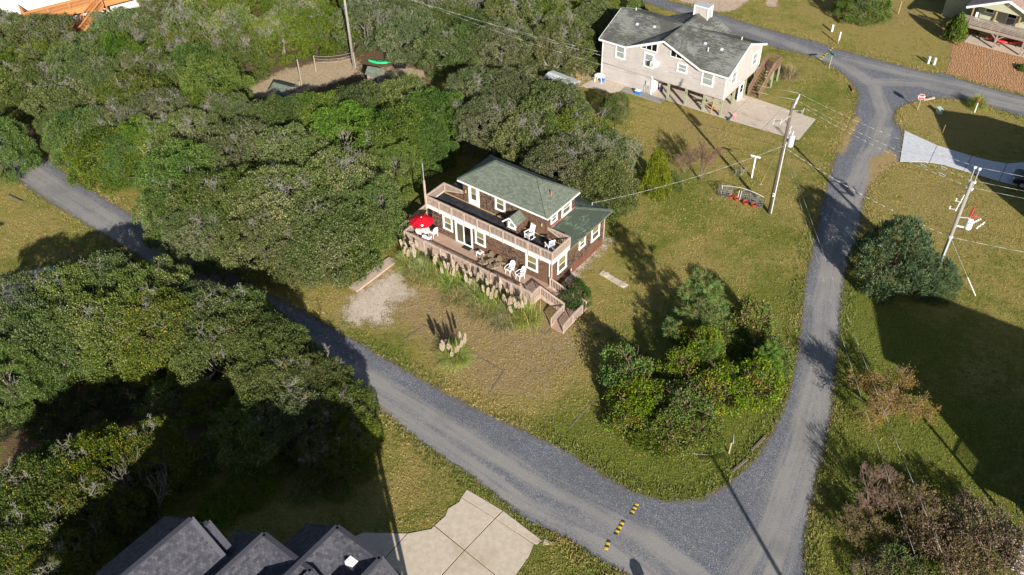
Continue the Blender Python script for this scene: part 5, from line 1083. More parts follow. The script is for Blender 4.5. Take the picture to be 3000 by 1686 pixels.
def branching(rng, start, dirn, length, r0, depth, nchild=(2, 4), spread=.55, shrink=.72, gravity=0.0, seg=3, wig=.18, rmin=.008, out=None):
    """recursive limbs; returns list of (a,b,ra,rb,level) and tips"""
    out = [] if out is None else out; tips = []
    def go(p, d, L, r, lev):
        nseg = seg; q = p
        for s_ in range(nseg):
            d = d+rng.normal(0, wig, 3); d[2] -= gravity*.15; d = d/np.linalg.norm(d); e = q+d*L/nseg
            ra = r*(1-.35*s_/nseg); rb = r*(1-.35*(s_+1)/nseg); out.append((q, e, max(ra, rmin), max(rb, rmin), lev)); q = e
            if lev < depth and s_ == nseg-2 and rng.random() < .7: dd = d+rng.normal(0, spread, 3); go(q, dd/np.linalg.norm(dd), L*shrink*.85, r*.5, lev+1)
        if lev >= depth: tips.append((q, d)); return
        for c in range(rng.integers(nchild[0], nchild[1]+1)):
            dd = d+rng.normal(0, spread, 3); dd[2] += .12; go(q, dd/np.linalg.norm(dd), L*shrink*rng.uniform(.8, 1.15), r*.62, lev+1)
    go(np.array(start, float), np.array(dirn, float), length, r0, 0)
    return out, tips
def segs_mesh(name, segs, mat, k=4):
    return tubes_mesh(name, [s[0] for s in segs], [s[1] for s in segs], [s[2] for s in segs], [s[3] for s in segs], mat, k)
def clump(P, rng, scale, k=14):
    """smooth random field in 0..1 for clumping"""
    f = np.zeros(len(P))
    for i in range(k):
        w_ = rng.normal(0, 1, 3); w_ = w_/np.linalg.norm(w_)*scale*rng.uniform(.6, 1.8); f += np.sin(P@w_+rng.uniform(0, 6.28))
    return .5+f/(2*math.sqrt(k/2)*1.6)
def lobed_surface(rng, lobes, dens, zmin=-.35, depth=.35):
    """points on the union of ellipsoid lobes (c, r3)"""
    P, N = [], []
    for c, r in lobes:
        area = 4*np.pi*((r[0]*r[1])**1.6/3+2*(r[0]*r[2])**1.6/3)**(1/1.6); m = int(area*dens)
        u = unit(rng.normal(0, 1, (m, 3))); u = u[u[:, 2] > zmin]; p = c+u*r; nn = unit(u/r); P.append(p); N.append(nn)
    P, N = np.concatenate(P), np.concatenate(N); keep = np.ones(len(P), bool)
    for c, r in lobes: keep &= (((P-c)/r)**2).sum(1) > .80
    P, N = P[keep], N[keep]
    return P-N*(rng.exponential(depth, (len(P), 1))*.6), N
OAKPAL = [((.072, .112, .023), 4), ((.112, .148, .040), 4), ((.185, .205, .080), 3), ((.046, .076, .015), 2), ((.270, .268, .125), 1.3)]
OAKGREEN = [((.064, .118, .019), 4), ((.102, .156, .029), 4), ((.160, .198, .054), 2.6), ((.040, .076, .013), 2.0)]
OAKYEL = [((.074, .110, .019), 5), ((.116, .146, .028), 3.5), ((.180, .182, .044), 1.6), ((.28, .17, .028), .3), ((.046, .076, .013), 2.0)]
def oak_proto(seed, R=4.0, Hc=3.3, pal=OAKPAL, nl=15, dens=62, bare=1, leaf=(.118, .066)):
    """returns (trunk mesh, crown mesh, twig mesh) with the crown centre base at z=0 .. built for trunk foot at z=0 and crown base at 2 m"""
    rng = np.random.default_rng(seed); lobes = []; nb = nl*3
    for i in range(nb):                       # many small billows over one uneven dome
        f = math.sqrt((i+.5)/nb); a = i*2.39996+rng.uniform(-.5, .5); r = R*.86*f*(1+.10*math.sin(3*a+seed)); ir = math.sqrt(max(0, 1-(f*.96)**2))
        z = .9+(Hc+.75)*(.18+.74*ir)+rng.normal(0, .22)+.25*math.sin(2*a+seed*1.7)*f; s_ = R*rng.uniform(.11, .23)
        lobes.append((np.array([r*math.cos(a), r*math.sin(a), z]), np.array([s_, s_, s_*rng.uniform(.6, .95)])))
    for i in range(12):
        a = i*.5236+rng.uniform(-.2, .2); q_ = R*rng.uniform(.16, .24); lobes.append((np.array([R*.78*math.cos(a), R*.78*math.sin(a), rng.uniform(.8, 1.4)]), np.array([q_, q_, .7])))
    lobes.append((np.array([0, 0, 1.7+Hc*.33]), np.array([R*.80, R*.80, Hc*.56])))
    P, N = lobed_surface(rng, lobes, dens, -.55, .22)
    spots = []
    for b in range(bare):
        a = rng.uniform(0, 6.28); r = R*rng.uniform(.1, .8); spots.append((np.array([r*math.cos(a), r*math.sin(a), 2+Hc*.8*(1-.5*(r/R)**2)]), rng.uniform(.5, 1.0)))
    f = clump(P, rng, 2.6); f2 = clump(P, rng, 6.5); keep = rng.random(len(P)) < np.clip((f*.6+f2*.4-.24)*5.0, .04, 1)
    for c, r in spots: keep &= ~((np.linalg.norm(P-c, axis=1) < r) & (rng.random(len(P)) < .75))
    P, N, f = P[keep], N[keep], f[keep]
    N = unit(N+np.array([0, 0, .45])+rng.normal(0, .25, N.shape))
    # colour drifts from clump to clump
    g = clump(P, rng, .9); wt = np.array([w_ for c, w_ in pal], float); wt /= wt.sum(); cs = np.cumsum(wt)
    pick = np.searchsorted(cs, np.clip(g*.75+rng.uniform(-.3, .55, len(P)), 0, .999)); pick = np.clip(pick, 0, len(pal)-1)
    crown = leaf_mesh('oak_crown', P, N, rng, leaf[0], leaf[1], pal, 5, .75, MAT['oak'], .075, pick=pick)
    # trunk and limbs
    segs = []
    for k in range(rng.integers(2, 4)):
        a = rng.uniform(0, 6.28); s_, tp = branching(rng, (rng.uniform(-.25, .25), rng.uniform(-.25, .25), -.1), (.45*math.cos(a), .45*math.sin(a), 1), 1.9, .17, 3, (2, 3), .6, .74, 0, 3, .16, .02); segs += s_
    trunk = segs_mesh('oak_trunk', segs, MAT['bark'], 6)
    tw = []
    for c, r in spots:
        for k in range(5):
            s_, tp = branching(rng, c+rng.normal(0, r*.45, 3)-np.array([0, 0, .35]), unit(rng.normal(0, .7, (1, 3))+np.array([[0, 0, .8]]))[0], .55, .016, 3, (2, 3), .7, .75, 0, 3, .3, .006); tw += s_
    # stray twigs poking through the canopy all over
    ii = rng.choice(len(P), 60, replace=False)
    for i in ii:
        d = unit((N[i]+rng.normal(0, .5, 3))[None])[0]; tw.append((P[i]-d*.3, P[i]+d*.22, .011, .005, 0))
    twig = segs_mesh('oak_twigs', tw, MAT['twig'], 3)
    return trunk, crown, twig
OAKS = {'sage': [oak_proto(11, bare=1), oak_proto(12, nl=18, bare=1), oak_proto(13, nl=13, bare=3)], 'green': [oak_proto(21, pal=OAKGREEN, bare=1), oak_proto(22, pal=OAKGREEN, nl=17, bare=0)], 'yel': [oak_proto(31, pal=OAKYEL, bare=1), oak_proto(32, pal=OAKYEL, nl=12, bare=2)], 'bare': [oak_proto(41, bare=9, dens=48), oak_proto(42, bare=6, dens=50, pal=OAKYEL)]}
_rt = random.Random(77)
def put_tree(protos, loc, r, h, label, cat='tree', group=None, name='oak_tree', baseR=4.0, baseH=5.4, parts=('trunk', 'crown', 'twigs')):
    t = empty(name, loc, _rt.uniform(0, 6.28), label, cat, group)
    for pn, me in zip(parts, protos[_rt.randrange(len(protos))] if isinstance(protos, list) and isinstance(protos[0], tuple) else protos):
        o = bpy.data.objects.new(pn, me); o.scale = (r/baseR, r/baseR, h/baseH); link(o, t)
        if pn in ('stems', 'twigs'): o['kind'] = 'stuff'
    return t
TREES = {}
def oak_at(x, y, r, h, kind, label, group):
    p = gd(x, y, h*.72); p.z = 0
    t = put_tree(OAKS[kind], p, r, h, label, 'tree', group)
    if group: TREES.setdefault(group, []).append((x, y, t))
    return t
def place_words(lst):
    """tell look-alike trees of one clump apart by where they stand in it"""
    X = sorted(q[0] for q in lst); n = len(lst); used = {}
    rows = max(1, round(math.sqrt(n/2.2))); byy = sorted(lst, key=lambda q: q[1]); per = math.ceil(n/rows); ordn = ['first', 'second', 'third', 'fourth', 'fifth', 'sixth', 'seventh', 'eighth', 'ninth', 'tenth', 'eleventh', 'twelfth', 'thirteenth', 'fourteenth', 'fifteenth']
    rw = {1: ['only'], 2: ['back', 'front'], 3: ['back', 'middle', 'front']}.get(rows) or ['back']+[ordn[i]+' from back' for i in range(1, rows-1)]+['front']
    for r_ in range(rows):
        row = sorted(byy[r_*per:(r_+1)*per], key=lambda q: q[0])
        for i, q in enumerate(row): q[2]['label'] = q[2]['label']+', '+rw[r_]+' row, '+ordn[min(i, 14)]+' from left'

# hand-placed crowns (pixels of the crown middle in the 2576 px copy, radius, height)
L1_ = 'live oak of the clump left of the cottage'; G1_ = 'oaks beside the cottage'
for x, y, r, h, k in ((455, 415, 4.3, 6.2, 'green'), (590, 360, 4.6, 6.4, 'sage'), (745, 380, 4.6, 6.6, 'sage'), (850, 440, 4.6, 6.6, 'sage'), (560, 480, 4.5, 6.6, 'sage'), (700, 490, 4.8, 6.8, 'sage'), (430, 500, 3.4, 5.4, 'sage'), (830, 550, 4.6, 6.4, 'sage'), (925, 495, 3.3, 6.0, 'green'), (640, 570, 4.0, 5.8, 'sage'), (770, 600, 3.0, 5.2, 'sage'), (890, 560, 2.6, 5.2, 'sage'), (500, 570, 3.2, 5.0, 'sage')): oak_at(x, y, r, h, k, L1_, G1_)
for x, y, r, h, k, lab in ((150, 300, 2.6, 4.4, 'yel', 'yellow-flecked oak nearest the gravel road end'), (225, 348, 2.6, 4.4, 'yel', 'yellow-flecked oak on the road verge, second from the road end'), (300, 378, 2.6, 4.6, 'green', 'green oak on the road verge before the big clump'), (350, 340, 3.0, 5.2, 'green', 'green oak tucked behind the road verge trees'), (405, 350, 3.2, 5.2, 'bare', 'grey-twigged oak between the wood and the big clump'), (480, 320, 3.2, 5.2, 'sage', 'sage oak filling the gap above the big clump'), (560, 275, 3.0, 5.0, 'sage', 'sage oak at the left foot of the clearing'), (265, 300, 3.2, 5.2, 'bare', 'grey-twigged oak above the road verge trees'), (625, 290, 2.6, 4.6, 'sage', 'small sage oak directly below the clearing')): oak_at(x, y, r, h, k, lab, None)
L2_ = 'bright green oak below the sandy clearing'; G2_ = 'bright oaks below the clearing'
for x, y, r, h, k in ((700, 290, 3.8, 5.6, 'green'), (790, 275, 4.0, 5.2, 'green'), (900, 255, 4.2, 5.2, 'green'), (1020, 240, 4.2, 5.2, 'sage'), (1085, 270, 3.6, 5.6, 'green'), (870, 320, 4.4, 6.0, 'green'), (990, 320, 4.4, 6.0, 'green'), (985, 395, 2.7, 5.4, 'green'), (1075, 340, 2.6, 5.0, 'green')): oak_at(x, y, r, h, k, L2_, G2_)
L3_ = 'dark live oak behind the brown cottage'; G3_ = 'oaks behind the cottage'
for x, y, r, h, k in ((1205, 215, 3.6, 5.4, 'sage'), (1290, 215, 4.0, 5.6, 'sage'), (1390, 255, 4.4, 5.8, 'sage'), (1240, 290, 3.8, 5.6, 'sage'), (1340, 320, 4.4, 6.0, 'sage'), (1450, 330, 4.0, 5.6, 'bare'), (1530, 370, 3.2, 5.0, 'bare'), (1420, 400, 4.0, 5.8, 'sage'), (1510, 440, 3.6, 5.4, 'sage'), (1540, 455, 2.2, 4.4, 'green'), (1550, 255, 1.6, 3.2, 'sage')): oak_at(x, y, r, h, k, L3_, G3_)
L4_ = 'live oak of the roadside thicket, left'; G4_ = 'roadside thicket on the left'
for x, y, r, h, k in ((40, 770, 4.2, 6.0, 'sage'), (165, 740, 3.8, 5.6, 'sage'), (260, 700, 3.4, 5.2, 'sage'), (360, 720, 3.6, 5.6, 'sage'), (110, 825, 4.0, 5.8, 'sage'), (260, 795, 4.0, 5.8, 'sage'), (400, 800, 3.9, 6.0, 'yel'), (500, 780, 3.6, 5.4, 'sage'), (600, 790, 3.4, 5.2, 'yel'), (560, 855, 3.8, 5.6, 'yel'), (680, 860, 3.4, 5.2, 'green'), (690, 950, 3.4, 5.0, 'yel'), (790, 950, 3.0, 4.6, 'yel'), (850, 1010, 2.8, 4.2, 'yel'), (760, 1040, 3.0, 4.4, 'sage'), (880, 1080, 2.2, 3.4, 'yel'), (10, 925, 3.0, 5.2, 'green'), (640, 1060, 3.2, 3.6, 'sage'), (820, 1130, 2.4, 2.8, 'bare')): oak_at(x, y, r, h, k, L4_, G4_)
L5_ = 'wind-pruned oak by the dark shingled roof'; G5_ = 'oaks by the lower left roof'
for x, y, r, h, k in ((230, 1160, 3.4, 6.0, 'yel'), (370, 1130, 2.9, 5.8, 'yel'), (90, 1220, 3.6, 6.2, 'yel'), (220, 1260, 3.0, 5.8, 'yel'), (40, 1370, 3.4, 6.0, 'yel'), (160, 1390, 2.8, 5.6, 'bare')): oak_at(x, y, r, h, k, L5_, G5_)
oak_at(-22, 345, 3.5, 6.0, 'green', 'tall dark green oak cut by the left edge beside the gravel road', None)
oak_at(2180, -20, 3.6, 4.6, 'green', 'dark green round oak on the lawn at the top edge', None)
# the wood across the upper left: fill by even spacing, leaving the clearing open
WOOD = [pd([(-120, 110), (60, 60), (130, 90), (300, 100), (420, 40), (430, -80), (860, -80), (865, 75), (790, 118), (690, 145), (600, 190), (625, 245), (520, 300), (420, 330), (370, 370), (300, 385), (200, 350), (120, 270), (-120, 200)]), pd([(905, -80), (1500, -80), (1510, 60), (1480, 110), (1380, 140), (1130, 128), (1000, 105), (900, 85)]), pd([(-120, -40), (40, -20), (60, 70), (-120, 110)])]
rng = np.random.default_rng(9); cand = np.c_[rng.uniform(-85, 12, 9000), rng.uniform(58, 150, 9000)]
pts = []
ok = np.zeros(len(cand), bool)
for q in WOOD: ok |= sd_poly(cand+np.array([0, 4.0*1.3]), q) > .6
POLE_A = Vector((-15.0, 96.5))
for c in cand[ok]:
    if math.hypot(c[0]+15.5, c[1]-97) < 1.5: continue
    if all((c[0]-p[0])**2+(c[1]-p[1])**2 > 4.1**2 for p in pts): pts.append(c)
for i, c in enumerate(pts):
    k = ['sage', 'sage', 'green', 'bare', 'yel', 'bare', 'bare'][int(rng.integers(7))]; r = rng.uniform(3.3, 4.5); h = rng.uniform(4.4, 6.2)
    wt_ = put_tree(OAKS[k], (c[0], c[1], 0), r, h, {'bare': 'grey-branched live oak of the upper left wood', 'sage': 'sage live oak of the upper left wood', 'green': 'deep green live oak of the upper left wood', 'yel': 'yellow-flecked live oak of the upper left wood'}[k], 'tree', 'wood across the upper left, '+{'bare': 'grey', 'sage': 'sage', 'green': 'green', 'yel': 'yellow-flecked'}[k]+' oaks'); TREES.setdefault('w'+k, []).append((c[0], -c[1], wt_))
for l_ in TREES.values(): place_words(l_)

# ---------------------------------------------------------------- conifers, thicket, shrubs
def juniper(seed, R=3.6, H_=5.4):
    rng = np.random.default_rng(seed); lobes = []
    for i in range(26):
        f = i/26; a = i*2.4; z = .5+H_*.80*f; rr = R*(1-f)**.62*.72; s_ = R*(.34-.16*f)
        lobes.append((np.array([rr*math.cos(a), rr*math.sin(a), z]), np.array([s_, s_, s_*1.25])))
    lobes.append((np.array([0, 0, H_*.38]), np.array([R*.62, R*.62, H_*.48])))
    P, N = lobed_surface(rng, lobes, 44, -.6, .3); f = clump(P, rng, 3.6); keep = rng.random(len(P)) < np.clip((f-.2)*4, .04, 1); P, N = P[keep], N[keep]
    N = unit(N*.9+np.array([0, 0, .85]))
    cr = leaf_mesh('juniper_crown', P, N, rng, .26, .055, [((.050, .098, .038), 4), ((.088, .146, .060), 4), ((.145, .200, .085), 2.5), ((.19, .21, .06), .5)], 6, .38, MAT['conifer'], .06)
    tr = segs_mesh('juniper_trunk', [((0, 0, -.1), (0, 0, H_*.6), .16, .05, 0)], MAT['stem'], 7)
    return tr, cr
jn = juniper(3)
p = gd(2258, 640, 2.6); put_tree(jn, (p.x, p.y, 0), 3.7, 6.0, 'big dense blue-green juniper standing by the right-hand road', 'tree', None, 'juniper_tree', 3.6, 5.4, ('trunk', 'crown'))
p = gd(2360, 690, 1.6); put_tree(jn, (p.x, p.y, 0), 2.1, 3.2, 'lower side lobe juniper growing beside the large juniper, at the utility pole foot', 'tree', None, 'juniper_tree', 3.6, 5.4, ('trunk', 'crown'))
cy = juniper(8)
p = gd(1652, 440, 2.0); t = put_tree(cy, (p.x, p.y, 0), 1.5, 4.6, 'narrow yellow-green cypress at the right end of the oaks behind the cottage', 'tree', None, 'cypress_tree', 3.6, 5.4, ('trunk', 'crown'))
cyp = cy[1].copy(); cc = np.empty(len(cyp.vertices)*4, np.float32); cyp.attributes['col'].data.foreach_get('color', cc); cc = cc.reshape(-1, 4); cc[:, :3] = cc[:, :3].mean(1, keepdims=True)*np.array([1.55, 1.85, .22]); cyp.attributes['col'].data.foreach_set('color', cc.ravel())
for c in t.children:
    if c.data == cy[1]: c.data = cyp
p = gd(1690, 455, .8); t = put_tree([(cy[0], cyp)], (p.x, p.y, 0), 1.2, 1.8, 'low yellow-green bush right of the narrow cypress', 'bush', None, 'bush', 3.6, 5.4, ('trunk', 'crown'))
def pine(seed, H_=6.5, R=2.4, n_br=26, nd=.30):
    rng = np.random.default_rng(seed); segs = [((0, 0, -.1), (.15, .1, H_*.5), .13, .09, 0), ((.15, .1, H_*.5), (.05, .25, H_), .09, .02, 0)]; P, N = [], []
    for i in range(n_br):
        f = i/n_br; z = H_*(.22+.76*f); a = i*2.4+rng.uniform(-.5, .5); L = R*(1-.62*f)*rng.uniform(.6, 1.15); q = np.array([.1, .15*f, z]); d = np.array([math.cos(a), math.sin(a), .30])
        for s_ in range(4):
            d = d+rng.normal(0, .12, 3)+np.array([0, 0, .06]); d /= np.linalg.norm(d); e = q+d*L/4; segs.append((q, e, .035*(1-s_*.2), .03*(1-s_*.2), 1)); q = e
            if s_ >= 1:
                for k in range(5): o_ = rng.normal(0, .22, 3); dd = unit((d+rng.normal(0, .6, 3)+np.array([0, 0, .35]))[None])[0]; P.append(q+o_); N.append(dd); segs.append((q, q+o_, .012, .008, 2))
    P, N = np.array(P), np.array(N)
    cr = leaf_mesh('pine_needles', P, N, rng, nd, .022, [((.090, .178, .022), 4), ((.140, .240, .034), 3), ((.060, .122, .017), 2), ((.22, .22, .04), .9)], 34, .55, MAT['conifer'], .05)
    return segs_mesh('pine_trunk', segs, MAT['stem'], 5), cr
pn = pine(4)
def place(protos, x, y, zc, r, h, label, cat, name, bR, bH, parts, group=None):
    p = gd(x, y, zc); return put_tree(protos, (p.x, p.y, 0), r, h, label, cat, group, name, bR, bH, parts)
place(pn, 1760, 790, 3.4, 2.5, 6.8, 'young pine with bushy green needles rising from the vine thicket', 'tree', 'pine_tree', 2.4, 6.5, ('trunk', 'needles'))
pn2 = pine(6, 4.5, 1.8, 20)
place(pn2, 1930, 920, 2.0, 2.0, 4.2, 'small pine on the right edge of the vine thicket', 'tree', 'pine_tree', 2.4, 5.2, ('trunk', 'needles'))
place(pn2, 1780, 890, 2.0, 2.2, 4.2, 'small pine in the middle of the vine thicket', 'tree', 'pine_tree', 2.6, 5.8, ('trunk', 'needles'))
VINE = [((.098, .168, .018), 5), ((.150, .220, .025), 4), ((.225, .250, .034), 1.6), ((.055, .100, .013), 2.4), ((.28, .22, .02), .3), ((.15, .08, .03), .2)]
VINER = [((.095, .145, .018), 4), ((.15, .19, .026), 3), ((.17, .10, .04), .9), ((.12, .07, .035), .5), ((.055, .088, .014), 2)]
VINEB = [((.065, .145, .024), 4), ((.100, .195, .032), 4), ((.15, .23, .04), 2), ((.045, .10, .018), 2), ((.24, .22, .02), .2)]
def shrub(seed, pal, R=2.0, H_=2.2, nl=12, dens=60, leaf=(.115, .07), matn='vine', twigs=30, flat=.8):
    rng = np.random.default_rng(seed); lobes = []
    for i in range(nl):
        f = math.sqrt((i+.5)/nl); a = i*2.4+rng.uniform(-.5, .5); s_ = R*rng.uniform(.26, .44); lobes.append((np.array([R*.72*f*math.cos(a), R*.72*f*math.sin(a), H_*(.35+.42*(1-f*f)*rng.uniform(.5, 1.2))]), np.array([s_, s_, s_*flat])))
    lobes.append((np.array([0, 0, H_*.3]), np.array([R*.75, R*.75, H_*.38])))
    P, N = lobed_surface(rng, lobes, dens, -.6, .18); P = P[:, :]; k = P[:, 2] > .03; P, N = P[k], N[k]
    f = clump(P, rng, 3.2); keep = rng.random(len(P)) < np.clip((f-.18)*4, .08, 1); P, N = P[keep], N[keep]; N = unit(N+np.array([0, 0, .3]))
    g = clump(P, rng, 1.3); wt = np.array([w_ for c, w_ in pal], float); cs = np.cumsum(wt/wt.sum()); pick = np.clip(np.searchsorted(cs, np.clip(g*.6+rng.uniform(-.3, .7, len(P)), 0, .999)), 0, len(pal)-1)
    cr = leaf_mesh('shrub_leaves', P, N, rng, leaf[0], leaf[1], pal, 5, .8, MAT[matn], .07, pick=pick)
    tw = []
    for k in range(6):
        a = rng.uniform(0, 6.28); s_, tp = branching(rng, (0, 0, -.05), (.6*math.cos(a), .6*math.sin(a), 1), H_*.5, .04, 2, (2, 3), .6, .75, 0, 3, .2, .01); tw += s_
    for i in rng.choice(len(P), min(twigs, len(P)), replace=False): d = N[i]; tw.append((P[i]-d*.25, P[i]+d*.25, .012, .006, 0))
    return segs_mesh('shrub_stems', tw, MAT['twig_brown'], 4), cr
SHR = {'vine': [shrub(51, VINE), shrub(52, VINE, nl=15)], 'red': [shrub(53, VINER)], 'blue': [shrub(54, VINEB)]}
VG = 'vine-covered shrubs of the road-corner thicket'
for x, y, r, h, k, lab in ((1580, 930, 2.2, 2.9, 'blue', 'blue-green vine mound at the left end of the corner thicket'), (1620, 1000, 2.2, 2.3, 'vine', 'yellow-green vine mound below the blue-green one in the corner thicket'), (1590, 1050, 1.9, 1.7, 'vine', 'low vine mound at the lower left of the corner thicket'), (1720, 930, 2.0, 2.6, 'vine', 'tall vine mound under the young pine'), (1720, 1010, 2.4, 2.6, 'red', 'reddish-brown vine mound in the centre of the corner thicket'), (1690, 1085, 2.1, 1.9, 'vine', 'low yellow-green mound at the bottom edge of the corner thicket'), (1762, 1080, 1.8, 1.8, 'vine', 'low vine mound next to the leaning stop sign'), (1820, 970, 2.3, 2.7, 'vine', 'vine mound between the small pines of the corner thicket'), (1905, 960, 2.1, 2.7, 'vine', 'vine mound facing the right-hand road in the corner thicket'), (1890, 800, 1.7, 3.6, 'vine', 'tall vine-wrapped tree at the upper right of the corner thicket'), (1850, 870, 2.0, 1.6, 'blue', 'dark shaded shrub in the hollow of the corner thicket'), (1800, 840, 1.6, 2.6, 'vine', 'vine-wrapped shrub right behind the young pine'), (1650, 1100, 1.5, 1.3, 'red', 'small brownish mound along the lower edge of the corner thicket'), (1940, 900, 1.7, 2.4, 'vine', 'vine mound at the rightmost bulge of the corner thicket'), (1770, 870, 1.6, 3.4, 'vine', 'vine column climbing the young pine'), (1730, 850, 1.3, 2.4, 'vine', 'leafy mound left of the young pine trunk')):
    place(SHR[k], x, y, h*.62, r*1.04, h*1.18, lab, 'shrub', 'vine_shrub', 2.0, 2.2, ('stems', 'leaves'), VG)
# dark undergrowth in the shade below the roadside thicket
UG = 'undergrowth in the shade at the lower left'
SHR['dark'] = [shrub(59, [((.030, .050, .012), 4), ((.050, .072, .018), 3), ((.075, .085, .03), 1.5), ((.06, .045, .03), 1.5)])]  # leaf colours darkened to stand in for the shade of the gap
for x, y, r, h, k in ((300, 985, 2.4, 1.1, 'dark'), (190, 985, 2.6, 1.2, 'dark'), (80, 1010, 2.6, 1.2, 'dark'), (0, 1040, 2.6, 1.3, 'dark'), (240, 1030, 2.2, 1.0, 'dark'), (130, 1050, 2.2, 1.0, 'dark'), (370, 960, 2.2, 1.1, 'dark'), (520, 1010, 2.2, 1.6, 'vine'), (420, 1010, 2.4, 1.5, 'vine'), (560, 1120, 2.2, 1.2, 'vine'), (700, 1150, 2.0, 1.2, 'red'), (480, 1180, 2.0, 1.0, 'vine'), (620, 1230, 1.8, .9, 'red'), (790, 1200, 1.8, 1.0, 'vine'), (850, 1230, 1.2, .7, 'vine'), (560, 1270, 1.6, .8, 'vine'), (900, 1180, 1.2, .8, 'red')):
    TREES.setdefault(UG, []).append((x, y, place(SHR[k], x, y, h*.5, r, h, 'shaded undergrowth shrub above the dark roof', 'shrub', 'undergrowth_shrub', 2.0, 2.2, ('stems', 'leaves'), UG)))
place_words(TREES[UG])
place(shrub(58, [((.030, .075, .016), 4), ((.050, .105, .022), 4), ((.022, .052, .012), 2)]), 1452, 745, 1.0, 1.35, 2.2, 'dark green shrub beside the cottage stairs', 'shrub', 'stair_shrub', 2.0, 2.2, ('stems', 'leaves'))
place(SHR['red'], 1395, 700, .5, .7, 1.0, 'small dark red-brown shrub against the cottage skirting', 'shrub', 'skirting_shrub', 2.0, 2.2, ('stems', 'leaves'))
shg = shrub(57, [((.10, .16, .02), 4), ((.16, .20, .03), 3), ((.06, .10, .015), 2)], leaf=(.2, .12))
place(shg, 2408, 75, 1.6, 1.15, 3.4, 'tall bright green bush at the corner of the porch house', 'bush', 'porch_bush', 2.0, 2.2, ('stems', 'leaves'))
place(shg, 1597, 18, 1.2, 1.1, 2.6, 'bright green young pine-like bush behind the grey roof', 'bush', 'young_bush', 2.0, 2.2, ('stems', 'leaves'))
place(shg, 2574, 172, .2, .8, .5, 'bright green ground plant at the right edge by the dirt driveway', 'plant', 'edge_plant', 2.0, 2.2, ('stems', 'leaves'))
# half-bare autumn trees and bare shrubs on the right
def bare_tree(seed, nst, L0, r0, depth, spread, leafpal=None, per=3, leaf=(.10, .07), frac=1.0, lowbias=False, mat='twig_brown', up=1.0, lean=.35, base=.1, shrink=.74, nchild=(2, 3), rmin=.006):
    rng = np.random.default_rng(seed); segs, tips = [], []
    for k in range(nst):
        a = 6.28*k/nst+rng.uniform(-.4, .4); s_, tp = branching(rng, (base*math.cos(a), base*math.sin(a), -.05), (lean*math.cos(a), lean*math.sin(a), up), L0, r0, depth, nchild, spread, shrink, 0, 3, .13, rmin); segs += s_; tips += tp
    res = [segs_mesh('branches', segs, MAT[mat], 4)]
    if leafpal:
        cand = [s for s in segs if s[4] >= depth-1]; P = np.array([s[1] for s in cand]); N = unit(np.array([np.array(s[1])-np.array(s[0]) for s in cand]))
        keep = rng.random(len(P)) < frac
        if lowbias: keep &= rng.random(len(P)) < np.clip(1.25-(P[:, 2]-P[:, 2].min())/(np.ptp(P[:, 2])+1e-6)*1.15, .05, 1)
        res.append(leaf_mesh('leaves', P[keep], N[keep], rng, leaf[0], leaf[1], leafpal, per, .9, MAT['dryleaf'], .10))
    zs = np.array([s[1] for s in segs]); print(len(segs), zs[:, 2].max(), np.hypot(zs[:, 0], zs[:, 1]).max())
    return res, float(zs[:, 2].max()), float(np.percentile(np.hypot(zs[:, 0], zs[:, 1]), 97))
YELP = [((.30, .22, .06), 4), ((.25, .19, .07), 3), ((.38, .29, .07), 2), ((.18, .13, .04), 2)]
COP = [((.19, .14, .085), 4), ((.27, .20, .12), 4), ((.20, .17, .06), 3), ((.12, .085, .05), 2), ((.10, .125, .03), 1.8)]
cm, ch_, cr_ = bare_tree(61, 5, 1.15, .07, 5, .42, YELP, 3, (.070, .05), .75, True, lean=.42)
def place_h(pr, x, y, r, h, label, cat, name, parts, zc=.5, group=None):
    me, H_, R_ = pr; p = gd(x, y, h*zc); return put_tree(me, (p.x, p.y, 0), r, h, label, cat, group, name, R_, H_, parts)
cmp_ = (cm, ch_, cr_)
p = gd(2218, 1050); put_tree(cm, (p.x, p.y, 0), 2.8, 4.6, 'half-bare crape myrtle with yellow-brown leaves on the shaded right lawn', 'tree', None, 'crape_myrtle', cr_, ch_, ('branches', 'leaves'))
bs = bare_tree(62, 8, 1.0, .045, 5, .34, None, lean=.75, nchild=(2, 3))
place_h(bs, 2205, 1240, 2.6, 3.2, 'leafless grey-pink shrub with many fanning twigs by the right-hand road', 'shrub', 'bare_shrub', ('branches',), .4)
bs2 = bare_tree(63, 7, .9, .035, 5, .36, [((.22, .18, .03), 3), ((.14, .13, .03), 2)], 2, (.09, .06), .25, lean=.8)
place_h(bs2, 2300, 1290, 2.4, 2.6, 'thin sparse shrub right of the leafless grey-pink shrub', 'shrub', 'bare_shrub', ('branches', 'leaves'), .4)
place_h(bs2, 2170, 1330, 1.8, 2.0, 'straggly shrub with a few yellow leaves at the road edge, lower right', 'shrub', 'bare_shrub', ('branches', 'leaves'), .4)
cop = shrub(64, COP, leaf=(.10, .055), matn='dryleaf', dens=40, nl=14, twigs=160); gre = shrub(65, [((.07, .12, .02), 4), ((.12, .17, .03), 3), ((.2, .12, .05), 1)], dens=40)
CG = 'bushes in the lower right corner'
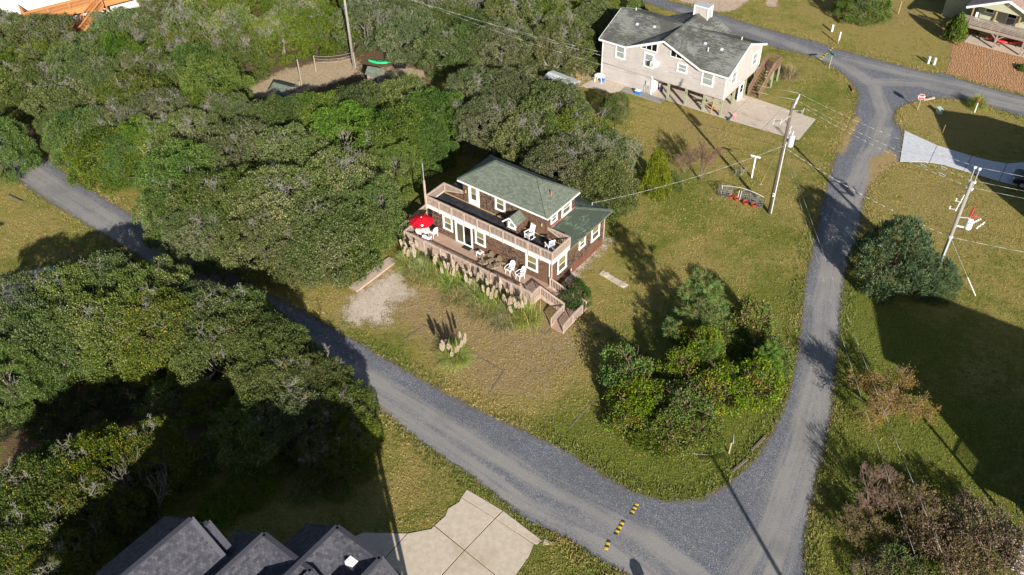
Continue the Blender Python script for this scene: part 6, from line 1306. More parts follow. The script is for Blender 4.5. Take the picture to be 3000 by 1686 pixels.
for x, y, r, h, pr, lab in ((2360, 1370, 2.2, 2.8, cop, 'copper-leaved bush in front of the leafless shrub, lower right'), (2460, 1310, 2.0, 3.0, cop, 'copper-brown bush at the edge of the shaded lawn, lower right'), (2520, 1390, 2.4, 3.2, cop, 'tall copper-brown bush at the lower right corner'), (2420, 1440, 2.2, 2.8, cop, 'copper bush cut by the bottom edge, lower right'), (2260, 1430, 1.8, 2.2, gre, 'green-leaved bush at the bottom edge among copper bushes'), (2320, 1440, 1.6, 2.2, gre, 'glossy green bush between the copper bushes at the bottom edge'), (2190, 1440, 1.3, 1.4, cop, 'thin brownish bush nearest the road at the bottom edge')):
    place(pr, x, y, h*.5, r, h, lab, 'bush', 'corner_bush', 2.0, 2.2, ('stems', 'leaves'), CG)
wb = bare_tree(66, 4, .62, .03, 4, .5, None, mat='twig', lean=.9)
place_h(wb, 1858, 440, .95, .95, 'tiny leafless whitish shrub beside the white T post', 'shrub', 'bare_shrub', ('branches',), .1)
rb = bare_tree(67, 3, 1.35, .05, 5, .24, [((.26, .13, .10), 3), ((.20, .11, .08), 2)], 2, (.08, .05), .35, lean=.12, nchild=(2, 3))
place_h(rb, 1762, 455, 1.5, 4.2, 'slender reddish leafless sapling on the lawn behind the cottage', 'tree', 'bare_sapling', ('branches', 'leaves'), .0)
place_h(rb, 1722, 440, 1.1, 2.6, 'pale leafless sapling left of the reddish one', 'tree', 'bare_sapling', ('branches', 'leaves'), .0)
gnarl = bare_tree(68, 3, 1.7, .14, 4, .5, None, mat='bark', lean=.4, shrink=.72)
place_h(gnarl, 400, 1310, 1.8, 6.0, 'bare twisted grey oak trunk rising behind the dark shingled roof', 'tree', 'bare_oak', ('branches',), .0)
place_h(gnarl, 330, 1330, 1.5, 5.2, 'forked bare grey oak limbs left of the dark shingled roof', 'tree', 'bare_oak', ('branches',), .0)
dd = bare_tree(69, 4, .9, .06, 4, .6, None, mat='twig', lean=.7)
place_h(dd, 1385, 165, 1.6, 3.4, 'pale dead tree at the right end of the wood near the stilt house', 'tree', 'dead_tree', ('branches',), .3)

# ---------------------------------------------------------------- pampas grass
def blades(seed, n, L, w_, spread, pal, droop=.9, base=.25):
    rng = np.random.default_rng(seed); a = rng.uniform(0, 6.28, n); el = rng.uniform(.35, 1.45, n); l = L*rng.uniform(.5, 1.1, n)
    p0 = np.c_[rng.normal(0, base, n), rng.normal(0, base, n), np.zeros(n)]; d = np.c_[np.cos(a)*np.cos(el), np.sin(a)*np.cos(el), np.sin(el)]; s_ = np.c_[-np.sin(a), np.cos(a), np.zeros(n)]
    pal_ = np.array([c for c, x in pal]); wt = np.array([x for c, x in pal], float); col = pal_[rng.choice(len(pal_), n, p=wt/wt.sum())]*rng.uniform(.7, 1.3, (n, 1))
    v = []; c = []; q = p0; dd_ = d.copy(); wd = np.full((n, 1), w_)
    for k in range(4):
        e = q+dd_*(l/4)[:, None]; e[:, 2] = np.maximum(e[:, 2], .01); w2 = wd*(.85 if k < 2 else .5); v.append(np.stack([q-s_*wd, q+s_*wd, e+s_*w2, e-s_*w2], 1)); c.append(np.repeat(col, 4, 0)); q = e; wd = w2; dd_ = dd_.copy(); dd_[:, 2] -= droop*(.3+.12*k); dd_ = unit(dd_)
    return quads_mesh('blades', np.concatenate(v), np.concatenate(c), MAT['straw'])
GP = [((.17, .27, .06), 4), ((.27, .36, .09), 3), ((.46, .41, .14), 2.2), ((.56, .47, .22), 1.4)]
GPD = [((.38, .31, .14), 3), ((.28, .25, .10), 3), ((.16, .18, .06), 2), ((.46, .37, .21), 2)]
BLD = [blades(71, 1900, 1.5, .022, .3, GP, .7), blades(72, 1900, 1.5, .022, .3, GP, .7, base=.34), blades(73, 1800, 1.25, .022, .3, GPD, .8, base=.34)]
def plume_mesh(seed, L=.72, r=.075):
    rng = np.random.default_rng(seed); n = 620; f = rng.beta(1.2, 1.6, n); a = rng.uniform(0, 6.28, n); rr = r*np.sin(np.pi*np.clip(f**.8*.92+.06, 0, 1))**.8*rng.uniform(.1, 1, n)
    P = np.c_[rr*np.cos(a)+.16*f*f*L, rr*np.sin(a), f*L]; N = unit(np.c_[np.cos(a)*.5, np.sin(a)*.5, np.full(n, .8)])
    return leaf_mesh('plume', P, N, rng, .10, .018, [((.72, .61, .47), 4), ((.82, .73, .60), 3), ((.60, .48, .34), 2)], 3, .40, MAT['plume'], .02)
PLM = [plume_mesh(81), plume_mesh(82, .62, .065), plume_mesh(83, .82, .08)]
STM = segs_mesh('stalk', [((0, 0, -1.6), (0, 0, .05), .010, .008, 0)], MAT['post'], 4)
def pampas(x, y, plumes, label, group=None, bl=0, r=1.0, h=1.0):
    """plumes: pixel list (2576 copy) of plume middles"""
    p = gd(x, y); t = empty('pampas_grass', p, 0, label, 'pampas grass', group)
    o = bpy.data.objects.new('blades', BLD[bl]); o.scale = (r, r, h); o.rotation_euler.z = _rt.uniform(0, 6.28); o['kind'] = 'stuff'; link(o, t)
    for u, v_ in plumes:
        z = _rt.uniform(1.25, 1.65)*h; q = gd(u, v_, z+.3); b = Vector((q.x, q.y, z))-p
        tilt = Vector((b.x*.25+_rt.uniform(-.08, .08), b.y*.25+_rt.uniform(-.08, .08), 1.0)).normalized()
        m4 = tilt.to_track_quat('Z', 'Y').to_matrix().to_4x4(); m4.translation = b
        o = bpy.data.objects.new('plume', _rt.choice(PLM)); link(o, t); o.matrix_local = m4; s_ = _rt.uniform(.85, 1.15); o.scale = (s_*.82, s_*.82, s_*1.08)
        k = bpy.data.objects.new('stalk', STM); link(k, o)
PG_ = 'pampas grass along the deck'
def zp(x, y): return ((1360+.23474*x)/DS, (650+.23474*y)/DS)
def zq(x, y): return ((1160+.08978*x)/DS, (660+.08978*y)/DS)
def zr(x, y): return ((1000+.29*x)/DS, (680+.29*y)/DS)
pampas(1030, 665, [zq(*p) for p in ((300, 680), (300, 830), (345, 760), (210, 620), (400, 930))], 'pampas clump at the left corner of the deck below the umbrella', PG_)
pampas(1060, 690, [zq(*p) for p in ((570, 760), (620, 850), (600, 960), (690, 640), (560, 880))], 'pampas clump with dense tan plumes, second from the deck left corner', PG_, 0, .9)
pampas(1100, 695, [zq(*p) for p in ((1290, 1110), (1270, 1180))], 'sparse pampas clump with two plumes near the sunburst panel', PG_, 1, .9)
pampas(1135, 715, [zr(*p) for p in ((1020, 390), (1055, 340), (1085, 360), (1130, 350), (1165, 360), (1110, 400), (1130, 415))], 'pampas clump with spread plumes right of the sunburst panel', PG_, 1)
pampas(1195, 745, [zr(*p) for p in ((1255, 430), (1270, 480), (1300, 500), (1310, 420), (1375, 470), (1410, 455))], 'pampas clump in front of the wooden deck chairs', PG_, 0)
pampas(1240, 770, [zp(*p) for p in ((250, 840), (290, 760), (345, 790), (300, 890), (335, 930), (355, 870), (440, 830), (390, 910))], 'wide pampas clump in front of the white plastic chairs', PG_, 1)
pampas(1285, 790, [zp(*p) for p in ((500, 960), (540, 890), (520, 1000), (590, 880), (480, 800), (560, 1005))], 'pampas clump with tall plumes left of the deck corner post', PG_, 0)
pampas(1320, 805, [zp(*p) for p in ((600, 990), (640, 1000), (720, 970), (765, 1000), (690, 1045), (730, 1040), (595, 1100), (720, 860), (650, 1040))], 'pampas clump at the deck corner post nearest the stairs', PG_, 1)
for i, (x, y) in enumerate(((1050, 705), (1150, 755), (1215, 790), (1270, 815))): pampas(x, y, [], 'plumeless yellowing grass clump on the lawn side of the deck pampas', 'straw grass in front of the deck pampas', 2, .9, .7)
pampas(1143, 905, [zr(*p) for p in ((1198, 1060), (1240, 1095), (1205, 1135), (1030, 1140), (1022, 1170), (1085, 1165), (1105, 1180), (1155, 1190), (1175, 1175), (1110, 1230), (1063, 1115))], 'lone pampas clump on the front lawn near the road', None, 0, 1.0)
pampas(2440, 78, [], 'straw-coloured grass tuft on the lawn at the top right', None, 2, 1.0, 1.3)
pampas(1985, 195, [], 'dry ornamental grass by the outside stair of the beige house', None, 2, .9, 1.2)
pampas(2455, 270, [gd_ for gd_ in ()], 'dark shaded grass clump by the road at the right', None, 0, .8, 1.0)
pampas(2398, 62, [], 'thin grass at the foot of the porch bush', None, 1, .5, .6)
# ---------------------------------------------------------------- grass tufts over the lawns (nobody could count them)
def lawn_tufts():
    rng = np.random.default_rng(101); n = 150000
    U_ = rng.uniform(-40, 3040, n); V_ = rng.uniform(-20, 1720, n)
    cf, cr, cu = np.array(C_F), np.array(C_R), np.array(C_U)
    d = cf+((U_-1500)/FPX)[:, None]*cr-((V_-843)/FPX)[:, None]*cu; t = -CAM_H/d[:, 2]; P = np.c_[d[:, 0]*t, d[:, 1]*t]
    bad = np.zeros(n, bool); rs = np.full(n, -1e9)
    for q in (px(LO_UP+LO_DN), px(RT_L+RT_R+[(1950, 1765)]), px([(1850, 1450), (2040, 1475), (2040, 1760), (1850, 1690)])): rs = np.maximum(rs, sd_poly(P, q))
    bad |= rs > .15
    for q in FOREST: bad |= sd_poly(P, q) > 1.0
    for o in bpy.data.objects:
        if o.name.split('.')[0] in ('concrete_driveway', 'curved_driveway', 'stilt_house_pad', 'patio', 'porch_house_pad'):
            for p in o.data.polygons: bad |= sd_poly(P, [o.data.vertices[i].co[:2] for i in p.vertices]) > -.02
    for O, Y, b in ((H1O, H1Y, (-13.6, 3.6, -.9, 10.2)), (H2O, H2Y, (-15, 8.3, -.3, 8.4)), (H4O, H4Y, (-3.4, 9, -.3, 12))):
        c, s_ = math.cos(Y), math.sin(Y); q = P-np.array(O[:2]); x = q[:, 0]*c+q[:, 1]*s_; y = -q[:, 0]*s_+q[:, 1]*c; bad |= (x > b[0]) & (x < b[1]) & (y > b[2]) & (y < b[3])
    for q in (px([zz(*p) for p in ((520, 420), (690, 480), (700, 640), (480, 730), (420, 930), (60, 900), (120, 650))]), px([(2790, 118), (3080, 190), (3080, 295), (2770, 213)])): bad |= sd_poly(P, q) > 0
    edge = (rs > -1.0) & (rs <= .15); keep = ~bad & (edge | (rng.random(n) < .62)); P = P[keep]; edge = edge[keep]
    A = lawn_attrs(P); Q = np.c_[P, np.zeros(len(P))]
    f = np.clip(A['dry']+(clump(Q, rng, .55)-.5)*1.6+(clump(Q, rng, 2.2)-.5)*1.0, 0, 1)[:, None]
    col = (1-f)*np.array([.160, .195, .034])+f*np.array([.39, .315, .100]); k = 4; m = len(P)*k
    p = np.repeat(Q, k, 0)+np.c_[rng.normal(0, .05, (m, 2)), np.zeros(m)]; dr = unit(np.c_[rng.normal(0, .6, (m, 2)), np.ones(m)]); s_ = unit(np.cross(dr, rng.normal(0, 1, (m, 3))))
    hh = np.repeat(np.where(edge, .15, .085), k)[:, None]*rng.uniform(.5, 1.5, (m, 1)); w_ = .020
    v = np.stack([p-s_*w_, p+s_*w_, p+dr*hh+s_*w_*.4, p+dr*hh-s_*w_*.4], 1); c = np.repeat(col, k, 0)*rng.uniform(.7, 1.35, (m, 1))
    dryk = rng.random(m) < .12; c[dryk] = np.array([.40, .33, .15])
    me = quads_mesh('grass_tufts', v, np.repeat(c, 4, 0), MAT['straw']); o = bpy.data.objects.new('grass_tufts', me); link(o); tag(o, 'short uneven lawn grass and taller weeds along the road edges', 'grass', kind='stuff'); print('tufts', len(P), len(v))
lawn_tufts()
# ---------------------------------------------------------------- utility poles and lines
def text_mesh(s, size, depth=.004):
    cu = bpy.data.curves.new('lettering', 'FONT'); cu.body = s; cu.size = size; cu.align_x = 'CENTER'; cu.align_y = 'CENTER'; cu.extrude = depth; cu.offset = size*.02
    o = bpy.data.objects.new('tmp', cu); COL.objects.link(o); dg = bpy.context.evaluated_depsgraph_get(); me = bpy.data.meshes.new_from_object(o.evaluated_get(dg)); bpy.data.objects.remove(o); return me
def put_text(s, size, parent, m4, mat):
    me = text_mesh(s, size); me.materials.clear(); me.materials.append(mat); o = bpy.data.objects.new('lettering', me); link(o, parent); o.matrix_local = m4; return o
def insulator(parent, p, d=(0, 0, 1), L=.30, r=.07, n=4, mat='porcelain', name='insulator'):
    p, d = Vector(p), Vector(d).normalized(); m = MB(); m.tube(p, p+d*L, r*.4, r*.4, 8)
    for i in range(n): q = p+d*(L*(i+.6)/n); m.tube(q, q+d*.035, r, r*.55, 10)
    return m.build(name, MAT[mat], parent, smooth=False)
PA, PB_, PC_ = G(1037, 195), G(2253, 624), G(2862, 497, 11.2); PC_.z = 0
PD = G(2076, 1320)+sh_off(10.5); PD.z = 0
def pole(p, H_, label, mat='pole', r0=.17, r1=.11):
    t = empty('utility_pole', p, 0, label, 'utility pole'); MB().tube((0, 0, -.1), (0, 0, H_), r0, r1, 12).build('shaft', MAT[mat], t, smooth=True); return t
tB = pole(PB_, 11.0, 'brown wooden utility pole with a grey transformer on the lawn beside the right-hand road')
MB().tube((.17, -.08, 0), (.13, -.06, 7.2), .035, .035, 6).build('conduit', MAT['white'], tB)
for z in (1.9, 2.15): MB().box(-.10, .10, -.185, -.165, z, z+.09).build('number_tag', MAT['sign_white'], tB)
tf = MB().lathe([(0, 0), (.24, 0), (.26, .04), (.26, .92), (.27, .95), (.22, 1.02), (0, 1.05)], 18, (.50, -.10, 7.0)).build('transformer', MAT['transformer'], tB, smooth=False)
for a in (.2, -.1): insulator(tf, (.5+a*.5, -.1+a, 8.02), (a*.3, 0, 1), .28, .05, 3)
for i in range(5): MB().tube((.72+.03*i, .10-.07*i, 7.1), (.72+.03*i, .10-.07*i, 7.8), .012, .012, 5).build('cooling_lead', MAT['black_wire'], tf)
MB().bar((.12, -.05, 7.3), (.26, -.08, 7.3), .06, .10).build('bracket', MAT['galv'], tB); MB().bar((.12, -.05, 7.8), (.26, -.08, 7.8), .06, .10).build('bracket', MAT['galv'], tB)
for k, (x, z) in enumerate(((.10, 10.9), (.22, 11.25))): insulator(tB, (x, -.1, z-.3), (.15, 0, 1), .95, .085, 7, 'transformer')
MB().bar((0, -.1, 9.9), (-.75, -.2, 9.3), .04, .05).build('standoff_arm', MAT['galv'], tB); MB().bar((0, 0, 8.9), (-.35, -.1, 9.5), .04, .05).build('brace', MAT['black_wire'], tB)
for x in (-.75, -1.35): insulator(tB, (x, -.2, 9.15), (.1, 0, 1), .55, .045, 5, 'transformer')
MB().bar((-.75, -.2, 9.5), (-1.35, -.2, 9.5), .03, .04).build('bar', MAT['black_wire'], tB)
MB().bar((.1, -.1, 10.35), (.85, -.15, 10.35), .03, .04).build('standoff_arm', MAT['galv'], tB); insulator(tB, (.85, -.15, 10.0), (.2, 0, 1), .65, .045, 4, 'transformer'); insulator(tB, (.5, -.15, 10.3), (1, 0, 0), .22, .09, 3, 'bump_black')
for z in (8.6, 8.2): insulator(tB, (.18, -.12, z), (.3, 0, 1), .35, .06, 4, 'transformer')
tC = pole(PC_, 10.2, 'grey utility pole with white insulators and red wildlife guards beside the juniper', 'pole_grey', .17, .12)
dirn = (PC_-PB_).normalized(); perp = Vector((-dirn.y, dirn.x, 0))
arm_tops = []
for k, h in enumerate((9.55, 10.15, 11.3)):
    for s_ in (-.16, .16):
        q = dirn*s_; insulator(tC, q+V3(0, 0, h-.12)+perp*.05, (0, 0, 1), .18, .12, 2)
    arm_tops.append(h+.1)
for s_ in (-.16, .16): MB().tube(dirn*s_+V3(0, 0, 9.3), dirn*s_+V3(0, 0, 11.2), .045, .04, 8).build('extension_post', MAT['pole_grey'], tC)
MB().bar(-dirn*.2+V3(0, 0, 9.7), dirn*.2+V3(0, 0, 9.7), .06, .1).build('clamp', MAT['galv'], tC)
for z, x in ((8.6, -.75), (7.9, -1.0)):
    insulator(tC, (x*.45, -.1, z-.35), (.1, 0, 1), .8, .06, 6); insulator(tC, (x, -.15, z-.1), (0, 0, 1), .28, .07, 2); MB().bar((x, -.15, z-.05), (x*.5, -.1, z-.2), .03, .04).build('arm', MAT['galv'], tC)
rc = MB().lathe([(0, 0), (.22, 0), (.26, .1), (.26, .75), (.2, .9), (0, .92)], 16, (.95, -.15, 5.9)).build('recloser', MAT['porcelain'], tC)
MB().bar((.1, 0, 6.1), (.9, -.1, 5.95), .08, .10).build('bracket', MAT['porcelain'], tC); MB().bar((.1, 0, 6.9), (.75, -.1, 6.9), .05, .06).build('bracket', MAT['galv'], tC)
for i in range(4): insulator(tC, (.8+.17*i, -.35+.05*i, 6.5+.05*i), (.5, -.2, .5), .42, .09, 3)
for i in range(3): MB().bar((1.0, -.1, 7.1-.28*i), (1.5-.1*i, -.2, 7.0-.28*i), .08, .07).build('wildlife_guard', MAT['wildred'], tC)
for i in range(3): insulator(tC, (1.55+.12*i, -.3-.05*i, 6.0+.22*i), (.3, 0, .9), .3, .08, 2)
MB().bar((.85, 0, 6.9), (.95, .05, 7.7), .13, .08).build('wildlife_guard', MAT['wildred'], tC); MB().bar((.95, .05, 7.7), (1.1, .1, 8.3), .03, .02).build('wildlife_guard', MAT['wildred'], tC)
MB().lathe([(.15, 4.9), (.2, 4.95), (.2, 5.1), (.15, 5.15)], 10).build('cable_clamp', MAT['galv'], tC)
MB().tube((-.08, -.16, 0), (-.05, -.13, 5.0), .06, .06, 8).build('conduit', MAT['transformer'], tC)
tA = pole(PA, 11.0, 'weathered grey utility pole at the back of the wood near the clearing', 'pole_grey'); MB().bar((-1.1, 0, 10.4), (1.1, 0, 10.4), .1, .12).build('crossarm', MAT['pole_grey'], tA)
for x in (-1.0, 0, 1.0): insulator(tA, (x, 0, 10.46), (0, 0, 1), .25, .07, 3)
tD = pole(PD, 11.0, 'utility pole below the frame whose long shadow crosses the gravel junction'); MB().bar((-.9, 0, 10.3), (.9, 0, 10.3), .1, .12).build('crossarm', MAT['pole'], tD)
def wire(a, b, sag, label, r=.009, mat='wire', n=22, name='power_line', group=None):
    a, b = Vector(a), Vector(b); pts = []
    for i in range(n+1): f = i/n; p = a.lerp(b, f); p.z -= sag*4*f*(1-f); pts.append(p)
    return tag(MB().path(pts, r, 5).build(name, MAT[mat], None, smooth=True), label, 'power line', group)
top = lambda p, x, y, z: p+V3(x, y, z)
wire(top(PA, -1.0, 0, 10.75), top(PB_, .26, -.1, 11.95), 1.0, 'uppermost wire from the wood pole to the transformer pole')
wire(top(PA, 0, 0, 10.75), top(PB_, .12, -.1, 11.35), 1.0, 'second wire from the wood pole to the transformer pole')
wire(top(PA, 1.0, 0, 10.75), top(PB_, 0, -.1, 10.2), 1.3, 'third wire from the wood pole passing in front of the beige house')
wire(top(PA, 0, 0, 8.2), top(PB_, 0, -.1, 6.9), .9, 'lowest dark cable from the wood pole along the beige house', .012, 'black_wire')
CT = [PC_+V3(0, 0, h) for h in arm_tops]
wire(top(PB_, .26, -.1, 11.95), CT[2], .35, 'uppermost wire crossing the right-hand road between the two poles'); wire(top(PB_, .12, -.1, 11.4), CT[1], .35, 'middle wire crossing the right-hand road between the two poles'); wire(top(PB_, .85, -.15, 10.7), CT[0], .35, 'lower wire crossing the right-hand road between the two poles')
wire(top(PB_, .1, -.1, 6.85), PC_+V3(0, 0, 5.0), .45, 'heavy neutral cable crossing the road to the grey pole', .014)
ex = (PC_-PB_).normalized(); ex = Vector((.83, -.25, 0)).normalized()
for k, c in enumerate(CT): wire(c, c+ex*34, .8, ('lower', 'middle', 'upper')[k]+' wire leaving the grey pole towards the right edge')
wire(PC_+V3(0, 0, 5.0), PC_+V3(0, 0, 5.0)+ex*30, .6, 'neutral cable leaving the grey pole towards the right edge', .014)
wire(top(PB_, .1, -.15, 6.7), top(PD, -.8, 0, 10.4), .7, 'left of the two service wires running down over the right-hand road', .008); wire(top(PB_, .15, -.1, 6.9), top(PD, .8, 0, 10.4), .7, 'right of the two service wires running down over the right-hand road', .008)
wh = at_frame(H1O, H1Y, (-1.24, 10.18, 3.85)); MB().tube((-1.24, 10.18, 3.45), (-1.24, 10.18, 3.9), .04).build('service_mast', MAT['galv'], h1)
wire(wh, top(PB_, -.1, -.1, 7.0), .5, 'twisted service cable from the cottage back roof to the transformer pole', .014)
gB = G(2229, 540); wire(gB+V3(0, 0, .0)+(top(PB_, 0, 0, 8.0)-gB)*.22, top(PB_, 0, 0, 8.0), 0, 'guy wire anchoring the transformer pole', .010, name='guy_wire')
tag(MB().tube(gB, gB+(top(PB_, 0, 0, 8.0)-gB)*.22, .032, .03, 8).build('guy_guard', MAT['yellow'], None), 'yellow plastic guard on the guy wire near the T post', 'guy guard')
gC = G(2858, 867); wire(gC+(PC_+V3(0, 0, 5.0)-gC)*.32, PC_+V3(0, 0, 5.0), 0, 'guy wire anchoring the grey pole', .012, name='guy_wire'); tag(MB().tube(gC, gC+(PC_+V3(0, 0, 5.0)-gC)*.32, .034, .03, 8).build('guy_guard', MAT['pvc'], None), 'white plastic guard at the foot of the grey pole guy wire', 'guy guard')
# spacer brackets on the three lines near the grey pole
for k, c in enumerate(CT):
    b = (top(PB_, .26, -.1, 11.95), top(PB_, .12, -.1, 11.4), top(PB_, .85, -.15, 10.7))[2-k]; d = (b-c).normalized()
    for f in (1.9, 3.4):
        q = c+d*f; t = empty('line_clamp', q, 0, ('hanging clamp on the %s line left of the grey pole, ' % ('lower', 'middle', 'upper')[k])+('nearer the pole' if f < 2 else 'farther from the pole'), 'line clamp', 'line clamps by the grey pole')
        m = MB(); m.bar((0, 0, 0), d*.5, .035, .035); m.bar((0, 0, 0), d*.12-V3(0, 0, .18), .02, .02); m.bar(d*.12-V3(0, 0, .18), d*.42-V3(0, 0, .16), .02, .02); m.bar(d*.42-V3(0, 0, .16), d*.45, .02, .02); m.build('body', MAT['galv'], t)
# ---------------------------------------------------------------- signs and posts
def stop_sign(base, face, label, h=1.45, R=.34, lean=(0, 0), post_h=None):
    t = empty('stop_sign', base, math.atan2(face.y, face.x)+math.pi/2, label, 'stop sign'); ph = post_h or h+.05
    MB().bar((0, .03, -.05), (lean[0], .03+lean[1], ph), .07, .09, (0, 1, 0)).build('post', MAT['post'], t)
    oc = lambda r: [(lean[0]+r*math.cos(math.pi/8+i*math.pi/4), 0, h+r*math.sin(math.pi/8+i*math.pi/4)) for i in range(8)]
    MB().slab(oc(R), .012).build('border', MAT['sign_white'], t); f = [(x, -.004, z) for x, y, z in oc(R*.92)]; MB().poly(f).build('face', MAT['sign_red'], t)
    put_text('STOP', R*.78, t, Matrix.Translation((lean[0], -.010, h)) @ Matrix.Rotation(math.pi/2, 4, 'X'), MAT['sign_white']); return t
stop_sign(G(2688, 323), Vector((-.25, -1, 0)), 'red octagonal STOP sign at the upper right road island', 1.5, .36)
stop_sign(G(2137, 1329), Vector((1, -.12, 0)), 'STOP sign seen edge-on beside the vine thicket at the road corner', 1.55, .34, (-.05, .0))
stop_sign(G(1852, 1640)+sh_off(2.0), Vector((.25, -1, 0)), 'STOP sign just below the frame casting an oval shadow on the gravel', 1.7, .36)
t = empty('street_sign', G(2428, 200), .2, 'street name post with two crossed green blades beside the upper road', 'street sign'); MB().bar((0, 0, -.05), (.02, 0, 1.55), .09, .09, (0, 1, 0)).build('post', MAT['post'], t)
b1 = MB().box(-.50, .50, -.012, .012, 1.42, 1.60).build('blade', MAT['sign_green'], t); b2 = MB().box(-.012, .012, -.42, .42, 1.61, 1.79).build('blade', MAT['sign_green'], t)
for x, y, lab in ((2436, 93, 'pale cable pedestal near the grass tuft on the top lawn'), (2718, 187, 'left of two pale pedestals by the dirt driveway'), (2735, 191, 'right of two pale pedestals by the dirt driveway')):
    t = empty('cable_pedestal', G(x, y), .3, lab, 'pedestal', 'cable pedestals'); MB().box(-.13, .13, -.11, .11, 0, .72).build('body', MAT['pedestal'], t, bevel=.02); MB().box(-.14, .14, -.12, .12, .722, .86).build('cap', MAT['pedestal'], t, bevel=.03)
t = empty('meter_post', G(2454, 129), .3, 'wooden post with a long pale box beside the upper road', 'post'); MB().box(-.05, .05, -.05, .05, 0, 1.55).build('post', MAT['post'], t); MB().box(-.12, .06, -.14, -.052, .5, 1.5).build('box', MAT['pedestal'], t)
t = empty('transformer_box', G(2750, 333), .35, 'pale green utility box lying open on the road island grass', 'utility box'); MB().box(-.24, .24, -.24, .24, 0, .52).build('cabinet', MAT['green_box'], t, bevel=.03); MB().slab([(-.26, -.28, .52), (.26, -.28, .52), (.26, .28, .66), (-.26, .28, .66)], .05).build('lid', MAT['green_box'], t)
t = empty('wood_post', G(2631, 42), 0, 'lone tan wooden post on the lawn by the round dark oak', 'post'); MB().box(-.06, .06, -.06, .06, 0, 1.7).build('shaft', MAT['cedarpost'], t)
t = empty('red_marker', G(2855, 330), 0, 'slim orange-topped marker post in the dark grass by the road', 'marker'); MB().box(-.05, .05, -.02, .02, 0, 1.5).build('shaft', MAT['pedestal'], t); MB().box(-.05, .05, -.025, .025, 1.1, 1.75).build('flag', MAT['pot'], t)
for (x, y), lab in (((2760, 392), 'dry seed stalk on the road island grass'), ((2868, 378), 'thin stake in the shade on the road island')): t = empty('stake', G(x, y), 0, lab, 'stake'); MB().bar((0, 0, 0), (.05, 0, 1.0), .04, .04).build('shaft', MAT['cedarpost'], t)
tp = empty('clothesline_post', G(2202, 521), rad(-30), 'white T-shaped pipe post on the lawn left of the transformer pole', 'clothesline post'); MB().tube((0, 0, 0), (0, 0, 2.25), .075, .075, 10).build('upright', MAT['pvc'], tp); MB().tube((-.45, 0, 2.32), (.45, 0, 2.32), .085, .085, 10).build('crossbar', MAT['pvc'], tp)
tag(MB().box(-.1, .1, -.1, .1, 0, .02).build('anchor_plate', MAT['galv'], None, gB), 'small steel anchor plate below the yellow guy guard', 'anchor')
# garden row: wire cages with red pots
for i, (x, y, lab) in enumerate(((2113, 572, 'leftmost grey wire tomato cage'), (2131, 575, 'second grey wire tomato cage from the left'), (2183, 588, 'third grey wire tomato cage, right of the gap'), (2206, 596, 'fourth grey wire tomato cage, above a red pot'), (2224, 604, 'grey wire tomato cage nearest the transformer pole'))):
    t = empty('tomato_cage', G(x, y), .3*i, lab, 'tomato cage', 'tomato cages by the pole'); m = MB()
    for z in (.12, .38, .64, .9): m.path([V3(.36*math.cos(a), .36*math.sin(a), z) for a in np.linspace(0, 6.283, 15)], .012, 4)
    for a in np.linspace(0, 6.283, 15)[:-1]: m.tube((.36*math.cos(a), .36*math.sin(a), 0), (.36*math.cos(a), .36*math.sin(a), .92), .010, .010, 4)
    m.build('mesh', MAT['cage'], t); MB().lathe([(0, .02), (.3, .02), (.26, .16), (0, .2)], 12).build('soil', MAT['soil'], t)
for x, y, lab in ((2139, 576, 'orange-red pot at the second cage'), (2156, 583, 'orange-red pot in the gap between the cages'), (2181, 594, 'orange-red pot at the third cage'), (2205, 601, 'large orange-red pot below the fourth cage')):
    t = empty('flower_pot', G(x, y)+V3(0, -.25, 0), 0, lab, 'flower pot', 'red pots by the cages'); MB().lathe([(0, 0), (.16, 0), (.24, .24), (.26, .24), (.26, .28), (.2, .28), (.18, .2), (0, .2)], 14).build('pot', MAT['pot'], t); MB().lathe([(0, .21), (.185, .21)], 12).build('soil', MAT['soil'], t)
pa, pb2 = G(2109, 571), G(2238, 608); tag(MB().path([pa.lerp(pb2, f)+V3(0, 0, 1.0+.35*math.sin(math.pi*f*1.0)) for f in np.linspace(0, 1, 12)], .018, 6).build('pvc_hoop', MAT['pvc'], None), 'long white plastic pipe laid over the tomato cages', 'pipe')
for f in (.02, .4, .45): q = pa.lerp(pb2, f); tag(MB().bar(q, q+V3(.05, 0, 1.05), .03, .03).build('garden_stake', MAT['pvc'], None), {.02: 'white stake at the left end of the cages', .4: 'white stake left of the cage gap', .45: 'white stake right of the cage gap'}[f], 'stake')
# rubber speed bumps
def bump_seg(a, b, n, label, first=True):
    a, b = G(*a), G(*b); d = b-a; L = d.length; d.normalize(); s_ = Vector((-d.y, d.x, 0)); t = empty('speed_bump', a, math.atan2(d.y, d.x), label, 'speed bump', 'rubber speed bump strips'); w_ = L/n
    for i in range(n):
        m = MB(); prof = [(-.13, .012), (-.10, .035), (0, .045), (.10, .035), (.13, .012)]; k = len(m.v)
        for x in (i*w_+.004, (i+1)*w_-.004): m.v += [(x, y, z) for y, z in prof]
        for j in range(4): m.f.append((j+1, j, j+5, j+6))
        m.f.append((0, 1, 2, 3, 4)); m.f.append((9, 8, 7, 6, 5))
        m.build('yellow_block' if (i % 2 == (0 if first else 1)) else 'black_block', MAT['yellow' if (i % 2 == (0 if first else 1)) else 'bump_black'], t)
bump_seg((1866, 1477), (1848, 1508), 6, 'yellow and black speed bump strip farthest up the junction', True); bump_seg((1827, 1526), (1802, 1567), 7, 'yellow and black speed bump strip, middle of the junction row', False); bump_seg((1784, 1584), (1774, 1612), 4, 'yellow and black speed bump strip nearest the bottom edge', False)
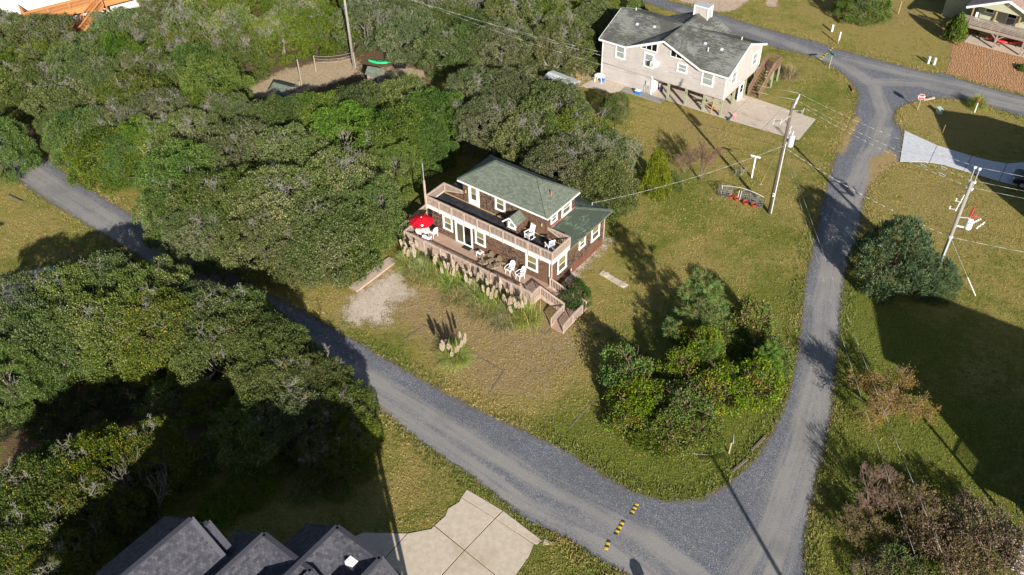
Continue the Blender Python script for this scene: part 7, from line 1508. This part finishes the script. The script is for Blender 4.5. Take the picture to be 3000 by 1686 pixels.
bump_seg((2439, 141), (2428, 151), 4, 'small yellow and black bump strip on the upper road, far lane', True); bump_seg((2425, 154), (2413, 165), 5, 'small yellow and black bump strip on the upper road, middle', False); bump_seg((2411, 167), (2403, 174), 3, 'small yellow and black bump strip on the upper road, near side', True)
# edging timbers, logs and slabs lying on the lawn
def timber(a, b, label, w_=.16, h=.10, mat='timber', px_=True, group='landscape timbers'):
    a, b = (gd(*a), gd(*b)); d = b-a; o = MB().fbox((0, 0, 0), (1, 0, 0), (0, 1, 0), (0, 0, 1), 0, d.length, -w_/2, w_/2, -.04, h).build('landscape_timber', MAT[mat], None, a, bevel=.015); o.rotation_euler = (0, 0, math.atan2(d.y, d.x)); return tag(o, label, 'timber', group)
for a, b, lab in (((1012, 858), (1070, 818), 'grey edging timber pointing at the shell patch'), ((1071, 820), (1100, 838), 'short grey timber left of the lone pampas clump'), ((1192, 891), (1262, 932), 'grey edging timber right of the lone pampas clump'), ((1266, 936), (1230, 992), 'grey edging timber turning towards the road on the front lawn'), ((1430, 1080), (1492, 1008), 'thin grey timber left of the vine thicket'), ((1462, 803), (1570, 850), 'long grey timber from the stairs to the vine thicket'), ((1318, 820), (1372, 840), 'grey timber in front of the stairs'), ((1374, 840), (1386, 827), 'stub of grey timber at the stair corner')):
    timber(a, b, lab, .11, .03)
for a, b, lab in (((1890, 1135), (1923, 1102), 'mossy parking timber at the road corner, upper one'), ((1841, 1188), (1880, 1157), 'mossy parking timber at the road corner, lower one')): timber(a, b, lab, .16, .13, 'timber')
timber((2322, 254), (2350, 248), 'pale log at the tip of the road island', .22, .18, 'post'); timber((2146, 232), (2140, 218), 'dark log at the inner bend of the upper road', .25, .2, 'brownwood')
for a, b, lab in (((2369, 89), (2391, 103), 'dark timber in front of the driftwood pile'), ((2393, 104), (2410, 94), 'pale log edging the porch bush bed')): timber(a, b, lab, .28, .25, 'brownwood' if 'dark' in lab else 'post')
t = empty('driftwood_pile', gd(2385, 90), .3, 'heap of grey driftwood and pots beside the porch bush', 'driftwood pile'); rr = random.Random(4)
for i in range(14): a = rr.uniform(0, 6.28); MB().tube((rr.uniform(-.8, .8), rr.uniform(-.4, .4), .1+.05*i*.5), (rr.uniform(-.8, .8)+.6*math.cos(a), rr.uniform(-.4, .4), .25+.06*i), .06, .03, 6).build('branch', MAT['twig'], t)
sl = px([(1757, 808), (1790, 797), (1842, 830), (1826, 845)]); t = empty('septic_cover', G(1798, 820), 0, 'cracked concrete septic cover slabs in the lawn right of the cottage', 'concrete slab')
o0 = G(1798, 820)
for q in (((1755, 804), (1766, 793), (1798, 812), (1786, 822)), ((1787, 823), (1799, 813), (1842, 836), (1826, 846))):
    pp = [tuple(G(*c)-o0)[:2] for c in q]; MB().prism(pp[::-1], 0, .06).build('slab', MAT['concrete2'], t, bevel=.015)
for q in ((1776, 806), (1826, 836)): c = G(*q)-o0; MB().lathe([(0, .10), (.26, .10), (.28, .062), (.28, .0)], 18, (c.x, c.y, 0)).build('lid', MAT['concrete'], t)
# fallen stick by the thicket
tag(MB().tube(G(2028, 1330, .04), G(2074, 1333, .06), .03, .02, 6).build('fallen_branch', MAT['twig'], None), 'pale fallen branch on the grass below the vine thicket', 'branch')
# ---------------------------------------------------------------- things in the back clearing
def line_post(x0, y0, x1, y1, lab, h=1.9):
    t = empty('line_post', G(x0, y0), 0, lab, 'post', 'posts in the clearing'); MB().box(-.05, .05, -.05, .05, 0, h).build('shaft', MAT['post'], t); return G(x0, y0)
lpa = line_post(926, 209, 917, 168, 'left clothesline post in the sandy clearing'); lpb = line_post(1042, 200, 1035, 170, 'right clothesline post at the foot of the wood pole'); line_post(886, 258, 872, 181, 'tall thin tan post in front of the clearing clotheslines', 3.4); line_post(880, 260, 878, 239, 'short grey post stub by the tall thin post', .9)
for k, z in enumerate((1.85, 1.5, 1.15)): wire(lpa+V3(0, 0, z), lpb+V3(0, 0, z+.1), .25, ('top', 'middle', 'lowest')[k]+' clothesline strung across the sandy clearing', .014, name='clothesline')
def shed(x, y, yaw, w_, d_, lab):
    t = empty('garden_shed', G(x, y), yaw, lab, 'shed'); MB().box(-w_/2, w_/2, -d_/2, d_/2, 0, 1.8).build('wall', MAT['porch_grey'], t); MB().slab([(-w_/2-.15, -d_/2-.2, 1.75), (w_/2+.15, -d_/2-.2, 1.75), (w_/2+.15, 0, 2.3), (-w_/2-.15, 0, 2.3)], .05).build('roof', MAT['roof_green'], t); MB().slab([(w_/2+.15, d_/2+.2, 1.75), (-w_/2-.15, d_/2+.2, 1.75), (-w_/2-.15, 0, 2.3), (w_/2+.15, 0, 2.3)], .05).build('roof', MAT['roof_green'], t); MB().box(-.4, .4, -d_/2-.03, -d_/2, 0, 1.7).build('door', MAT['timber'], t)
    for a in (-1, 1): MB().slab([(a*w_/2, -d_/2, 1.8), (a*w_/2, d_/2, 1.8), (a*w_/2, 0, 2.25)][::a], .05).build('gable', MAT['porch_grey'], t)
shed(838, 305, rad(-28), 2.0, 1.8, 'small green-roofed shed at the left end of the clearing'); shed(1106, 254, rad(-20), 1.5, 1.3, 'small green-roofed shed near the green kayak')
t = empty('green_kayak', G(1115, 186), rad(-6), 'bright green kayak lying at the edge of the wood', 'kayak'); kayak(t, MAT['green_plastic'], 2.7, .36)
t = empty('work_cabinet', G(1172, 198), rad(-5), 'pale-topped dark cabinet standing right of the green kayak', 'cabinet'); MB().box(-.65, .65, -.3, .3, 0, .8).build('body', MAT['dark'], t); MB().box(-.45, .72, -.36, .36, .802, .86).build('top', MAT['concrete2'], t)
# left edge: mailbox stand and slab in the shade
t = empty('beach_stand', G(217, 768), rad(20), 'small wooden stand with a red toy crab on the shaded lawn at the left', 'stand'); MB().box(-.06, .06, -.06, .06, 0, 1.1).build('post', MAT['post'], t); MB().bar((-.5, 0, 1.05), (.75, .1, 1.12), .12, .06).build('plank', MAT['timber'], t)
tag(MB().lathe([(0, 0), (.12, .02), (.2, .08), (.16, .15), (0, .18)], 12, tuple(G(217, 768)+V3(.30, .15, 1.15))).build('red_ornament', MAT['pot'], None, smooth=True), 'red ornament sitting on the wooden stand at the left', 'ornament')
slabs('side_driveway', [px([(-60, 880), (60, 800), (150, 780), (180, 800), (120, 850), (0, 930)])], MAT['concrete'])
t = empty('blue_tarp', G(152, 792), .4, 'crumpled blue tarp on the shaded slab at the left', 'tarp'); m = MB(); N = 8
for i in range(N+1):
    for j in range(N+1): m.v.append(((i/N-.5)*1.1, (j/N-.5)*.6, .07+.16*abs(math.sin(i*1.7)*math.cos(j*1.3))))
for i in range(N):
    for j in range(N): a = i*(N+1)+j; m.f.append((a, a+N+1, a+N+2, a+1))
m.build('sheet', MAT['blue_plastic'], t, smooth=True)
MB().bar((-1.0, 0, .1), (1.0, 0, .12), .14, .12).build('landscape_timber', MAT['timber'], None, G(45, 585)).rotation_euler = (0, 0, rad(-32)); tag([o for o in bpy.data.objects if o.name.startswith('landscape_timber')][-1], 'dark timber lying by the road at the far left', 'timber')
# car at the right edge of the curved driveway
def car(p, yaw, label, col):
    t = empty('parked_car', p, yaw, label, 'car'); body = plain('car_paint', col, .25, .6, .03)
    m = MB(); prof = [(-2.2, .35), (-2.25, .75), (-1.9, .95), (-1.2, 1.0), (-.6, 1.45), (.9, 1.5), (1.7, 1.05), (2.2, .95), (2.25, .4)]; n = len(prof)
    for s_ in (-1, 1): m.v += [(x, s_*(.88 if z < 1.02 else .66), z) for x, z in prof]
    m.f.append(tuple(range(n-1, -1, -1))[::-1]); m.f.append(tuple(range(n, 2*n))[::-1])
    for i in range(n): j = (i+1) % n; m.f.append((i, i+n, j+n, j))
    m.build('body', body, t, bevel=.06)
    for x in (-1.4, 1.4):
        for s_ in (-1, 1): w_ = MB().tube((x, s_*.72, .33), (x, s_*.92, .33), .33, .33, 18).build('wheel', MAT['rubber'], t); MB().tube((x, s_*.921, .33), (x, s_*.93, .33), .2, .2, 14).build('rim', MAT['galv'], w_)
    MB().slab([(-1.15, -.6, 1.06), (-.62, -.6, 1.46), (-.62, .6, 1.46), (-1.15, .6, 1.06)][::-1], .02).build('windscreen', MAT['dark'], t)
    for s_ in (-1, 1): MB().box(-.55, .85, s_*.70-.02, s_*.70+.02, 1.08, 1.42).build('side_window', MAT['dark'], t); MB().box(-2.27, -2.2, s_*.65-.15, s_*.65+.15, .68, .82).build('headlight', MAT['sign_white'], t)
car(G(3040, 548), rad(-25), 'dark car at the right edge on the shaded driveway', (.012, .014, .02))
